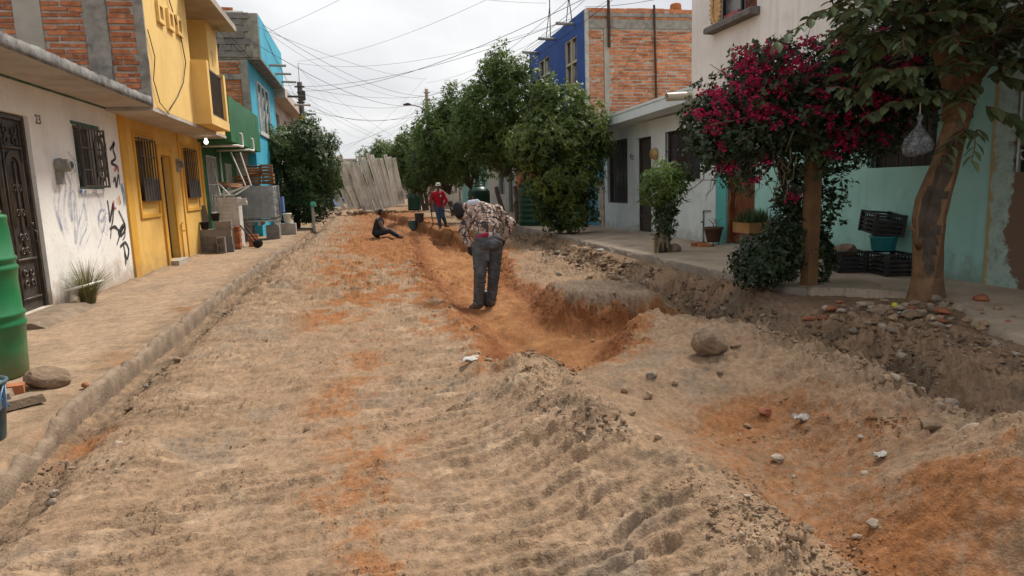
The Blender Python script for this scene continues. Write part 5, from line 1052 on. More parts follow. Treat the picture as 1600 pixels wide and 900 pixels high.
tree('street_tree', (5.35,24.6,0.1), [((5.3,24.6,3.0),(1.25,1.2,1.0)), ((4.5,24.4,4.1),(1.15,1.1,1.0)), ((5.6,24.4,4.6),(0.95,1.0,0.9)), ((5.1,24.4,5.4),(0.75,0.8,0.65)), ((4.6,24.3,5.5),(0.4,0.5,0.5),0.8), ((5.7,24.3,5.6),(0.4,0.5,0.4),0.8), ((3.8,24.4,3.4),(0.7,0.8,0.9)), ((5.15,24.3,6.05),(0.25,0.25,0.3),0.6), ((4.1,24.3,4.9),(0.4,0.5,0.35),0.7), ((6.0,24.3,3.6),(0.6,0.7,0.9))],
     4000, 6, 0.17, 0.062, CITRUS, 'tall dark street tree screening the cobalt house', 'street trees along the kerb', trunk=0.14, fork=(5.15,24.6,1.9), stems=2, seed=3, gap=0.21)
tree('street_tree', (4.95,30.5,0.1), [((4.6,30.5,2.8),(1.3,1.2,1.2)), ((3.6,30.3,3.5),(1.2,1.1,1.1)), ((3.0,30.3,2.7),(0.9,0.9,0.9)), ((4.3,30.3,4.6),(1.0,1.0,0.8)), ((3.3,30.3,4.7),(0.6,0.7,0.55)), ((5.2,30.4,3.9),(0.9,0.9,0.9)), ((2.7,30.2,3.9),(0.4,0.5,0.5),0.8), ((3.9,30.2,5.4),(0.4,0.4,0.35),0.7)],
     3400, 6, 0.18, 0.066, CITRUS, 'broad street tree with forked trunks behind the worker in red', 'street trees along the kerb', trunk=0.13, fork=(4.75,30.5,1.5), stems=3, seed=4, gap=0.21)
tree('street_tree', (4.9,37,0.1), [((4.3,37,2.9),(1.5,1.2,1.3)), ((3.3,37,2.9),(1.0,1.0,1.2)), ((4.0,37,4.4),(1.2,1.0,0.9)), ((2.9,36.8,1.9),(0.7,0.7,0.8))],
     2200, 6, 0.20, 0.075, FARLEAF, 'street tree with low foliage beyond the worker in red', 'street trees along the kerb', trunk=0.13, fork=(4.6,37,1.2), stems=2, seed=5)
tree('street_tree', (4.35,48,0.1), [((3.2,48,3.6),(1.5,1.4,1.3)), ((2.4,48,3.1),(1.1,1.1,1.2)), ((4.3,48,3.2),(1.3,1.2,1.3)), ((3.3,48,4.7),(0.9,0.9,0.6)), ((3.5,47.6,2.2),(1.0,0.8,0.7))],
     2300, 6, 0.24, 0.09, FARLEAF, 'rounded tree with a pale split trunk next to the leaning sheets', 'street trees along the kerb', trunk=0.22, fork=(4.3,48,1.9), stems=2, seed=6)
tree('street_tree', (2.0,63,0.1), [((1.0,63,3.6),(1.7,1.5,1.6)), ((2.5,63,4.0),(1.8,1.5,1.7)), ((4.5,64,3.6),(2.2,1.5,2.0)), ((2.0,63,5.2),(1.0,1.0,0.8))],
     1900, 6, 0.28, 0.10, FARLEAF, 'tree rising behind the leaning sheets', 'street trees along the kerb', trunk=0.2, fork=(2.0,63,1.9), seed=7)
tree('street_tree', (-2.6,58,0.1), [((-2.2,58,2.6),(1.4,1.4,1.4)), ((-3.0,58,3.4),(1.3,1.2,1.2)), ((-1.4,57,1.6),(0.8,0.8,0.7))],
     1300, 6, 0.28, 0.10, FARLEAF, 'small far tree past the mango tree', 'street trees along the kerb', trunk=0.16, fork=(-2.5,58,1.4), seed=8)

# small shaggy tree on the pavement
st = thing('shaggy_sapling', (5.68,12.35,0.15), 'small tree with a leaf wrapped trunk and bright drooping leaves on the pavement', 'tree')
mb = MB(); mb.tube([(5.66,12.35,0.1),(5.68,12.35,0.5),(5.72,12.35,1.0),(5.74,12.35,1.4)], [0.09,0.065,0.045,0.03], 8); mb.build('trunk', BARK, st, smooth=True)
LIME = leaf_mat('bright_long_leaf', (0.045,0.095,0.020), (0.16,0.24,0.05), 0.28); DARKV = leaf_mat('dark_vine_leaf', (0.020,0.040,0.014), (0.05,0.08,0.025), 0.15); STRAW = leaf_mat('dry_fibre', (0.20,0.15,0.095), (0.33,0.26,0.17), 0.1)
P, O, k, g = crown_points([((5.70,12.35,1.42),(0.40,0.35,0.22)), ((5.50,12.3,1.36),(0.28,0.25,0.22)), ((5.95,12.3,1.45),(0.25,0.25,0.2)), ((5.72,12.3,1.62),(0.30,0.28,0.26)), ((5.42,12.25,1.58),(0.14,0.14,0.12)), ((6.02,12.25,1.66),(0.14,0.14,0.14))], 170, 0.6); V, F, T = twig_leaves(P, O, 7, 0.20, 0.036, droop=0.45, hang=0.25, tint=np.clip(0.5+0.8*g, 0, 1)); o = mesh_np('crown', V, F, LIME, st); add_tint(o, T); o['kind'] = 'stuff'
P, O, k, g = crown_points([((5.69,12.32,0.72),(0.16,0.16,0.32)), ((5.72,12.32,1.05),(0.19,0.17,0.25))], 230, 0.6); V, F, T = twig_leaves(P, O, 5, 0.12, 0.045, droop=0.5, hang=0.9); o = mesh_np('vine_leaves', V, F, DARKV, st); add_tint(o, T); o['kind'] = 'stuff'
n = 260; a = RG.random(n)*2*math.pi; base = np.stack([5.67+0.085*np.cos(a), 12.35+0.085*np.sin(a), 0.55+0.12*RG.random(n)], 1); V, F, T = leaf_geo(base, np.stack([np.cos(a)*0.25, np.sin(a)*0.25, -np.ones(n)], 1), np.stack([np.cos(a), np.sin(a), 0*a], 1), RG.uniform(0.25,0.45,n), 0.02, 0.1, 0.05); o = mesh_np('dry_fibres', V, F, STRAW, st); add_tint(o, T); o['kind'] = 'stuff'
mb = MB(); mb.bar((5.50,12.30,0.12),(5.50,12.30,0.50),0.05); mb.build('wooden_stake', mat('weathered_stake', (0.22,0.16,0.07), (0.15,0.1,0.05), 6), None, label='short wooden stake beside the shaggy sapling', cat='stake')

# ------------------------------------------------------------------ bougainvillea on its post
POSTM = mat('raw_timber', (0.22,0.125,0.058), (0.155,0.085,0.04), 3, 0.85, 0.5, 40, streak=((0.10,0.055,0.03),0.6))
pm = MB(); pm.obox((5.55,7.66,1.12), (0.185,0.12,2.1), (0,0.012,0.25)); pm.build('wooden_post', POSTM, None, label='square raw timber post propping the bougainvillea', cat='post')
bg = thing('bougainvillea', (5.75,7.95,0.15), 'large magenta flowering bougainvillea on the timber post', 'bougainvillea')
mb = MB()
for s_ in range(3): mb.tube(limb_path((5.75+0.06*s_,7.95,0.05), (5.6-0.25*s_,7.9,2.0), 0, 7, 0.08), [0.05,0.045,0.04,0.04,0.035,0.03,0.025,0.02], 7)
mb.build('stem', BARK, bg, smooth=True)
BC = [((6.6,7.55,2.75),(0.55,0.5,0.5)), ((6.25,7.5,3.12),(0.6,0.5,0.33)), ((4.0,7.5,1.72),(0.26,0.28,0.30),0.6), ((4.45,7.5,1.62),(0.30,0.28,0.25),0.6), ((6.75,7.7,2.55),(0.5,0.5,0.55)), ((6.45,7.7,2.05),(0.35,0.4,0.3)), ((5.35,7.85,2.35),(0.95,0.75,0.55)), ((4.65,7.75,2.45),(0.60,0.55,0.45)), ((4.15,7.65,2.20),(0.40,0.45,0.35)), ((6.15,7.9,2.45),(0.70,0.7,0.65)), ((5.3,7.8,2.8),(0.65,0.6,0.40)), ((4.6,7.7,1.98),(0.55,0.5,0.34)), ((5.5,7.75,1.85),(0.50,0.45,0.35)), ((6.5,7.8,2.9),(0.5,0.5,0.4)), ((6.05,7.7,1.95),(0.35,0.4,0.35)), ((4.05,7.5,1.95),(0.28,0.3,0.30)), ((4.72,7.55,2.9),(0.35,0.35,0.22))]
BL = leaf_mat('bougainvillea_leaf', (0.018,0.034,0.013), (0.065,0.090,0.036), 0.15)
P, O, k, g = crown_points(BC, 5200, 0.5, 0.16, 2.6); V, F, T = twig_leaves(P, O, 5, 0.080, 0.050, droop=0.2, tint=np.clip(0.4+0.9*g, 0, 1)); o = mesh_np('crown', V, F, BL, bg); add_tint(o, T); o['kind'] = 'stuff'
LOWC = [((5.05,7.75,0.50),(0.40,0.35,0.30)), ((4.75,7.65,0.42),(0.30,0.28,0.22)), ((5.35,7.9,0.75),(0.25,0.25,0.5)), ((5.8,7.85,1.0),(0.16,0.16,0.55)), ((5.75,7.8,0.45),(0.22,0.2,0.3)), ((5.4,7.85,1.4),(0.18,0.2,0.35)), ((6.0,7.75,1.35),(0.12,0.12,0.4),0.5)]
P, O, k, g = crown_points(LOWC, 1250, 0.6, 0.05, 3.0); V, F, T = twig_leaves(P, O, 5, 0.080, 0.050, droop=0.25, tint=np.clip(0.35+0.8*g, 0, 1)); o = mesh_np('lower_leaves', V, F, BL, bg); add_tint(o, T); o['kind'] = 'stuff'
MAG = leaf_mat('magenta_bract', (0.30,0.006,0.052), (0.48,0.014,0.092), 0.35, 0.6)
FL = [(4.64,7.35,2.98,.16),(4.85,7.3,2.85,.22),(4.35,7.3,2.74,.22),(4.55,7.25,2.62,.20),(4.80,7.25,2.55,.18),(4.30,7.25,2.50,.15),(3.93,7.35,2.49,.12),(3.80,7.35,2.26,.11),(4.05,7.3,2.33,.13),(4.4,7.25,2.32,.18),(4.55,7.2,2.25,.14),(4.74,7.2,2.22,.17),(5.14,7.15,2.24,.13),(5.40,7.2,2.65,.15),(5.02,7.2,2.75,.18),(5.85,7.2,2.45,.16),(6.4,7.2,2.68,.14),(5.78,7.25,2.00,.17),(5.62,7.25,1.86,.15),(6.02,7.2,2.25,.18),(5.14,7.5,1.25,.07),(4.5,7.3,1.50,.06),(6.1,7.2,2.9,.15),(5.56,7.25,3.1,.14),(5.5,7.15,2.17,.15),(5.3,7.2,2.45,.12),(5.95,7.2,2.65,.12),(4.45,7.4,2.95,.14),(5.2,7.3,3.05,.15),(6.25,7.15,2.35,.13),(4.2,7.25,2.2,.12),(6.0,7.15,3.12,.10)]
for k in range(34):
    c = rnd.choice(BC); a = rnd.uniform(-2.9, -0.2); e = rnd.uniform(-0.5, 1.2); FL.append((c[0][0]+c[1][0]*math.cos(a)*math.cos(e), c[0][1]+c[1][1]*math.sin(a)*math.cos(e), c[0][2]+c[1][2]*math.sin(e), rnd.uniform(0.05, 0.10)))
P = []; O = []
for x, y, z, r0 in FL:
    m_ = int(8 + 560*r0*r0); u = rand_dirs(m_)*RG.random(m_)[:,None]**0.45*np.array([r0*1.15, r0, r0*0.75]); P.append(np.array([x,y,z]) + u); O.append(unit(u + np.array([0,-0.08,0.05])))
P = np.concatenate(P); O = np.concatenate(O); V, F, T = twig_leaves(P, O, 4, 0.045, 0.040, spread=0.8, droop=0.05, fold=0.35); o = mesh_np('blossoms', V, F, MAG, bg); add_tint(o, T); o['kind'] = 'stuff'
mb = MB()
for k in range(26):
    x0, z0 = rnd.uniform(4.0,5.1), rnd.uniform(1.75,2.1); mb.tube(limb_path((x0,rnd.uniform(7.3,7.7),z0), (x0-rnd.uniform(-.05,.35),rnd.uniform(7.2,7.5),z0-rnd.uniform(0.25,0.75)), -0.08, 6, 0.06), [0.009,0.008,0.007,0.006,0.005,0.004,0.003], 5)
for k in range(20):
    c = BC[k % len(BC)][0]; e = (c[0]+rnd.uniform(-.6,.6), c[1]+rnd.uniform(-.5,.3), c[2]+rnd.uniform(-.3,.5)); mb.tube(limb_path((5.5,7.9,1.9), e, 0.15, 6, 0.1), [0.022,0.018,0.015,0.012,0.009,0.006,0.003], 5)
o = mb.build('bare_twigs', mat('pale_twig', (0.20,0.15,0.10), (0.13,0.09,0.06), 8), bg, smooth=True); o['kind'] = 'stuff'

# ------------------------------------------------------------------ big street tree with a hollow trunk
BARK2 = mat('tan_smooth_bark', (0.24,0.14,0.07), (0.15,0.085,0.045), 6, 0.85, 1.0, 14, streak=((0.10,0.07,0.05),0.6), speck=((0.06,0.04,0.03),0.6,9))
SCAR = mat('weathered_bare_wood', (0.115,0.088,0.066), (0.065,0.05,0.038), 5, 0.95, 1.0, 30, streak=((0.05,0.035,0.025),0.8))
gt = thing('hollow_trunk_tree', (6.13,6.4,0.2), 'large leafed tree with a tan trunk scarred by a long bare hollow', 'tree')
def scarred_trunk():
    cs = np.array([(6.13,6.4,0.10),(6.13,6.4,0.35),(6.12,6.4,0.75),(6.11,6.4,1.05),(6.15,6.4,1.25),(6.27,6.4,1.59),(6.38,6.4,2.0),(6.52,6.42,2.45),(6.62,6.45,2.8)]); rs = np.array([0.180,0.155,0.150,0.165,0.170,0.142,0.126,0.125,0.12]); zz = np.linspace(0, 1, 90); tt = np.linspace(0, 1, len(cs)); n = 56; V = []; M_ = []
    for z in zz:
        c = np.array([np.interp(z, tt, cs[:,i]) for i in range(3)]); r0 = np.interp(z, tt, rs)
        for j in range(n):
            a = 2*math.pi*j/n; q = (a - (-2.25) + math.pi) % (2*math.pi) - math.pi          # angle off the side that faces the road
            w_ = 0.12 + 0.46*float(sstep(0.25,0.9,c[2]))*float(sstep(2.15,1.3,c[2])) + 0.10*float(pn(c[2]*5.0, (1 if q > 0 else 3), 611)); inside = float(sstep(w_+0.10, w_-0.06, abs(q)))*float(sstep(0.28, 0.5, c[2]))*float(sstep(2.05, 1.75, c[2]))
            lip = math.exp(-((abs(q)-w_-0.12)/0.13)**2)*float(sstep(0.2,0.5,c[2]))*float(sstep(2.1,1.7,c[2]))
            rr = r0*(1 - 0.34*inside + 0.17*lip + 0.05*float(pn(a*2.1, c[2]*2.0, 601)) + 0.03*float(pn(a*5, c[2]*5, 603)))
            if c[2] < 0.4: rr *= 1 + 0.14*(0.4-c[2])/0.4*(1+0.5*math.sin(a*5))
            if inside > 0.3: rr += 0.022*float(pn(a*22, c[2]*2.2, 607)) 
            V.append(c + np.array([math.cos(a)*rr, math.sin(a)*rr, 0])); M_.append(inside)
    V = np.array(V); i = np.arange(89)[:,None]*n; j = np.arange(n)[None,:]; j2 = (j+1) % n; F = np.stack([i+j, i+j2, i+n+j2, i+n+j], -1).reshape(-1, 4); M_ = np.array(M_)
    o = mesh_np('trunk', V, F, [BARK2, SCAR], gt, smooth=True); o.data.polygons.foreach_set('material_index', (M_[F].mean(1) > 0.45).astype(np.int32)); o.data.update()
scarred_trunk()
mb = MB(); mb.tube([(6.40,6.4,2.1),(6.33,6.35,2.4),(6.15,6.35,2.75),(5.88,6.3,3.05),(5.45,6.25,3.45),(5.1,6.2,3.8)], [0.15,0.13,0.11,0.10,0.09,0.07], 10); mb.build('limb', BARK2, gt, smooth=True)
mb = MB(); mb.tube([(6.58,6.42,2.6),(6.62,6.2,2.85),(6.68,5.9,3.05),(6.70,5.4,3.25)], [0.13,0.10,0.08,0.06], 10); mb.build('limb', BARK2, gt, smooth=True)
mb = MB(); mb.tube([(6.62,6.45,2.75),(6.60,6.5,3.2),(6.5,6.6,3.8),(6.4,6.7,4.6)], [0.18,0.15,0.13,0.1], 10); mb.build('limb', BARK2, gt, smooth=True)
mb = MB(); mb.tube([(5.93,6.32,0.72),(5.82,6.26,0.80),(5.76,6.22,0.92),(5.70,6.2,0.96)], [0.035,0.028,0.022,0.018], 8); mb.build('stub', BARK2, gt, smooth=True)
mb = MB(); mb.tube([(6.5,6.3,2.25),(6.2,6.1,2.45),(6.0,6.0,2.7),(5.95,5.95,3.1)], [0.03,0.026,0.02,0.015], 7); mb.build('limb', mat('red_brown_bark', (0.16,0.07,0.045), (0.1,0.05,0.03), 6), gt, smooth=True)
BIG = leaf_mat('broad_grey_green_leaf', (0.050,0.078,0.036), (0.165,0.205,0.095), 0.22, 0.5)
def oval_leaves(base, d, nrm, L, W, droop=0.2):
    n = len(base); d = unit(d); s = unit(np.cross(d, nrm)); up = unit(np.cross(s, d)); L = L[:, None]; W = W[:, None]; rows = []
    for t, w_ in ((0.0, 0.03), (0.22, 0.38), (0.5, 0.5), (0.78, 0.36), (1.0, 0.02)):
        c = base + d*L*t - up*L*droop*t*t; rows += [c - s*W*w_ + up*W*w_*0.35, c, c + s*W*w_ + up*W*w_*0.35]
    V = np.stack(rows, 1).reshape(-1, 3); k = np.arange(n)[:, None]*15; F = []
    for i in range(4): F += [k+[3*i, 3*i+1, 3*i+4, 3*i+3], k+[3*i+1, 3*i+2, 3*i+5, 3*i+4]]
    return V, np.stack(F, 1).reshape(-1, 4), np.repeat(RG.random(n), 15)
def big_leaf_mesh():
    outs = []
    for s_ in range(3):
        bm = bmesh.new(); nn = 6; L_, W_ = 0.17, 0.085; rows = []
        for i in range(nn+1):
            t = i/nn; w_ = W_/2*math.sin(math.pi*min(1, (t*0.93+0.04)))**0.75; z = -0.05*t*t*(1+0.4*s_)*3*L_ ; x = L_*t
            rows.append((bm.verts.new((x, -w_, z+w_*0.30)), bm.verts.new((x, 0, z)), bm.verts.new((x, w_, z+w_*0.30))))
        for i in range(nn):
            a, b = rows[i], rows[i+1]; bm.faces.new((a[0],a[1],b[1],b[0])); bm.faces.new((a[1],a[2],b[2],b[1]))
        me = bpy.data.meshes.new('leaf'); bm.to_mesh(me); bm.free(); me.materials.append(BIG); at = me.attributes.new('tint', 'FLOAT', 'POINT'); at.data.foreach_set('value', np.full(len(me.vertices), 0.25+0.3*s_, dtype=np.float32)); outs.append(me)
    return outs
BLM = big_leaf_mesh()
rest = [[], [], [], []]; NLEAF = [0]; twigs = MB()
def spray_(p, q, n, sag, single, size=1.0):
    """a twig with two rows of hanging leaves"""
    path = limb_path(p, q, sag, 8, 0.03); twigs.tube(path, [0.010-0.0008*i for i in range(9)], 5)
    d = Vector(np.array(path[-1])-np.array(path[0])); d.normalize()
    for i in range(n):
        t = (i+0.6)/n*8; k = min(int(t), 7); pt = Vector(path[k]*(1-(t-k)) + path[k+1]*(t-k)); side = Vector((0,0,1)).cross(d).normalized()*(1 if i % 2 else -1)
        f = (side*rnd.uniform(0.55,0.95) + d*rnd.uniform(0.25,0.6) + Vector((0,0,-1))*rnd.uniform(0.0,0.6)).normalized(); up_ = (Vector((0,0,1)) + side*0.35 + Vector((rnd.uniform(-.3,.3), rnd.uniform(-.3,.3), 0))).normalized()
        yv = up_.cross(f).normalized(); zv = f.cross(yv); M3 = Matrix((f, yv, zv)).transposed(); s_ = size*rnd.uniform(0.75,1.15)
        if single and NLEAF[0] < 290:
            NLEAF[0] += 1; o = link_piece('leaf', rnd.choice(BLM), gt, pt, M3.to_euler(), (s_,)*3)
        else: rest[0].append(tuple(pt)); rest[1].append(tuple(f)); rest[2].append(tuple(up_)); rest[3].append(0.175*s_)
for p, q, n, sag in [((6.2,6.1,2.3),(5.05,6.15,2.12),24,0.10), ((6.3,6.15,2.25),(5.55,6.0,2.28),18,0.10), ((6.35,6.15,1.95),(5.75,5.9,1.60),16,0.15), ((6.4,6.1,1.95),(6.05,5.85,1.62),14,0.12), ((6.5,6.15,2.2),(6.8,5.85,1.75),18,0.12), ((6.6,6.1,2.5),(6.95,5.75,2.05),18,0.12), ((6.5,6.15,2.5),(6.9,5.9,2.55),14,0.1), ((6.35,6.1,2.4),(5.8,5.85,2.05),16,0.15), ((6.0,6.2,2.6),(5.35,6.05,2.45),18,0.08), ((5.9,6.2,2.95),(4.75,6.05,2.80),24,0.10), ((5.6,6.2,3.2),(4.0,6.15,2.82),26,0.22), ((5.7,6.2,3.1),(4.6,6.0,3.05),22,0.1), ((6.3,6.1,2.7),(5.7,5.8,2.6),16,0.1), ((6.6,5.9,2.95),(6.75,5.5,2.6),14,0.08), ((6.5,6.1,2.85),(6.2,5.7,2.75),14,0.08)]: spray_(p, q, n, sag, True)
for k in range(200):
    p = Vector((rnd.uniform(5.0,6.45), rnd.uniform(4.6,6.9), rnd.uniform(3.0,4.4))) if k < 120 else Vector((rnd.uniform(5.0,6.75), rnd.uniform(5.6,6.8), rnd.uniform(2.45,3.25))); q = p + Vector((rnd.uniform(-.7,.5), rnd.uniform(-.6,.3), rnd.uniform(-.25,.25))); spray_(p, q, 13, 0.06, False, rnd.uniform(0.8,1.1))
tw = twigs.build('twigs', mat('red_brown_bark', (0.16,0.07,0.045)), gt, smooth=True); tw['kind'] = 'stuff'
V, F, T = oval_leaves(np.array(rest[0]), np.array(rest[1]), np.array(rest[2]), np.array(rest[3])*0.95, np.array(rest[3])*0.50); o = mesh_np('crown', V, F, BIG, gt); add_tint(o, T); o['kind'] = 'stuff'

# ------------------------------------------------------------------ weeds by the white wall
def tuft(name, c, n, h_, spread, lm_, label, cat='weed'):
    t = thing(name, c, label, cat); V = []; F = []; T = []; c = np.array(c)
    for i in range(n):
        a = rnd.uniform(0, 2*math.pi); r0 = rnd.uniform(0, 0.09); L_ = h_*rnd.uniform(0.45,1.15); ln = rnd.uniform(0.1,1.0)*spread; b = c + np.array([math.cos(a)*r0, math.sin(a)*r0, 0]); w_ = rnd.uniform(0.0025,0.006); tn = rnd.random()
        k0 = len(V)
        for j in range(5):
            s_ = j/4; p = b + np.array([math.cos(a)*ln*s_**1.6*L_, math.sin(a)*ln*s_**1.6*L_, L_*s_*(1-0.28*ln*s_)]); ww = w_*(1-0.85*s_); V += [p + np.array([-math.sin(a)*ww, math.cos(a)*ww, 0]), p - np.array([-math.sin(a)*ww, math.cos(a)*ww, 0])]; T += [tn, tn]
        for j in range(4): F.append((k0+2*j, k0+2*j+1, k0+2*j+3, k0+2*j+2))
    o = mesh_np('blades', np.array(V), np.array(F), lm_, t); add_tint(o, np.array(T)); o['kind'] = 'stuff'; return t
GRASS = leaf_mat('dry_green_grass', (0.070,0.105,0.030), (0.26,0.22,0.10), 0.2)
tuft('grass_tuft', (-3.83,10.35,0.13), 520, 0.62, 1.05, GRASS, 'bushy half dry grass tuft at the foot of the white wall')
# plants in the planter box by the timber door
PL = leaf_mat('strap_leaf', (0.035,0.060,0.022), (0.10,0.13,0.05), 0.2)

# ================================================================== PEOPLE
SKIN = mat('brown_skin', (0.16,0.075,0.042), (0.125,0.058,0.033), 12, 0.55, 0.05, 60, spec=0.4)
HAIR = mat('black_hair', (0.012,0.010,0.009), (0.02,0.016,0.013), 20, 0.6, 0.4, 90)
DENIM = mat('washed_grey_jeans', (0.105,0.110,0.118), (0.060,0.064,0.070), 7, 0.9, 0.5, 60, dirt=((0.15,0.125,0.10),0.45,4))
BLUEJ = mat('blue_jeans', (0.050,0.085,0.150), (0.03,0.055,0.105), 6, 0.9, 0.4, 50)
NAVY = mat('dark_trousers', (0.020,0.025,0.038), (0.03,0.035,0.05), 6, 0.9, 0.4, 50)
REDSW = mat('red_sweatshirt', (0.36,0.012,0.022), (0.26,0.008,0.016), 5, 0.9, 0.4, 40)
GREYSL = mat('grey_sleeves', (0.25,0.19,0.17), (0.16,0.12,0.11), 6, 0.9, 0.3, 40)
BOOT = mat('dusty_leather_boot', (0.085,0.055,0.038), (0.14,0.095,0.06), 8, 0.8, 0.4, 40)
BLACKC = mat('black_cloth', (0.014,0.014,0.016), (0.025,0.024,0.025), 6, 0.9, 0.3, 40)
def camo():
    m, nt, b = mat_new('branch_camouflage'); p = worldpos(nt); wv = N(nt, 'ShaderNodeTexWave'); wv.inputs['Scale'].default_value = 3.4; wv.inputs['Distortion'].default_value = 9; wv.inputs['Detail'].default_value = 3; wv.inputs['Detail Scale'].default_value = 2.2; nt.links.new(p, wv.inputs[0])
    n1 = noise(nt, p, 9, 3, 0.6, 0.6); n2 = noise(nt, p, 17, 4, 0.6, 0.8); n3 = noise(nt, p, 7, 2, 0.5, 1.2)
    c = mixc(nt, ramp(nt, n1, 0.42, 0.58), (0.40,0.27,0.21), (0.17,0.10,0.075)); c = mixc(nt, ramp(nt, n2, 0.56, 0.62), c, (0.58,0.52,0.48)); c = mixc(nt, ramp(nt, wv.outputs['Fac'], 0.80, 0.90), c, (0.035,0.022,0.022)); c = mixc(nt, ramp(nt, n3, 0.60, 0.64), c, (0.05,0.033,0.03))
    nt.links.new(c, b.inputs['Base Color']); b.inputs['Roughness'].default_value = 0.9; bump(nt, b, noise(nt, p, 18, 5, 0.6), 0.5, 0.02); return m
CAMO = camo()
def capsule(V, F, p, q, r0, r1, sx=1.0, n=14):
    """tapered rod with rounded ends, optionally wider along world x than deep"""
    p, q = np.array(p, float), np.array(q, float); d = q-p; L = np.linalg.norm(d); d = d/L if L > 1e-6 else np.array([0,0,1.]); a = np.cross(d, [0.05,1,0.02]); a = a/np.linalg.norm(a); b = np.cross(d, a); o = len(V); rings = []
    for t in (-80,-50,-20,0): rings.append((p + d*r0*math.sin(R(t)), max(r0*math.cos(R(t)), 0.002)))
    for t in (0,20,50,80): rings.append((q + d*r1*math.sin(R(t)), max(r1*math.cos(R(t)), 0.002)))
    for c, rr in rings:
        for j in range(n): t = 2*math.pi*j/n; V.append(c + a*(rr*sx*math.cos(t)) + b*(rr*math.sin(t)))
    for i in range(len(rings)-1):
        for j in range(n): j2 = (j+1) % n; F.append((o+i*n+j, o+i*n+j2, o+(i+1)*n+j2, o+(i+1)*n+j))
    F.append(tuple(o+j for j in range(n-1,-1,-1))); F.append(tuple(o+(len(rings)-1)*n+j for j in range(n)))
def fuse(name, rods, mats, parent, voxel, smooth=4, wrinkle=0.0, seed=0):
    """rods (p, q, r0, r1, material index[, widening]) melted into ONE continuous skin"""
    V, F = [], []
    for rd in rods: capsule(V, F, rd[0], rd[1], rd[2], rd[3], rd[5] if len(rd) > 5 else 1.0)
    org = ORG[parent]; me = bpy.data.meshes.new('tmp'); me.from_pydata([tuple(np.array(v)-np.array(org)) for v in V], [], F); o = bpy.data.objects.new('tmp', me); COL.objects.link(o)
    md = o.modifiers.new('r', 'REMESH'); md.mode = 'VOXEL'; md.voxel_size = voxel; md.use_smooth_shade = True; sm = o.modifiers.new('s', 'SMOOTH'); sm.factor = 0.5; sm.iterations = smooth
    dg = bpy.context.evaluated_depsgraph_get(); out_ = bpy.data.meshes.new_from_object(o.evaluated_get(dg)); bpy.data.objects.remove(o)
    n = len(out_.vertices); co = np.empty(n*3, np.float32); out_.vertices.foreach_get('co', co); co = co.reshape(-1, 3).astype(float); best = np.full(n, 1e9); mi = np.zeros(n, int)
    for rd in rods:
        p, q = np.array(rd[0])-np.array(org), np.array(rd[1])-np.array(org); d = q-p; t = np.clip(((co-p)@d)/max(d@d, 1e-9), 0, 1); dist = np.linalg.norm(co-(p+t[:,None]*d), axis=1) - (rd[2]+(rd[3]-rd[2])*t); m_ = dist < best; best = np.where(m_, dist, best); mi = np.where(m_, rd[4], mi)
    if wrinkle:
        nr = np.empty(n*3, np.float32); out_.vertices.foreach_get('normal', nr); nr = nr.reshape(-1, 3); cloth = np.array([w for w in (wrinkle if isinstance(wrinkle, (list, tuple)) else [wrinkle]*len(mats))])[mi]
        k = 1-np.abs(pn(co[:,0]*9+co[:,2]*14, co[:,2]*22+co[:,1]*9, 700+seed))*2.5 + 0.5*pn(co[:,0]*30, co[:,2]*34+co[:,1]*20, 705+seed); co = co + nr*(cloth*k)[:, None]; out_.vertices.foreach_set('co', co.astype(np.float32).ravel())
    out_.name = name; out_.materials.clear()
    for m_ in mats: out_.materials.append(m_)
    fv = np.array([p.vertices[0] for p in out_.polygons]); out_.polygons.foreach_set('material_index', mi[fv].astype(np.int32)); out_.polygons.foreach_set('use_smooth', np.ones(len(fv), bool)); out_.update()
    ob = bpy.data.objects.new(name, out_); COL.objects.link(ob); ob.parent = parent; ORG[ob] = org; return ob
def hand(rods, wrist, d, side, mi, curl=0.5, s=1.0):
    """palm, four fingers and a thumb; d: direction of the hand, side: towards the thumb"""
    w = np.array(wrist, float); d = unit(np.array(d, float)); sd_ = unit(np.array(side, float) - d*np.dot(side, d)); nrm = np.cross(d, sd_); palm = w + d*0.085*s
    rods.append((w, palm - sd_*0.012*s, 0.030*s, 0.032*s, mi)); rods.append((w+d*0.03*s+sd_*0.015*s, palm + sd_*0.022*s, 0.024*s, 0.022*s, mi))
    for i, L in enumerate((0.070, 0.078, 0.074, 0.058)):
        b = palm + sd_*(0.034-0.0225*i)*s; d1 = unit(d*math.cos(curl)+nrm*math.sin(curl)); m_ = b + d1*L*0.5*s; d2 = unit(d*math.cos(curl*2.2)+nrm*math.sin(curl*2.2)); rods.append((b, m_, 0.0105*s, 0.0095*s, mi)); rods.append((m_, m_+d2*L*0.55*s, 0.0095*s, 0.0080*s, mi))
    tb = w + d*0.03*s + sd_*0.03*s; t1 = tb + (d*0.6+sd_*0.7)*0.035*s; rods.append((tb, t1, 0.013*s, 0.011*s, mi)); rods.append((t1, t1 + unit(d+sd_*0.15+nrm*0.4)*0.032*s, 0.011*s, 0.009*s, mi))
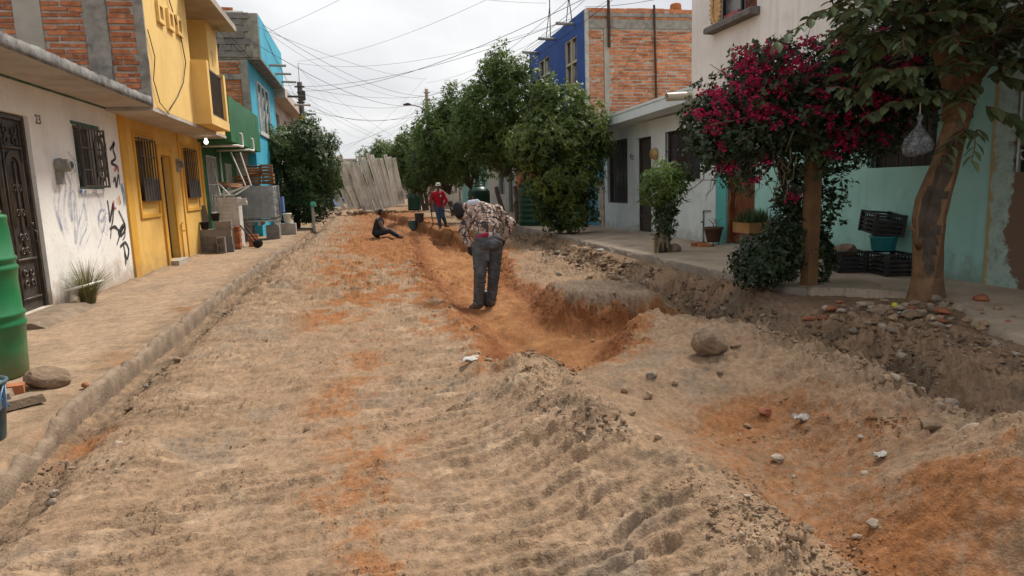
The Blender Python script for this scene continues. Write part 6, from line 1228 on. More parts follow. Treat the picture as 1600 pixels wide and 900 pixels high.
def head_rods(rods, c, fwd, mi, s=1.0):
    """skull, jaw, nose, brow and ears; c: centre of the head, fwd: where the face looks"""
    c = np.array(c, float); f = unit(np.array(fwd, float)); u = np.array([0,0,1.]); u = unit(u - f*np.dot(u, f)); sd_ = np.cross(f, u)
    rods += [(c+u*0.03*s-f*0.02*s, c+u*0.035*s+f*0.012*s, 0.088*s, 0.084*s, mi), (c-u*0.035*s+f*0.015*s, c-u*0.075*s+f*0.040*s, 0.066*s, 0.044*s, mi), (c+f*0.088*s+u*0.01*s, c+f*0.108*s-u*0.022*s, 0.010*s, 0.015*s, mi), (c+f*0.080*s+u*0.030*s+sd_*0.03*s, c+f*0.080*s+u*0.030*s-sd_*0.03*s, 0.012*s, 0.012*s, mi), (c+f*0.082*s-u*0.055*s+sd_*0.015*s, c+f*0.082*s-u*0.055*s-sd_*0.015*s, 0.010*s, 0.010*s, mi)]
    for k in (-1, 1): rods.append((c+sd_*0.086*k*s+u*0.015*s, c+sd_*0.090*k*s-u*0.025*s, 0.016*s, 0.012*s, mi))
def shoe(rods, ankle, toe, mi):
    a, t = np.array(ankle, float), np.array(toe, float); h_ = unit(a*[1,1,0]-t*[1,1,0]); heel = np.array([a[0], a[1], t[2]]) + h_*0.03
    rods += [(heel + [0,0,0.01], t, 0.044, 0.036, mi), (a, heel + [0,0,0.03], 0.055, 0.048, mi), ((a+t)/2*[1,1,0]+[0,0,t[2]+0.035], t+np.array([0,0,0.008]), 0.042, 0.034, mi)]

# --- the worker bending over the trench, seen from behind
zf = gz(1.45, 9.22) - (-0.155); D = np.array([0, 0, zf])
w1 = thing('person', tuple(np.array((1.6, 9.3, -0.155)) + D), 'person in branch camouflage jacket and grey jeans bending over the orange trench', 'person')
def q_(*p): return np.array(p, float) + D
rods = []
rods += [(q_(1.64,9.28,0.76), q_(1.65,9.36,0.93), 0.135, 0.140, 0, 1.18), (q_(1.65,9.36,0.93), q_(1.68,9.56,1.13), 0.150, 0.155, 0, 1.16), (q_(1.68,9.56,1.13), q_(1.62,9.64,1.18), 0.145, 0.125, 0, 1.2), (q_(1.50,9.58,1.17), q_(1.86,9.60,1.19), 0.085, 0.085, 0),
         (q_(1.60,9.66,1.19), q_(1.45,9.75,1.23), 0.105, 0.085, 0), (q_(1.46,9.74,1.22), q_(1.36,9.82,1.24), 0.058, 0.058, 3)]
rods += [(q_(1.46,9.57,1.14), q_(1.335,9.46,0.91), 0.082, 0.066, 0), (q_(1.335,9.46,0.91), q_(1.39,9.34,0.74), 0.064, 0.048, 0)]
rods += [(q_(1.87,9.58,1.16), q_(2.03,9.48,0.99), 0.082, 0.068, 0), (q_(2.03,9.48,0.99), q_(1.90,9.46,0.80), 0.066, 0.048, 0)]
for hp, kn, an, to in (((1.545,9.27,0.73),(1.51,9.21,0.32),(1.475,9.25,-0.06),(1.36,9.17,-0.13)), ((1.745,9.31,0.73),(1.72,9.30,0.32),(1.685,9.36,-0.06),(1.66,9.52,-0.13))):
    rods += [(q_(*hp), q_(*kn), 0.120, 0.084, 1), (q_(*kn), q_(*an), 0.083, 0.066, 1)]; shoe(rods, q_(*an), q_(*to), 2)
rods += [(q_(1.56,9.26,0.78), q_(1.73,9.28,0.78), 0.118, 0.118, 1), (q_(1.57,9.20,0.74), q_(1.72,9.22,0.74), 0.09, 0.09, 1)]
hand(rods, q_(1.395,9.33,0.72), (0.12,-0.1,-0.98), (0.6,0.7,0), 4, 0.35); hand(rods, q_(1.925,9.46,0.79), (-0.5,0.1,-0.85), (-0.5,0.7,0), 4, 0.3)
head_rods(rods, q_(1.365,9.81,1.185), (-0.30,0.86,-0.42), 3)
fuse('body', rods, [CAMO, DENIM, BOOT, SKIN, BLACKC], w1, 0.011, 3, [0.010, 0.009, 0.002, 0.0, 0.0], 1)
hat = MB(); hm = Matrix.Rotation(R(-24), 3, 'X') @ Matrix.Rotation(R(-20), 3, 'Y')
hat.lathe(q_(1.362,9.79,1.205), [(0.01,0.125),(0.055,0.12),(0.085,0.095),(0.098,0.05),(0.102,0.0),(0.102,-0.05),(0.098,-0.09),(0.08,-0.10)], 22, rot=hm); hat.obox(q_(1.317,9.925,1.195), (0.17,0.13,0.014), (0.5,0.3,0.35)); hat.build('cap', BLACKC, w1, smooth=True)
hd = []; hd += [(q_(1.47,9.70,1.285), q_(1.58,9.66,1.285), 0.035, 0.045, 0, 1.6), (q_(1.55,9.66,1.28), q_(1.66,9.66,1.27), 0.045, 0.03, 0, 1.5)]; fuse('hood', hd, [mat('pale_blue_hood', (0.50,0.52,0.60), (0.40,0.42,0.5), 9, 0.9, 0.3)], w1, 0.010, 4, 0.008, 2)
sh = []; sh += [(q_(1.50,9.22,0.84), q_(1.62,9.16,0.885), 0.034, 0.030, 0)]; fuse('shirt_hem', sh, [mat('crimson_shirt', (0.30,0.018,0.055), (0.22,0.012,0.04), 9, 0.9, 0.2)], w1, 0.010, 3)
pk = MB(); pk.obox(q_(1.575,9.155,0.60), (0.13,0.025,0.15), (0,0,-0.25)); pk.build('pocket', DENIM, w1)
bt = MB(); bt.lathe(q_(1.56,9.135,0.655), [(0.012,0),(0.010,0.006),(0,0.007)], 10, rot=(math.pi/2,0,0)); bt.build('button', mat('brass', (0.3,0.24,0.16), None, 9, 0.4, 0, metal=0.6), w1)
# hand tamper standing between the boots
zt = gz(1.62, 9.58); tp_ = thing('hand_tamper', (1.62,9.58,zt), 'black hand tamper standing in the trench behind the boots', 'tamper')
mb = MB(); mb.lathe((1.62,9.58,zt), [(0.11,0),(0.115,0.02),(0.105,0.10),(0.08,0.13),(0.07,0.20),(0.03,0.23)], 18); mb.build('base', mat('black_steel', (0.02,0.018,0.017), (0.04,0.03,0.025), 8, 0.5, 0.2), tp_, smooth=True)
mb = MB(); mb.tube([(1.62,9.58,zt+0.2),(1.60,9.60,zt+0.62),(1.57,9.62,zt+1.1)], 0.019, 8); mb.build('handle', POSTM, tp_, smooth=True)

# --- the worker in red, leaning on a tool
dz2 = gz(2.65, 24.4) - 0.07
def q2(*p): return np.array(p, float) + [0, 0, dz2]
w2 = thing('person', tuple(q2(2.66,24.45,0.07)), 'person in red sweatshirt, blue jeans and white cap walking with a long tool', 'person')
rods = [(q2(2.63,24.5,0.90), q2(2.62,24.5,1.08), 0.135, 0.140, 0, 1.15), (q2(2.62,24.5,1.08), q2(2.61,24.5,1.26), 0.150, 0.150, 0, 1.25), (q2(2.45,24.5,1.33), q2(2.78,24.5,1.34), 0.070, 0.070, 0), (q2(2.61,24.5,1.34), q2(2.62,24.48,1.46), 0.060, 0.055, 3),
        (q2(2.79,24.5,1.32), q2(2.90,24.45,1.08), 0.068, 0.055, 0), (q2(2.90,24.45,1.08), q2(2.80,24.36,0.90), 0.054, 0.040, 0), (q2(2.44,24.5,1.32), q2(2.34,24.42,1.12), 0.068, 0.055, 0), (q2(2.34,24.42,1.12), q2(2.29,24.24,1.02), 0.052, 0.038, 0),
        (q2(2.55,24.48,0.86), q2(2.60,24.40,0.47), 0.105, 0.074, 1), (q2(2.60,24.40,0.47), q2(2.63,24.46,0.15), 0.072, 0.055, 1), (q2(2.70,24.5,0.86), q2(2.75,24.42,0.50), 0.105, 0.074, 1), (q2(2.75,24.42,0.50), q2(2.85,24.66,0.27), 0.072, 0.055, 1), (q2(2.56,24.5,0.90), q2(2.71,24.5,0.90), 0.115, 0.115, 1)]
shoe(rods, q2(2.63,24.46,0.14), q2(2.62,24.30,0.10), 2); shoe(rods, q2(2.86,24.67,0.25), q2(2.95,24.58,0.14), 2)
hand(rods, q2(2.295,24.23,1.02), (-0.2,-0.3,-0.3), (0,0,1), 3, 0.9); hand(rods, q2(2.79,24.35,0.89), (-0.5,-0.2,-0.8), (-0.4,0.5,0), 3, 0.5)
head_rods(rods, q2(2.63,24.46,1.57), (-0.15,-0.95,-0.15), 3, 1.0)
fuse('body', rods, [REDSW, BLUEJ, BOOT, SKIN], w2, 0.014, 3, [0.009, 0.008, 0.0, 0.0], 3)
cp = MB(); cp.lathe(q2(2.63,24.475,1.62), [(0.005,0.10),(0.05,0.093),(0.085,0.06),(0.097,0.015),(0.097,-0.01)], 18); cp.obox(q2(2.615,24.36,1.615), (0.15,0.12,0.012), (0.15,0,0)); cp.build('cap', mat('white_cap', (0.62,0.58,0.52), (0.5,0.46,0.41), 8, 0.8, 0.2), w2)
pr = MB(); pr.lathe(q2(2.69,24.335,1.24), [(0.035,0),(0.03,0.004),(0,0.005)], 12, rot=(math.pi/2,0,0)); pr.build('chest_print', mat('white_print', (0.6,0.55,0.52)), w2)
mb = MB(); mb.tube([q2(2.30,24.18,1.16), q2(2.31,24.18,0.75), q2(2.33,24.18,0.46), q2(2.36,24.17,0.34), q2(2.34,24.17,0.22), q2(2.25,24.15,0.11)], [0.020,0.020,0.019,0.018,0.016,0.012], 8); mb.build('digging_bar', RUST, None, smooth=True, label='dark crooked digging bar held by the person in red', cat='tool')

# --- the worker sitting on the spoil
dz3 = gz(0.33, 21.0) - 0.16
def q3(*p): return np.array(p, float) + [0, 0, dz3]
w3 = thing('person', tuple(q3(0.4,21,0.16)), 'person in dark vest and grey sleeves sitting on the spoil with legs out', 'person')
rods = [(q3(0.33,21,0.29), q3(0.36,21,0.42), 0.145, 0.13, 0), (q3(0.36,21,0.42), q3(0.43,21,0.60), 0.14, 0.145, 0), (q3(0.44,20.84,0.65), q3(0.44,21.16,0.65), 0.068, 0.068, 0), (q3(0.45,21,0.66), q3(0.49,21,0.78), 0.058, 0.052, 3)]
for s_ in (-1, 1):
    rods += [(q3(0.44,21+0.17*s_,0.64), q3(0.50,21+0.19*s_,0.46), 0.062, 0.05, 4), (q3(0.50,21+0.19*s_,0.46), q3(0.66,21+0.10*s_,0.37), 0.048, 0.036, 4), (q3(0.34,21+0.09*s_,0.28), q3(0.70,21+0.11*s_,0.33), 0.10, 0.072, 1), (q3(0.70,21+0.11*s_,0.33), q3(0.98,21+0.10*s_,0.14), 0.070, 0.05, 1)]
    shoe(rods, q3(0.99,21+0.10*s_,0.13), q3(1.10,21+0.11*s_,0.11), 2); hand(rods, q3(0.665,21+0.095*s_,0.37), (0.8,-0.2*s_,-0.3), (0,0,1), 3, 0.5)
head_rods(rods, q3(0.53,21,0.88), (0.92,-0.25,-0.12), 3)
fuse('body', rods, [BLACKC, NAVY, BOOT, SKIN, GREYSL], w3, 0.014, 3, [0.008, 0.008, 0.0, 0.0, 0.008], 5)
hr = []; hr += [(q3(0.49,21,0.925), q3(0.515,21,0.935), 0.092, 0.085, 0), (q3(0.455,21,0.89), q3(0.46,21,0.85), 0.065, 0.05, 0)]; fuse('hair', hr, [HAIR], w3, 0.014, 2)
hd = [(q3(0.40,20.93,0.71), q3(0.40,21.07,0.71), 0.05, 0.05, 0), (q3(0.36,21,0.66), q3(0.37,21,0.71), 0.06, 0.05, 0)]; fuse('hood', hd, [mat('grey_hood', (0.32,0.30,0.30), None, 8)], w3, 0.014, 2)

# ================================================================== STONES, CLUTTER, POLES, WIRES
def stone_mesh(seed, sub=3, rough=0.28, cut=(0.74,0.95), smooth=True):
    bm = bmesh.new(); bmesh.ops.create_icosphere(bm, subdivisions=sub, radius=1.0); r = random.Random(seed); pl = [(Vector((r.gauss(0,1), r.gauss(0,1), r.gauss(0,1))).normalized(), r.uniform(*cut)) for _ in range(9)]
    co = np.array([v.co for v in bm.verts]); nz_ = fbm(co[:,0]+seed, co[:,1]*1.1+co[:,2]*1.7, 1.6, 4, 800+seed)
    for v, k in zip(bm.verts, nz_):
        c = v.co.copy()
        for n, d in pl:
            e = c.dot(n)-d
            if e > 0: c -= n*e*0.85
        v.co = c*(1+rough*float(k)+0.05*float(pn(c.x*5+seed+c.z*3, c.y*5-c.z*4, 811))+0.03*float(pn(c.x*13+c.z*9, c.y*13-c.z*7, 815)))
    me = bpy.data.meshes.new('stone'); bm.to_mesh(me); bm.free(); me.polygons.foreach_set('use_smooth', [smooth]*len(me.polygons)); return me
STONES = {'grey': mat('grey_stone', (0.31,0.25,0.19), (0.20,0.16,0.12), 14, 0.92, 0.9, 60, dirt=((0.33,0.22,0.13),0.8,8)), 'tan': mat('dusty_tan_stone', (0.40,0.28,0.18), (0.27,0.18,0.11), 14, 0.92, 0.9, 60, dirt=((0.22,0.15,0.1),0.6,9)), 'white': mat('pale_stone', (0.43,0.35,0.27), (0.29,0.23,0.17), 14, 0.9, 0.6, 50),
          'red': mat('reddish_stone', (0.34,0.13,0.065), (0.24,0.085,0.045), 9, 0.92, 0.7, 50), 'brown': mat('brown_stone', (0.27,0.185,0.12), (0.17,0.115,0.075), 5, 0.92, 0.8, 50)}
SM = {(k, i): None for k in STONES for i in range(4)}
def stone(x, y, s, kind, label, group=None, flat=0.7, seed=0, z=None, name='stone', stretch=1.0, rz=None, sink=0.60):
    key = (kind, seed % 4 + (10 if s >= 0.12 else 0))
    if SM.get(key) is None: SM[key] = stone_mesh(seed % 4 + 10*list(STONES).index(kind), 2 if s < 0.12 else 5, 0.22 if s < 0.12 else 0.10, (0.5,0.85) if s < 0.12 else (0.72,0.97), s >= 0.12); SM[key].materials.append(STONES[kind])
    zz = (gz(x, y) if z is None else z); o = bpy.data.objects.new(name, SM[key]); COL.objects.link(o); o.location = (x, y, zz + s*flat*(1-sink)); o.scale = (s*stretch, s, s*flat); o.rotation_euler = (rnd.uniform(-.2,.2), rnd.uniform(-.2,.2), rnd.uniform(0,6.28) if rz is None else rz); ORG[o] = o.location.copy(); return tag(o, label, 'stone', group)
bo = MB(); 
stone(2.60, 4.80, 0.128, 'brown', 'large dirt caked boulder on the swell beside the orange pit', flat=0.92, seed=2, name='boulder', sink=0.25, stretch=1.1)
stone(2.80, 4.74, 0.05, 'brown', 'small dark stone leaning against the large boulder', seed=2); stone(2.20,3.27,0.042,'white','pale grey stone lying in the orange hollow',seed=1); stone(2.70,2.52,0.062,'white','pale angular stone on top of the orange heap',seed=2,stretch=1.5,rz=0.3); stone(2.79,2.84,0.055,'brown','brown stone half buried where the heap meets the spoil bank',seed=3,stretch=1.4)
stone(-2.50,5.80,0.155,'brown','big flat dusty stone on the pavement beside the green barrel',flat=0.62,seed=0,z=0.13,name='boulder',sink=0.45); stone(-2.88,5.35,0.16,'white','upright pale stone between the green barrel and the blue bucket',flat=1.2,seed=2,z=0.13,sink=0.2); stone(-2.19,5.66,0.035,'red','small reddish stone near the edge of the kerb',seed=3,z=0.13)
stone(-0.46,4.48,0.026,'brown','dark clod alone on the smooth wheel track',seed=2)
LS = 'stones strewn over the dug street'
for i, (x, y, s, k) in enumerate([(2.48,3.83,.050,'red'),(2.32,3.78,.030,'tan'),(2.36,2.78,.022,'white'),(1.62,2.20,.030,'brown'),(1.70,2.32,.045,'tan'),(2.05,2.36,.032,'white'),(1.9,2.62,.020,'tan'),(2.15,3.05,.020,'white'),(2.62,3.42,.030,'red'),(2.95,2.95,.030,'grey'),(3.05,3.25,.032,'grey'),(3.12,3.05,.045,'grey'),(3.22,2.92,.040,'brown'),(2.55,3.05,.018,'white'),(1.86,4.3,.045,'tan'),(2.0,4.55,.05,'grey'),(1.75,4.45,.035,'tan'),(2.12,4.42,.03,'tan'),(1.62,4.0,.030,'tan'),(1.50,3.35,.030,'white'),(1.42,3.15,.025,'tan'),(2.95,6.72,.04,'white'),(2.3,6.78,.03,'tan'),(3.05,6.2,.055,'white'),(2.6,8.95,.05,'tan'),(3.1,9.2,.06,'tan'),(3.3,8.9,.05,'grey'),(2.9,9.9,.05,'tan'),(3.5,10.4,.06,'tan'),(3.2,11.2,.07,'grey'),(-0.1,4.46,.018,'brown'),(-0.18,4.44,.014,'brown'),(0.05,4.4,.018,'brown'),(0.0,3.55,.018,'brown'),(-1.62,4.55,.03,'white'),(-1.75,3.95,.035,'grey'),(-1.68,3.75,.030,'grey'),(-1.82,4.35,.028,'brown'),(-1.8,5.35,.035,'brown'),(-1.9,6.1,.03,'grey'),(-1.85,6.9,.04,'brown'),(3.45,7.2,.05,'grey'),(3.4,6.6,.045,'tan'),(2.5,4.45,.03,'grey'),(2.2,5.55,.03,'grey'),(1.5,5.5,.05,'grey'),(0.98,5.75,.04,'grey'),(0.95,6.1,.03,'tan'),(1.2,4.5,.03,'grey'),(1.05,4.1,.025,'tan'),(3.35,3.6,.06,'grey'),(3.4,3.2,.05,'tan'),(3.5,3.0,.04,'white'),(3.15,2.72,.07,'tan')]):
    stone(x, y, s, k, {'tan':'small tan stone among the dug soil','grey':'small grey stone among the dug soil','white':'small pale stone among the dug soil','red':'small reddish stone among the dug soil','brown':'small dark clod among the dug soil'}[k], LS+' ('+k+')', seed=i)
# rubble heap round the foot of the big tree
for i in range(90):
    x = rnd.gauss(5.3, 0.42); y = rnd.gauss(5.6, 0.36); s = rnd.uniform(0.022, 0.066)*(1.25 if i < 14 else 0.9); k = rnd.choice(['grey','tan','white','tan','red','grey','brown'])
    if math.hypot(x-6.13, y-6.4) < 0.30: y -= 0.5
    stone(x, y, s, k, {'tan':'tan rubble stone heaped at the hollow trunk tree','grey':'grey rubble stone heaped at the hollow trunk tree','white':'pale rubble stone heaped at the hollow trunk tree','red':'red rubble lump heaped at the hollow trunk tree','brown':'brown rubble stone heaped at the hollow trunk tree'}[k], 'rubble at the big tree ('+k+')', seed=i, flat=0.6, stretch=rnd.uniform(0.9,1.6), z=max(gz(x,y), 0.14), sink=0.25)
stone(6.42,5.98,0.085,'red','large broken orange brick lump by the tree rubble',seed=1,z=max(gz(6.42,5.98),0.14),flat=0.8); stone(5.98,6.12,0.075,'grey','round grey stone touching the scarred trunk',seed=2,z=max(gz(5.98,6.12),0.15)); stone(4.62,6.15,0.06,'red','orange brick piece on the far lip of the deep trench',seed=0)
stone(5.93,12.4,0.14,'grey','rounded grey boulder beside the shaggy sapling',seed=3,z=0.15,name='boulder',flat=0.8)
# scraps of litter
PAPER = mat('crumpled_paper', (0.45,0.43,0.40), (0.32,0.30,0.27), 12, 0.8, 0.4, 40)
def scrap(name, x, y, s, material, label, cat, lift=0.02, seed=0):
    n = 7; r = random.Random(seed); Xs, Ys = np.meshgrid(np.linspace(-1,1,n), np.linspace(-0.7,0.7,n)); Z_ = np.array([[r.uniform(-.28,.28) for _ in range(n)] for _ in range(n)]); z0 = gz(x, y); V = np.stack([x+Xs*s+Z_*s*0.2, y+Ys*s+Z_.T*s*0.25, np.maximum(z0 + lift + Z_*s*0.8, z0-0.02)], -1).reshape(-1, 3); i = (np.arange(n-1)[None,:]+n*np.arange(n-1)[:,None]).ravel()
    o = mesh_np(name, V, np.stack([i,i+1,i+1+n,i+n],1), material); md = o.modifiers.new('thick', 'SOLIDIFY'); md.thickness = 0.002; return tag(o, label, cat)
scrap('crumpled_paper', 0.81, 5.62, 0.075, PAPER, 'crumpled white paper lying on the lip of the orange pit', 'litter', 0.03, 1); scrap('plastic_scrap', 2.55, 3.55, 0.055, mat('clear_plastic_scrap', (0.34,0.31,0.27), (0.25,0.22,0.19), 9, 0.35, 0.3), 'torn clear plastic scrap above the orange hollow', 'litter', 0.03, 2)
scrap('plastic_scrap', 2.47, 2.80, 0.04, PAPER, 'white triangular scrap lying on orange soil', 'litter', 0.015, 3); scrap('paper_cup', 5.0, 14.1, 0.08, PAPER, 'small white scrap at the foot of the pavement kerb', 'litter', 0.03, 4); scrap('cloth_rag', 3.92, 3.35, 0.13, mat('grey_rag', (0.28,0.25,0.22), (0.2,0.18,0.15), 9, 0.9, 0.4), 'grey rag hanging on the far wall of the deep trench', 'litter', 0.05, 5)
scrap('plastic_scrap', 3.05, 5.85, 0.045, PAPER, 'white scrap beside the large boulder', 'litter', 0.02, 6); scrap('foil_scrap', 5.2, 5.75, 0.05, mat('blue_foil', (0.3,0.36,0.45), (0.4,0.4,0.4), 12, 0.4, 0.3), 'bluish wrapper among the tree rubble', 'litter', 0.03, 7)
mb = MB(); mb.lathe((5.32,5.95,max(gz(5.32,5.95),0.14)+0.005), [(0.0,0),(0.02,0.004),(0.034,0.025),(0.03,0.05),(0.012,0.064),(0,0.066)], 14); mb.build('lemon', mat('lemon_skin', (0.55,0.48,0.03), (0.45,0.42,0.03), 9, 0.5, 0.2), None, smooth=True, label='yellow lemon lying among the tree rubble', cat='fruit')
mb = MB(); mb.tube([(4.42,7.05,gz(4.42,7.05)-0.02),(4.44,7.0,gz(4.42,7.05)+0.06),(4.41,6.96,gz(4.42,7.05)+0.15),(4.46,6.93,gz(4.42,7.05)+0.17)], 0.014, 7); mb.build('root', mat('pale_root', (0.36,0.29,0.21), None, 6), None, smooth=True, label='pale broken root sticking out of the deep trench', cat='root')

# ------------------------------------------------------------------ near left: barrel, bucket, rubble
GREENP = mat('green_plastic', (0.012,0.155,0.050), (0.010,0.125,0.042), 3, 0.38, 0.06, 30, spec=0.5, dirt=((0.10,0.15,0.07),0.25,2.5), dirt_h=((0.17,0.15,0.08),0.5,0.2))
br_ = thing('water_barrel', (-3.15,6.2,0.13), 'large green plastic water barrel standing in front of the white house', 'barrel')
prof = [(0.30,0.0),(0.325,0.02),(0.335,0.25),(0.345,0.42),(0.355,0.43),(0.357,0.45),(0.347,0.465),(0.345,0.50),(0.357,0.515),(0.355,0.535),(0.340,0.55),(0.335,0.80),(0.345,0.88),(0.352,0.89),(0.350,0.91),(0.338,0.925),(0.336,0.95),(0.350,0.965),(0.349,0.985),(0.333,1.0),(0.322,1.22),(0.315,1.28),(0.322,1.30),(0.318,1.325),(0.29,1.335)]
mb = MB(); mb.lathe((-3.15,6.2,0.13), prof, 40); mb.build('body', GREENP, br_, smooth=True)
mb = MB(); mb.lathe((-3.15,6.2,1.465), [(0.285,0),(0.285,0.03),(0.25,0.035),(0.0,0.03)], 32); mb.build('lid', GREENP, br_, smooth=True)
bk = thing('bucket', (-2.50,4.62,0.12), 'dented blue grey bucket with blue string beside the broken slab pieces', 'bucket')
BKT = mat('blue_grey_plastic', (0.060,0.105,0.120), (0.045,0.075,0.085), 5, 0.55, 0.15, 30, dirt=((0.22,0.18,0.13),0.45,4))
mb = MB(); mb.lathe((-2.37,4.55,0.12), [(0.125,0.0),(0.13,0.01),(0.165,0.345),(0.178,0.352),(0.178,0.368),(0.160,0.370),(0.152,0.345),(0.118,0.02)], 28); mb.build('body', BKT, bk, smooth=True)
mb = MB(); mb.tube([(-2.37+0.17*math.cos(t), 4.55-0.03, 0.47-0.17*math.sin(t)*0.55) for t in np.linspace(0.1, 3.04, 12)], 0.004, 5); mb.build('handle', IRON, bk)
mb = MB()
for k in range(9): mb.tube([(-2.37+rnd.uniform(-.1,.1), 4.55+rnd.uniform(-.1,.1), 0.42), (-2.37+rnd.uniform(-.12,.14), 4.50, 0.52), (-2.37+rnd.uniform(.1,.17), 4.5+rnd.uniform(-.1,.1), 0.48), (-2.37+rnd.uniform(.15,.19), 4.5+rnd.uniform(-.08,.08), 0.33)], 0.006, 5)
o = mb.build('string', mat('blue_string', (0.10,0.22,0.42), (0.3,0.4,0.5), 12, 0.7, 0.1), bk, smooth=True); o['kind'] = 'stuff'
for x, y, sz, rt, lab in [(-2.50,5.18,(0.42,0.16,0.06),(0,0.03,0.9),'broken grey slab piece lying lowest by the bucket'),(-2.62,5.22,(0.26,0.15,0.05),(0.05,0.1,0.3),'short slab piece resting on the broken slab')]:
    mb = MB(); mb.obox((x,y,0.175 if 'lowest' in lab else 0.235), sz, rt, 0.9); mb.build('slab_piece', KERB_M, None, label=lab, cat='slab')
mb = MB(); mb.obox((-2.68,5.60,0.17), (0.20,0.11,0.07), (0,0,0.25), 0.97); mb.build('brick', BRICK, None, label='single red brick at the foot of the green barrel', cat='brick')
mb = MB(); mb.tube([(-3.98,10.0,0.36),(-3.60,10.35,0.44)], 0.018, 8); mb.build('plastic_pipe', PVC, None, smooth=True, label='short white pipe poking through the grass tuft', cat='pipe')

# ------------------------------------------------------------------ left middle: blocks, cabinet, tote tank, crates
def hollow_block(name, label, group):
    me = bpy.data.meshes.new(name); mb = MB(); W_, D_, H_ = 0.40, 0.15, 0.20; wall(mb, 'y', -D_/2, D_/2, -W_/2, W_/2, 0, H_, [(-0.165,-0.02,0.03,H_-0.03), (0.02,0.165,0.03,H_-0.03)]); mb.v = [(a, b, c) for a, b, c in mb.v]; me.from_pydata(mb.v, [], mb.f); me.materials.append(BLOCK); return me
HB = hollow_block('concrete_block', '', ''); sb = MB(); sb.box((-0.20,-0.075,0),(0.20,0.075,0.19)); SB = bpy.data.meshes.new('concrete_block'); SB.from_pydata(sb.v, [], sb.f); SB.materials.append(BLOCK)
def put(me, name, loc, rot, label, cat, group=None, scale=(1,1,1)):
    o = bpy.data.objects.new(name, me); COL.objects.link(o); o.location = loc; o.rotation_euler = rot; o.scale = scale; ORG[o] = Vector(loc); return tag(o, label, cat, group)
for row in range(4):
    for k, x in enumerate((-3.90, -3.50)):
        if row == 3 and k == 0: continue
        put(SB, 'concrete_block', (x + rnd.uniform(-.015,.015), 18.30, 0.14+row*0.195), (0,0,rnd.uniform(-.05,.05)), 'grey concrete block stacked against the yellow house', 'block', 'stacked concrete blocks')
    if row < 3: put(SB, 'concrete_block', (-3.70, 18.50, 0.14+row*0.195), (0,0,rnd.uniform(-.05,.05)), 'grey concrete block stacked against the yellow house', 'block', 'stacked concrete blocks')
put(HB, 'concrete_block', (-3.62, 17.98, 0.34), (0, R(90), 0), 'hollow concrete block standing on end before the stack', 'block')
for x, z, lab in ((-3.93,0.73,'dark battered pot on the concrete block stack'),(-3.66,0.93,'black plastic pot topping the concrete block stack')):
    mb = MB(); mb.lathe((x,18.3,z), [(0.07,0),(0.09,0.02),(0.105,0.16),(0.115,0.165),(0.115,0.185),(0.10,0.185)], 14); mb.build('pot', BLACKC, None, smooth=True, label=lab, cat='pot')
mb = MB(); mb.obox((-3.98,18.7,0.95), (0.16,0.05,0.75), (0.1,-0.12,0.2)); mb.build('board', mat('grey_board', (0.2,0.17,0.15), None, 4), None, label='narrow grey board leaning on the yellow wall behind the blocks', cat='board')
cb = thing('slatted_cabinet', (-3.52,19.62,0.14), 'battered white cabinet with horizontal ribs beside the block stack', 'cabinet')
mb = MB(); mb.box((-3.80,19.42,0.16),(-3.28,19.95,1.50)); mb.build('body', WHITE_MET, cb)
for k in range(8): mb = MB(); mb.box((-3.78,19.395,0.66+k*0.10),(-3.40,19.418,0.745+k*0.10)); mb.build('slat', WHITE_MET, cb)
mb = MB(); mb.box((-3.78,19.40,0.20),(-3.32,19.418,0.60)); mb.build('panel', WHITE_MET, cb)
sc_ = scrap('plastic_sheet', -3.2, 19.5, 0.14, mat('torn_plastic_sheet', (0.5,0.47,0.42), (0.4,0.36,0.3), 9, 0.5, 0.3), 'torn pale sheeting hung over the ribbed cabinet', 'sheet', 0, 9); sc_.location.z = 1.36; sc_.rotation_euler = (R(75), 0, R(20))
wf = thing('tube_frame', (-3.4,20.0,0.14), 'white metal tube frame with two tall legs propped on the cabinet', 'frame')
for a, b in (((-3.46,20.1,2.72),(-3.13,19.9,1.80)), ((-3.22,20.1,2.70),(-2.98,19.9,1.79)), ((-3.90,19.9,1.56),(-3.02,19.85,1.80)), ((-3.86,19.6,1.54),(-3.35,19.55,1.56)), ((-3.35,19.55,1.56),(-3.02,19.85,1.78)), ((-3.60,19.55,1.56),(-3.12,19.9,1.79)), ((-3.90,19.9,1.56),(-3.86,19.6,1.54)), ((-4.0,20.3,2.5),(-3.75,19.7,1.55)), ((-3.92,20.4,1.9),(-3.6,20.2,1.55))): mb = MB(); mb.bar(a, b, 0.03); mb.build('tube', WHITE_MET, wf)
for k in range(9): mb = MB(); mb.obox((-3.33+0.01*(k%2), 19.20+0.02*(k%3), 0.175+0.066*k), (0.13,0.26,0.06), (0,0,rnd.uniform(-.12,.12))); mb.build('brick', BRICK, None, label='old red brick in the short stack by the ribbed cabinet', cat='brick', group='short stack of red bricks')
for k in range(5): mb = MB(); mb.obox((-3.02, 19.75, 0.175+0.066*k), (0.26,0.13,0.06), (0,0,rnd.uniform(-.12,.12))); mb.build('brick', BRICK, None, label='old red brick stacked behind the hand truck', cat='brick', group='bricks behind the hand truck')
ht = thing('hand_truck', (-2.95,19.2,0.14), 'small hand truck lying beside the brick stack with black wheel', 'hand truck')
mb = MB(); mb.bar((-3.25,19.25,0.75),(-2.9,19.1,0.24),0.03); mb.bar((-3.18,19.45,0.75),(-2.83,19.3,0.24),0.03); mb.build('frame', RUST, ht)
for y in (19.08, 19.36): mb = MB(); mb.lathe((-2.84,y,0.245), [(0.04,-0.025),(0.105,-0.025),(0.11,0),(0.105,0.025),(0.04,0.025)], 18, rot=(math.pi/2,0,0)); mb.build('wheel', BLACKC, ht, smooth=True)
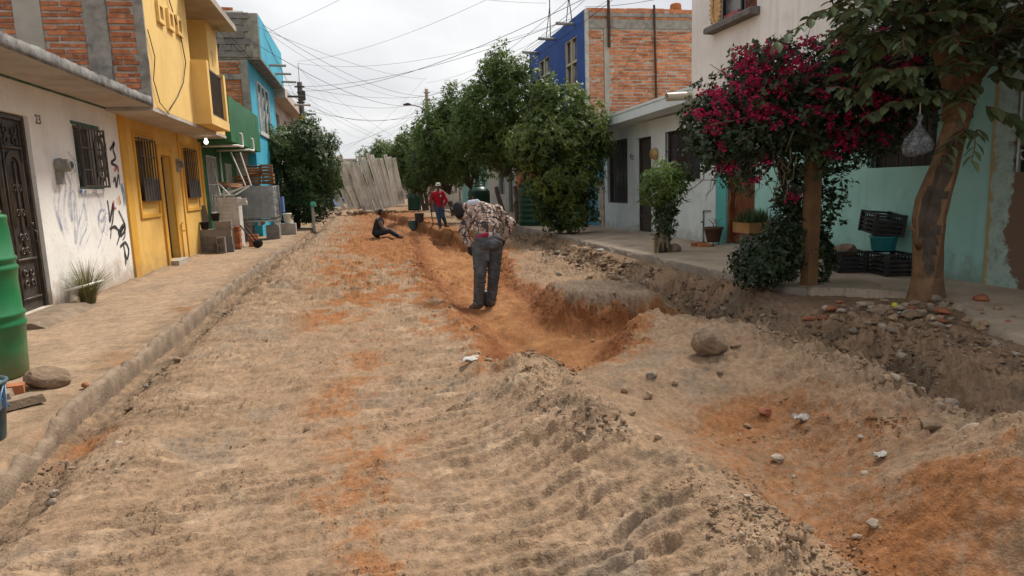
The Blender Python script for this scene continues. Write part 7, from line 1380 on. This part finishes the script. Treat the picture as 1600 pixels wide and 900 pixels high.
# tote tank on blocks
ib = thing('tote_tank', (-3.23,23.0,0.14), 'caged grey plastic tote tank on a pallet over concrete blocks', 'tank')
TOTE = mat('milky_plastic', (0.40,0.43,0.44), (0.30,0.33,0.34), 2.5, 0.4, 0.08, 20); GALV = mat('galvanised_steel', (0.42,0.42,0.41), (0.30,0.30,0.29), 7, 0.45, 0.1, 50, metal=0.4)
mb = MB(); mb.box((-3.72,22.55,0.80),(-2.74,23.5,1.80)); mb.lathe((-3.23,23.0,1.80), [(0.11,0),(0.11,0.05),(0,0.05)], 16); bo_ = mb.build('bottle', TOTE, ib); bv = bo_.modifiers.new('b','BEVEL'); bv.width = 0.05; bv.segments = 2
for z in (0.86,1.09,1.33,1.56,1.80):
    mb = MB()
    for a, b in (((-3.78,22.5),(-2.68,22.5)), ((-2.68,22.5),(-2.68,23.55)), ((-2.68,23.55),(-3.78,23.55)), ((-3.78,23.55),(-3.78,22.5))): mb.bar((*a,z),(*b,z),0.022)
    mb.build('cage_hoop', GALV, ib)
for x in np.linspace(-3.78,-2.68,6):
    for y in (22.488, 23.562): mb = MB(); mb.bar((x,y,0.76),(x,y,1.82),0.018); mb.build('cage_bar', GALV, ib)
for y in np.linspace(22.75,23.3,3):
    for x in (-3.792,-2.668): mb = MB(); mb.bar((x,y,0.76),(x,y,1.82),0.018); mb.build('cage_bar', GALV, ib)
mb = MB(); mb.box((-3.78,22.5,0.70),(-2.68,23.55,0.755)); 
for x in (-3.74,-3.23,-2.75): mb.box((x-0.04,22.5,0.58),(x+0.04,23.55,0.70))
mb.build('pallet', GALV, ib)
for x in (-3.66,-2.86):
    for row in range(2): put(SB, 'concrete_block', (x, 22.75, 0.14+row*0.215), (0,0,0), 'grey concrete block propping the tote tank', 'block', 'blocks under the tote tank', (1,3,1.12))
CRATE_W = mat('orange_brown_crate_wood', (0.26,0.12,0.045), (0.17,0.075,0.03), 6, 0.85, 0.4, 30, per_object=0.2)
def crate(loc, size, rz, label, tilt=0.0):
    t = thing('wooden_crate', loc, label, 'crate', 'wooden crates on the tote tank'); t.rotation_euler = (tilt, 0, rz); sx, sy, sz = size; o_ = Vector(loc)
    def pc(nm, a, b): mb = MB(); mb.box(tuple(o_+Vector(a)), tuple(o_+Vector(b))); mb.build(nm, CRATE_W, t)
    for k in range(3):
        z0 = 0.02 + k*sz/3
        for y in (-sy/2, sy/2-0.012): pc('slat', (-sx/2, y, z0), (sx/2, y+0.012, z0+sz/3-0.03))
        for x in (-sx/2, sx/2-0.012): pc('slat', (x, -sy/2+0.013, z0), (x+0.012, sy/2-0.013, z0+sz/3-0.03))
    for x in (-sx/2+0.014, sx/2-0.044):
        for y in (-sy/2+0.014, sy/2-0.044): pc('corner_post', (x, y, 0), (x+0.03, y+0.03, sz))
    pc('base_board', (-sx/2+0.012, -sy/2+0.013, 0), (sx/2-0.012, sy/2-0.013, 0.015))
crate((-3.66,22.9,1.83),(0.5,0.35,0.32),0.1,'wooden crate on the wall end of the tote tank'); crate((-3.30,22.85,1.86),(0.34,0.3,0.30),0,'upright wooden crate in the middle of the tote tank'); crate((-2.90,22.85,1.86),(0.36,0.32,0.33),-0.05,'dark wooden crate on the street end of the tote tank'); crate((-3.32,22.9,2.18),(0.42,0.32,0.24),0.25,'tilted wooden crate topping the middle crate',0.35); crate((-2.93,22.9,2.20),(0.36,0.30,0.28),0.05,'pale wooden crate topping the street end crate')
mb = MB(); mb.obox((-3.75,20.9,1.85),(0.75,0.3,0.03),(0.4,0.15,0.1)); mb.build('brown_board', CRATE_W, None, label='brown board lying across behind the tube frame', cat='board')
# low block wall, pots, meter post by the mango tree
mb = MB(); mb.box((-3.0,24.6,0.13),(-2.35,24.9,0.52)); mb.build('planter_wall', CONC_SMOOTH, None, label='low concrete planter wall below the mango tree', cat='planter')
mb = MB(); mb.lathe((-2.62,24.75,0.52), [(0.10,0),(0.14,0.30),(0.155,0.31),(0.155,0.35),(0.14,0.35)], 16); mb.build('bucket', PVC, None, smooth=True, label='white bucket standing on the low planter wall', cat='bucket')
mp_ = thing('water_meter_post', (-1.95,27.5,0.1), 'thin grey post with green box beside the mango tree', 'post'); mb = MB(); mb.tube([(-1.95,27.5,0.05),(-1.95,27.5,1.0)],0.06,8); mb.build('post', CONC_SMOOTH, mp_); mb = MB(); mb.lathe((-1.92,27.5,1.0), [(0.09,0),(0.12,0.05),(0.12,0.16),(0.05,0.2)], 12); mb.build('box', mat('mint_plastic',(0.12,0.42,0.30)), mp_)
mb = MB(); mb.obox((-2.58,23.3,1.2),(0.08,0.4,0.5),(0,0,0)); mb.build('blue_tarp', mat('blue_tarp',(0.10,0.2,0.45),None,6,0.6,0.3), None, label='folded blue tarp hanging at the side of the tote tank', cat='tarp')

# ------------------------------------------------------------------ right: pots, crates, bag, tanks
pt = thing('clay_pot', (7.08,12.95,0.15), 'brown plant pot on an iron stand beside the timber door', 'pot')
mb = MB(); mb.lathe((7.08,12.95,0.24), [(0.12,0),(0.13,0.01),(0.185,0.26),(0.205,0.265),(0.205,0.31),(0.17,0.31),(0.16,0.27)], 22); mb.build('pot', mat('dark_clay',(0.115,0.062,0.040),(0.08,0.045,0.03),6,0.7,0.2), pt, smooth=True)
for a in range(3): mb = MB(); t = a*2.09; mb.tube([(7.08+0.12*math.cos(t),12.95+0.12*math.sin(t),0.25),(7.08+0.15*math.cos(t),12.95+0.15*math.sin(t),0.14)],0.009,5); mb.build('stand_leg', IRON, pt)
mb = MB()
for k in range(7): mb.tube([(7.08,12.95,0.5),(7.08+rnd.uniform(-.1,.1),12.95+rnd.uniform(-.1,.1),0.62),(7.08+rnd.uniform(-.18,.18),12.95+rnd.uniform(-.15,.15),0.74)],[0.008,0.006,0.003],5)
o = mb.build('bare_stems', mat('pale_twig',(0.2,0.15,0.1)), pt); o['kind'] = 'stuff'
for x, y in ((6.80,13.15),(6.86,12.95),(6.93,13.2)): mb = MB(); mb.obox((x,y,0.185),(0.22,0.11,0.07),(0,0,rnd.uniform(-.4,.4))); mb.build('brick', BRICK, None, label='loose red brick on the pavement beside the clay pot', cat='brick', group='bricks beside the clay pot')
px = thing('planter_box', (6.95,11.2,0.15), 'wooden planter box with strap leaved plants on a concrete block', 'planter')
mb = MB(); mb.box((6.68,10.95,0.55),(7.15,11.5,0.56))
for a, b in (((6.68,10.95,0.56),(6.70,11.5,0.74)), ((7.13,10.95,0.56),(7.15,11.5,0.74)), ((6.70,10.95,0.56),(7.13,10.97,0.74)), ((6.70,11.48,0.56),(7.13,11.5,0.74))): mb.box(a, b)
mb.build('box', mat('honey_pine',(0.36,0.20,0.08),(0.26,0.14,0.055),5,0.8,0.3), px)
mb = MB(); mb.box((6.78,11.02,0.15),(7.05,11.42,0.54)); mb.build('stand', BLOCK, px)
n = 420; a = RG.random(n)*6.28; base = np.stack([RG.uniform(6.72,7.12,n), RG.uniform(11.0,11.46,n), np.full(n,0.72)],1); V, F, T = leaf_geo(base, np.stack([np.cos(a)*0.7,np.sin(a)*0.7,RG.uniform(0.3,1.2,n)],1), np.stack([np.cos(a),np.sin(a),np.ones(n)],1), RG.uniform(0.14,0.30,n), 0.024, 0.2, 0.4); o = mesh_np('leaves', V, F, PL, px); add_tint(o, T); o['kind'] = 'stuff'
P_, O_, k_, g_ = crown_points([((7.0,10.4,0.55),(0.25,0.3,0.3)), ((6.7,10.1,0.4),(0.25,0.25,0.22))], 220, 0.6); sh_ = thing('potted_shrub', (6.9,10.3,0.15), 'low strap leaved shrub between planter box and bougainvillea', 'plant'); V, F, T = twig_leaves(P_, O_, 5, 0.14, 0.03); o = mesh_np('leaves', V, F, PL, sh_); add_tint(o, T); o['kind'] = 'stuff'
mb = MB(); mb.lathe((6.9,10.3,0.15), [(0.1,0),(0.13,0.22),(0.14,0.24)], 14); mb.build('pot', mat('dark_clay',(0.115,0.062,0.04)), sh_, smooth=True)
BLKP = mat('black_plastic', (0.016,0.016,0.018), (0.03,0.028,0.028), 6, 0.45, 0.1, 40, dirt=((0.10,0.08,0.06),0.35,6))
def plastic_crate(loc, rz, tilt, label):
    t = thing('plastic_crate', loc, label, 'crate'); t.rotation_euler = (tilt[0], tilt[1], rz); L_, W_, H_ = 0.52, 0.36, 0.30; o_ = Vector(loc)
    def pc(nm, fn): mb = MB(); fn(mb); mb.build(nm, BLKP, t)
    for sx in (-1, 1):
        for sy in (-1, 1): pc('corner', lambda m: m.bar(o_+Vector((sx*L_/2, sy*W_/2, 0)), o_+Vector((sx*L_/2, sy*W_/2, H_)), 0.05))
    for z in (0.02, 0.08, 0.14, 0.20, 0.28):
        for s in (-1, 1): pc('slat', lambda m: m.bar(o_+Vector((-L_/2+0.026, s*W_/2, z)), o_+Vector((L_/2-0.026, s*W_/2, z)), 0.022, 0.03)); pc('slat', lambda m: m.bar(o_+Vector((s*L_/2, -W_/2+0.026, z)), o_+Vector((s*L_/2, W_/2-0.026, z)), 0.022, 0.03))
    for k in range(5):
        x = -L_/2 + (k+1)*L_/6
        for s in (-1, 1): pc('rib', lambda m: m.bar(o_+Vector((x, s*(W_/2-0.014), 0.01)), o_+Vector((x, s*(W_/2-0.014), H_-0.02)), 0.014))
    pc('base', lambda m: m.box(tuple(o_+Vector((-L_/2+0.026,-W_/2+0.026,0))), tuple(o_+Vector((L_/2-0.026,W_/2-0.026,0.012)))))
    pc('lining', lambda m: m.box(tuple(o_+Vector((-L_/2+0.05,-W_/2+0.05,0.015))), tuple(o_+Vector((L_/2-0.05,W_/2-0.05,0.2)))))
plastic_crate((7.08,8.05,0.16), R(78), (0,0), 'black plastic crate on the ground under the teal tub'); plastic_crate((6.82,8.62,0.16), R(72), (0,0), 'black plastic crate on the ground next to the bougainvillea'); plastic_crate((7.08,8.25,0.70), R(70), (0.10,-0.06), 'black plastic crate perched topmost on the teal tub')
mb = MB(); mb.lathe((7.08,8.18,0.47), [(0.13,0),(0.15,0.01),(0.175,0.18),(0.19,0.185),(0.19,0.205),(0.16,0.2)], 20); mb.build('plastic_tub', mat('teal_plastic',(0.035,0.24,0.26),(0.03,0.2,0.22),5,0.4,0.1), None, smooth=True, label='teal plastic tub between the stacked black crates', cat='tub')
DW = mat('dry_leaf_litter', (0.16,0.11,0.07), (0.09,0.06,0.04), 14, 0.9, 0.8, 40); stone(6.82,8.62,0.17,'brown','heap of dry leaves filling the crate near the bougainvillea',flat=0.6,seed=1,z=0.40,name='leaf_heap')['category'] = 'leaves'; bpy.context.view_layer.update()
# hanging bag
bgt = thing('plastic_bag', (5.66,6.12,1.72), 'translucent plastic bag tied to a leafy twig of the big tree', 'bag')
def bag_material():
    m, nt, b = mat_new('translucent_plastic'); b.inputs['Base Color'].default_value = (0.36,0.39,0.40,1); b.inputs['Roughness'].default_value = 0.25; b.inputs['Specular IOR Level'].default_value = 0.7; tr = N(nt,'ShaderNodeBsdfTransparent'); tr.inputs['Color'].default_value = (0.8,0.84,0.86,1); mx = N(nt,'ShaderNodeMixShader'); nt.links.new(ramp(nt, noise(nt, worldpos(nt), 22, 4, 0.6, 1.0), 0.35, 0.65, 0.12, 0.5), mx.inputs[0]); nt.links.new(tr.outputs[0], mx.inputs[1]); nt.links.new(b.outputs[0], mx.inputs[2]); nt.links.new(mx.outputs[0], nt.nodes['Material Output'].inputs['Surface']); bump(nt, b, noise(nt, worldpos(nt), 26, 5, 0.6, 1.0), 0.8, 0.02); return m
V = []; F = []; n = 24
for i, (r0, z) in enumerate([(0.002,-0.005),(0.10,0.0),(0.135,0.03),(0.14,0.09),(0.11,0.17),(0.06,0.24),(0.02,0.29),(0.014,0.33),(0.03,0.38),(0.012,0.42)]):
    for j in range(n): a = 2*math.pi*j/n; rr = r0*(1+0.22*math.sin(a*5+z*9)*min(1,abs(z)*6)+0.08*math.sin(a*11)); V.append((5.66+rr*1.15*math.cos(a), 6.12+rr*0.8*math.sin(a), 1.72+z+0.02*math.cos(a)*(1 if i < 4 else 0)))
    if i: F += [((i-1)*n+j, (i-1)*n+(j+1)%n, i*n+(j+1)%n, i*n+j) for j in range(n)]
o = mesh_np('bag', np.array(V), np.array(F), bag_material(), bgt, smooth=True)
mb = MB(); mb.obox((5.66,6.12,1.78),(0.15,0.1,0.09),(0.2,0.1,0.4),0.7); mb.build('contents', mat('dark_contents',(0.10,0.09,0.10),(0.05,0.05,0.05),9), bgt)
mb = MB(); mb.tube([(5.66,6.12,2.13),(5.65,6.11,2.25)],0.006,5); mb.build('tie', PVC, bgt)
# dark green cisterns along the pavement
DGREEN = mat('dark_green_tank', (0.008,0.050,0.028), (0.006,0.040,0.022), 3, 0.4, 0.05, 30, dirt=((0.05,0.06,0.04),0.3,2))
def cistern(x, y, s, label):
    t = thing('water_cistern', (x,y,0.13), label, 'cistern', 'green water cisterns under the trees'); mb = MB(); p_ = [(0.50,0.0),(0.53,0.02)]
    for k in range(6): z = 0.10+k*0.17; p_ += [(0.54,z),(0.555,z+0.03),(0.555,z+0.06),(0.54,z+0.09)]
    p_ += [(0.54,1.16),(0.50,1.24),(0.34,1.38),(0.24,1.43)]; mb.lathe((x,y,0.13), [(a*s,b*s) for a, b in p_], 28); mb.build('body', DGREEN, t, smooth=True); mb = MB(); mb.lathe((x,y,0.13+1.425*s), [(0.24*s,0),(0.24*s,0.06*s),(0.2*s,0.08*s),(0,0.085*s)], 20); mb.build('lid', DGREEN, t, smooth=True)
cistern(5.85,23.2,1.08,'dark green cistern beside the bushy citrus tree'); cistern(5.6,33.5,1.0,'dark green cistern behind the camouflage jacket'); cistern(3.3,46,0.8,'small green cistern by the leaning sheets')
for x, y, c, lab in ((2.0,29.5,(0.16,0.27,0.28),'pale teal bucket standing on the trench bank'),(2.28,29.3,(0.10,0.10,0.10),'grey metal bucket standing on the trench bank')):
    mb = MB(); mb.lathe((x,y,gz(x,y)-0.01), [(0.16,0),(0.17,0.01),(0.20,0.40),(0.21,0.41),(0.19,0.40)], 18); mb.build('bucket', mat('bucket_%.2f' % c[0], c, None, 6, 0.5, 0.1), None, smooth=True, label=lab, cat='bucket')
mb = MB(); mb.obox((6.4,21.6,0.75),(0.06,0.5,0.9),(0,0,0.2)); mb.build('orange_sign', mat('orange_paint',(0.55,0.10,0.03)), None, label='small orange board standing behind the street tree trunks', cat='board')

# ------------------------------------------------------------------ leaning sheets that close the street
SHEET = mat('weathered_sheet', (0.68,0.65,0.57), (0.54,0.50,0.42), 1.2, 0.8, 0.3, 20, streak=((0.22,0.13,0.075),0.55), dirt=((0.10,0.06,0.045),0.6,0.9), per_object=0.10)
ls = thing('sheet_barrier', (0.5,45,0.2), 'row of tall weathered sheet planks leaning across the end of the street', 'barrier')
def plank(x0, z0, x1, z1, w, y, yt=0.0):
    mb = MB(); d = Vector((x1-x0, yt, z1-z0)); L_ = d.length; d.normalize(); s = Vector((0,1,0)).cross(d); s = Vector((d.z,0,-d.x)).normalized(); nrm = d.cross(s).normalized(); prof = [(-w/2,0.0),(-w/2,0.07),(-w/2+0.05,0.07),(-w/2+0.09,0.0),(w/2-0.09,0.0),(w/2-0.05,0.07),(w/2,0.07),(w/2,0.0),(w/2-0.02,-0.02),(-w/2+0.02,-0.02)]
    P = [Vector((x0,y,z0)) + s*a - nrm*b for a, b in prof]; mb.prism(P, d*L_); mb.build('sheet_plank', SHEET, ls, fixn=True)
rr = random.Random(4); N_ = 12
for k in range(11):
    t = k/10; plank(0.45+2.1*t, 0.15+0.45*t+rr.uniform(-.1,.05), -0.65+2.75*t, 3.95 - 0.3*t + rr.uniform(-.22,.15) - (0.45 if k in (0,1) else 0), 0.225, 44.9+rr.uniform(-.05,.05)+0.03*k, rr.uniform(0,.3))
for k in range(5): t = k/4; plank(-0.75+1.0*t, 0.55-0.3*t, -1.45+0.75*t, 3.9-0.55*t+rr.uniform(-.15,.15), 0.24, 45.3+rr.uniform(-.05,.05), 0.2)
for k in range(3): plank(-1.25+0.42*k, 0.45, -1.75+0.42*k, 1.65+0.1*k, 0.26, 44.4, 0.25)
for k in range(4): plank(0.05+0.13*k, 0.2, -0.7+0.16*k, 3.2+rr.uniform(-.1,.2), 0.28, 44.6, 0.1)
for i in range(26): stone(rnd.uniform(-2.2,2.4), rnd.uniform(42.5,44.3), rnd.uniform(0.08,0.22), rnd.choice(['grey','tan','white']), 'chunk of rubble at the foot of the leaning sheets', 'rubble under the leaning sheets', seed=i, z=0.2)
t = thing('pale_blue_building', (-2.5,95,0), 'pale blue building showing over the leaning sheets', 'building'); mb = MB(); mb.box((-6,95,-0.5),(-0.6,100,5.6)); mb.build('wall', mat('pale_sky_paint',(0.38,0.48,0.58),None,1.0,0.8,0.1), t); mb = MB(); mb.box((-6.2,94.8,5.6),(-0.5,100,5.85)); mb.build('roof_slab', CONC_SMOOTH, t)
mb = MB(); mb.box((-40,110,-0.7),(40,111,4.2)); mb.build('boundary_wall', CONC_SMOOTH, None, label='long plain wall far beyond the end of the street', cat='wall')

# ------------------------------------------------------------------ poles, lamps and cables
POLE = mat('dark_concrete_pole', (0.07,0.062,0.055), (0.045,0.04,0.036), 4, 0.9, 0.4, 25); POLE2 = mat('pale_concrete_pole', (0.30,0.23,0.19), (0.22,0.17,0.14), 3, 0.9, 0.4, 25)
p1 = thing('utility_pole', (-3.05,38,0.1), 'dark utility pole with yellow band behind the mango tree', 'pole', 'utility poles')
mb = MB(); mb.tube([(-2.85,38,0),(-2.86,38,7.25)],[0.19,0.13],12); mb.build('shaft', POLE, p1, smooth=True)
mb = MB(); mb.tube([(-2.86,38,5.1),(-2.86,38,5.55)],[0.166,0.162],12); mb.build('yellow_band', mat('yellow_band',(0.50,0.36,0.02)), p1, smooth=True)
for z, w_ in ((7.0,0.5),(6.7,0.3),(6.2,0.4)): mb = MB(); mb.bar((-2.86-w_/2,37.85,z),(-2.86+w_/2,37.85,z),0.08); mb.build('crossarm', POLE, p1)
mb = MB(); mb.lathe((-2.70,37.8,6.3), [(0.09,0),(0.11,0.05),(0.11,0.45),(0.05,0.5)], 12); mb.build('transformer', POLE, p1); mb = MB(); mb.tube([(-2.86,38,7.2),(-2.86,38,8.2)],0.015,5); mb.build('mast', POLE, p1)
mb = MB(); mb.tube([(-2.95,37.9,5.62),(-3.5,37.6,5.72),(-4.1,37.4,5.74)],0.03,6); mb.tube([(-4.1,37.4,5.74),(-4.6,37.3,5.72)],[0.09,0.06],8); mb.build('lamp_arm', POLE, p1)
p2 = thing('utility_pole', (4.4,45,0.1), 'slim pale utility pole with a street lamp above the trees', 'pole', 'utility poles')
mb = MB(); mb.tube([(4.40,45,0),(4.40,45,7.85)],[0.17,0.11],12); mb.build('shaft', POLE2, p2, smooth=True)
for z in (7.6,7.2,6.8,6.3): mb = MB(); mb.bar((4.2,44.85,z),(4.6,44.85,z),0.07); mb.build('crossarm', POLE2, p2)
mb = MB(); mb.tube([(4.3,44.9,6.45),(3.9,44.8,6.72),(3.3,44.7,6.85)],0.03,6); mb.build('lamp_arm', POLE, p2); mb = MB(); mb.tube([(3.35,44.7,6.85),(3.15,44.65,6.88),(2.85,44.6,6.84)],[0.05,0.10,0.05],8); mb.build('lamp_head', POLE, p2, smooth=True)
CABLE = mat('black_cable', (0.02,0.02,0.02), (0.03,0.03,0.03), 4, 0.6, 0.0)
def cable(p, q, sag, label, r0=0.011, group='overhead cables'):
    p, q = Vector(p), Vector(q); pts = [p + (q-p)*(i/16) - Vector((0,0,sag*4*(i/16)*(1-i/16))) for i in range(17)]; mb = MB(); mb.tube(pts, r0, 4); mb.build('cable', CABLE, None, label=label, cat='cable', group=group)
A_, B_ = Vector((-2.86,37.9,7.0)), Vector((4.4,44.9,7.4))
for i, (a, b, s, lab) in enumerate([
    (A_, B_, 0.3, 'cable strung between the two utility poles'), (A_+Vector((0,0,-0.3)), B_+Vector((0,0,-0.3)), 0.6, 'cable strung between the two utility poles'), (A_+Vector((0,0,-0.8)), B_+Vector((0,0,-0.7)), 0.9, 'cable strung between the two utility poles'), (A_+Vector((0,0,-1.1)), B_+Vector((0,0,-1.1)), 0.5, 'cable strung between the two utility poles'),
    (A_+Vector((0,0,-0.5)), (-3.2,18.2,5.55), 0.25, 'cable running from the dark pole to the yellow balcony roof'), (A_+Vector((0,0,-0.7)), (-3.25,13.2,5.9), 0.4, 'cable running from the dark pole along the yellow facade'), (A_+Vector((0,0,-0.9)), (-3.0,24.3,7.2), 0.2, 'cable running from the dark pole to the turquoise parapet'),
    (B_, (6.9,21.0,6.7), 0.4, 'cable running from the pale pole to the cobalt roof'), (B_+Vector((0,0,-0.2)), (6.9,24.5,6.8), 0.5, 'cable running from the pale pole to the cobalt roof mast'), (B_, (6.9,9.0,7.6), 0.9, 'cable running from the pale pole over the cobalt roof to the white storey'), (B_+Vector((0,0,-0.3)), (6.9,11.5,7.2), 0.9, 'cable running from the pale pole to the white upper storey'), (B_+Vector((0,0,-0.5)), (6.8,13.3,6.4), 0.8, 'cable running from the pale pole to the white upper storey'),
    (B_, (-3.0,25.5,7.3), 0.6, 'cable crossing the street from the pale pole to the turquoise parapet'), (B_+Vector((0,0,-0.4)), (-3.2,17.5,5.7), 0.9, 'cable crossing the street from the pale pole to the balcony roof'), (A_, (6.9,22.0,6.8), 0.5, 'cable crossing the street from the dark pole to the cobalt house'), (A_+Vector((0,0,-0.2)), (6.8,12.8,6.2), 0.8, 'cable crossing the street from the dark pole to the white storey'),
    ((-3.3,14.0,6.3), (6.9,24.8,8.0), 0.3, 'thin cable crossing the street from the yellow facade to the cobalt mast'), ((-2.99,27,7.35), (6.86,12,9.0), 0.4, 'thin cable crossing high over the street from the turquoise house'), ((-3.3,12.8,6.2), (6.8,10.5,9.0), 0.2, 'thin cable crossing high from the yellow corner to the white storey'),
    (A_, (0.5,80,7.5), 0.8, 'cable leading away up the street from the dark pole'), (B_, (0.8,85,7.2), 0.9, 'cable leading away up the street from the pale pole'), (B_+Vector((0,0,-0.5)), (-4,62,4.5), 0.4, 'cable running from the pale pole to a far house'), (A_+Vector((0,0,-0.6)), (7,58,4.2), 0.7, 'cable running from the dark pole to a far house'), (A_+Vector((0,0,-0.4)), (7,50,3.6), 0.6, 'cable running from the dark pole to a far house'), (B_+Vector((0,0,-0.9)), (-3.6,44,3.7), 0.3, 'cable running from the pale pole down to the grey house'),
    ((6.9,20.5,6.8), (6.8,12.6,5.2), 0.1, 'cable drooping from the cobalt gable to the white storey'), ((7.6,20.3,6.2), (6.79,12.0,4.4), 0.25, 'cable drooping from the gable pipe to the white storey sill'), ((9.05,20.3,6.8), (7.62,20.3,4.6), 0.3, 'cable hanging across the brick gable')]): cable(a, b, s, lab, 0.006 if i > 15 else 0.0085)
for i in range(14):
    a = (A_ if i % 2 else B_) + Vector((0, 0, -0.12*i % 1.3)); b = [(-3.0,26+i*0.3,7.2), (6.88,21+i*0.35,6.7), (-3.2,16+0.2*i,5.7), (7.0,50+i,3.4), (6.8,12.9,5.5+0.15*i), (-3.9,48+i,3.6), (1.5,90,6.0+0.2*i)][i % 7]; cable(a, b, rnd.uniform(0.2,0.9), 'thin service cable running from a utility pole to a house', 0.0055, 'thin service cables')
# wiring looped on the yellow facade
mb = MB(); mb.tube(smooth_line([(-3.29,13.9,5.6),(-3.29,14.3,5.2),(-3.295,14.9,4.6),(-3.295,15.1,4.2),(-3.295,14.6,3.7),(-3.295,14.0,3.3),(-3.295,13.6,3.1)], 5) if False else [(-3.29,13.9,5.6),(-3.29,14.35,5.15),(-3.29,14.95,4.62),(-3.29,15.12,4.2),(-3.29,14.75,3.75),(-3.29,14.2,3.42),(-3.29,13.5,3.1)], 0.010, 5); mb.build('facade_wire', CABLE, yh, smooth=True)
mb = MB(); mb.tube([(-3.29,12.68,4.3),(-3.28,12.9,3.9),(-3.29,12.7,3.5),(-3.28,12.9,3.15),(-3.30,13.5,3.03)], 0.008, 5); mb.build('facade_wire', CABLE, yh, smooth=True)
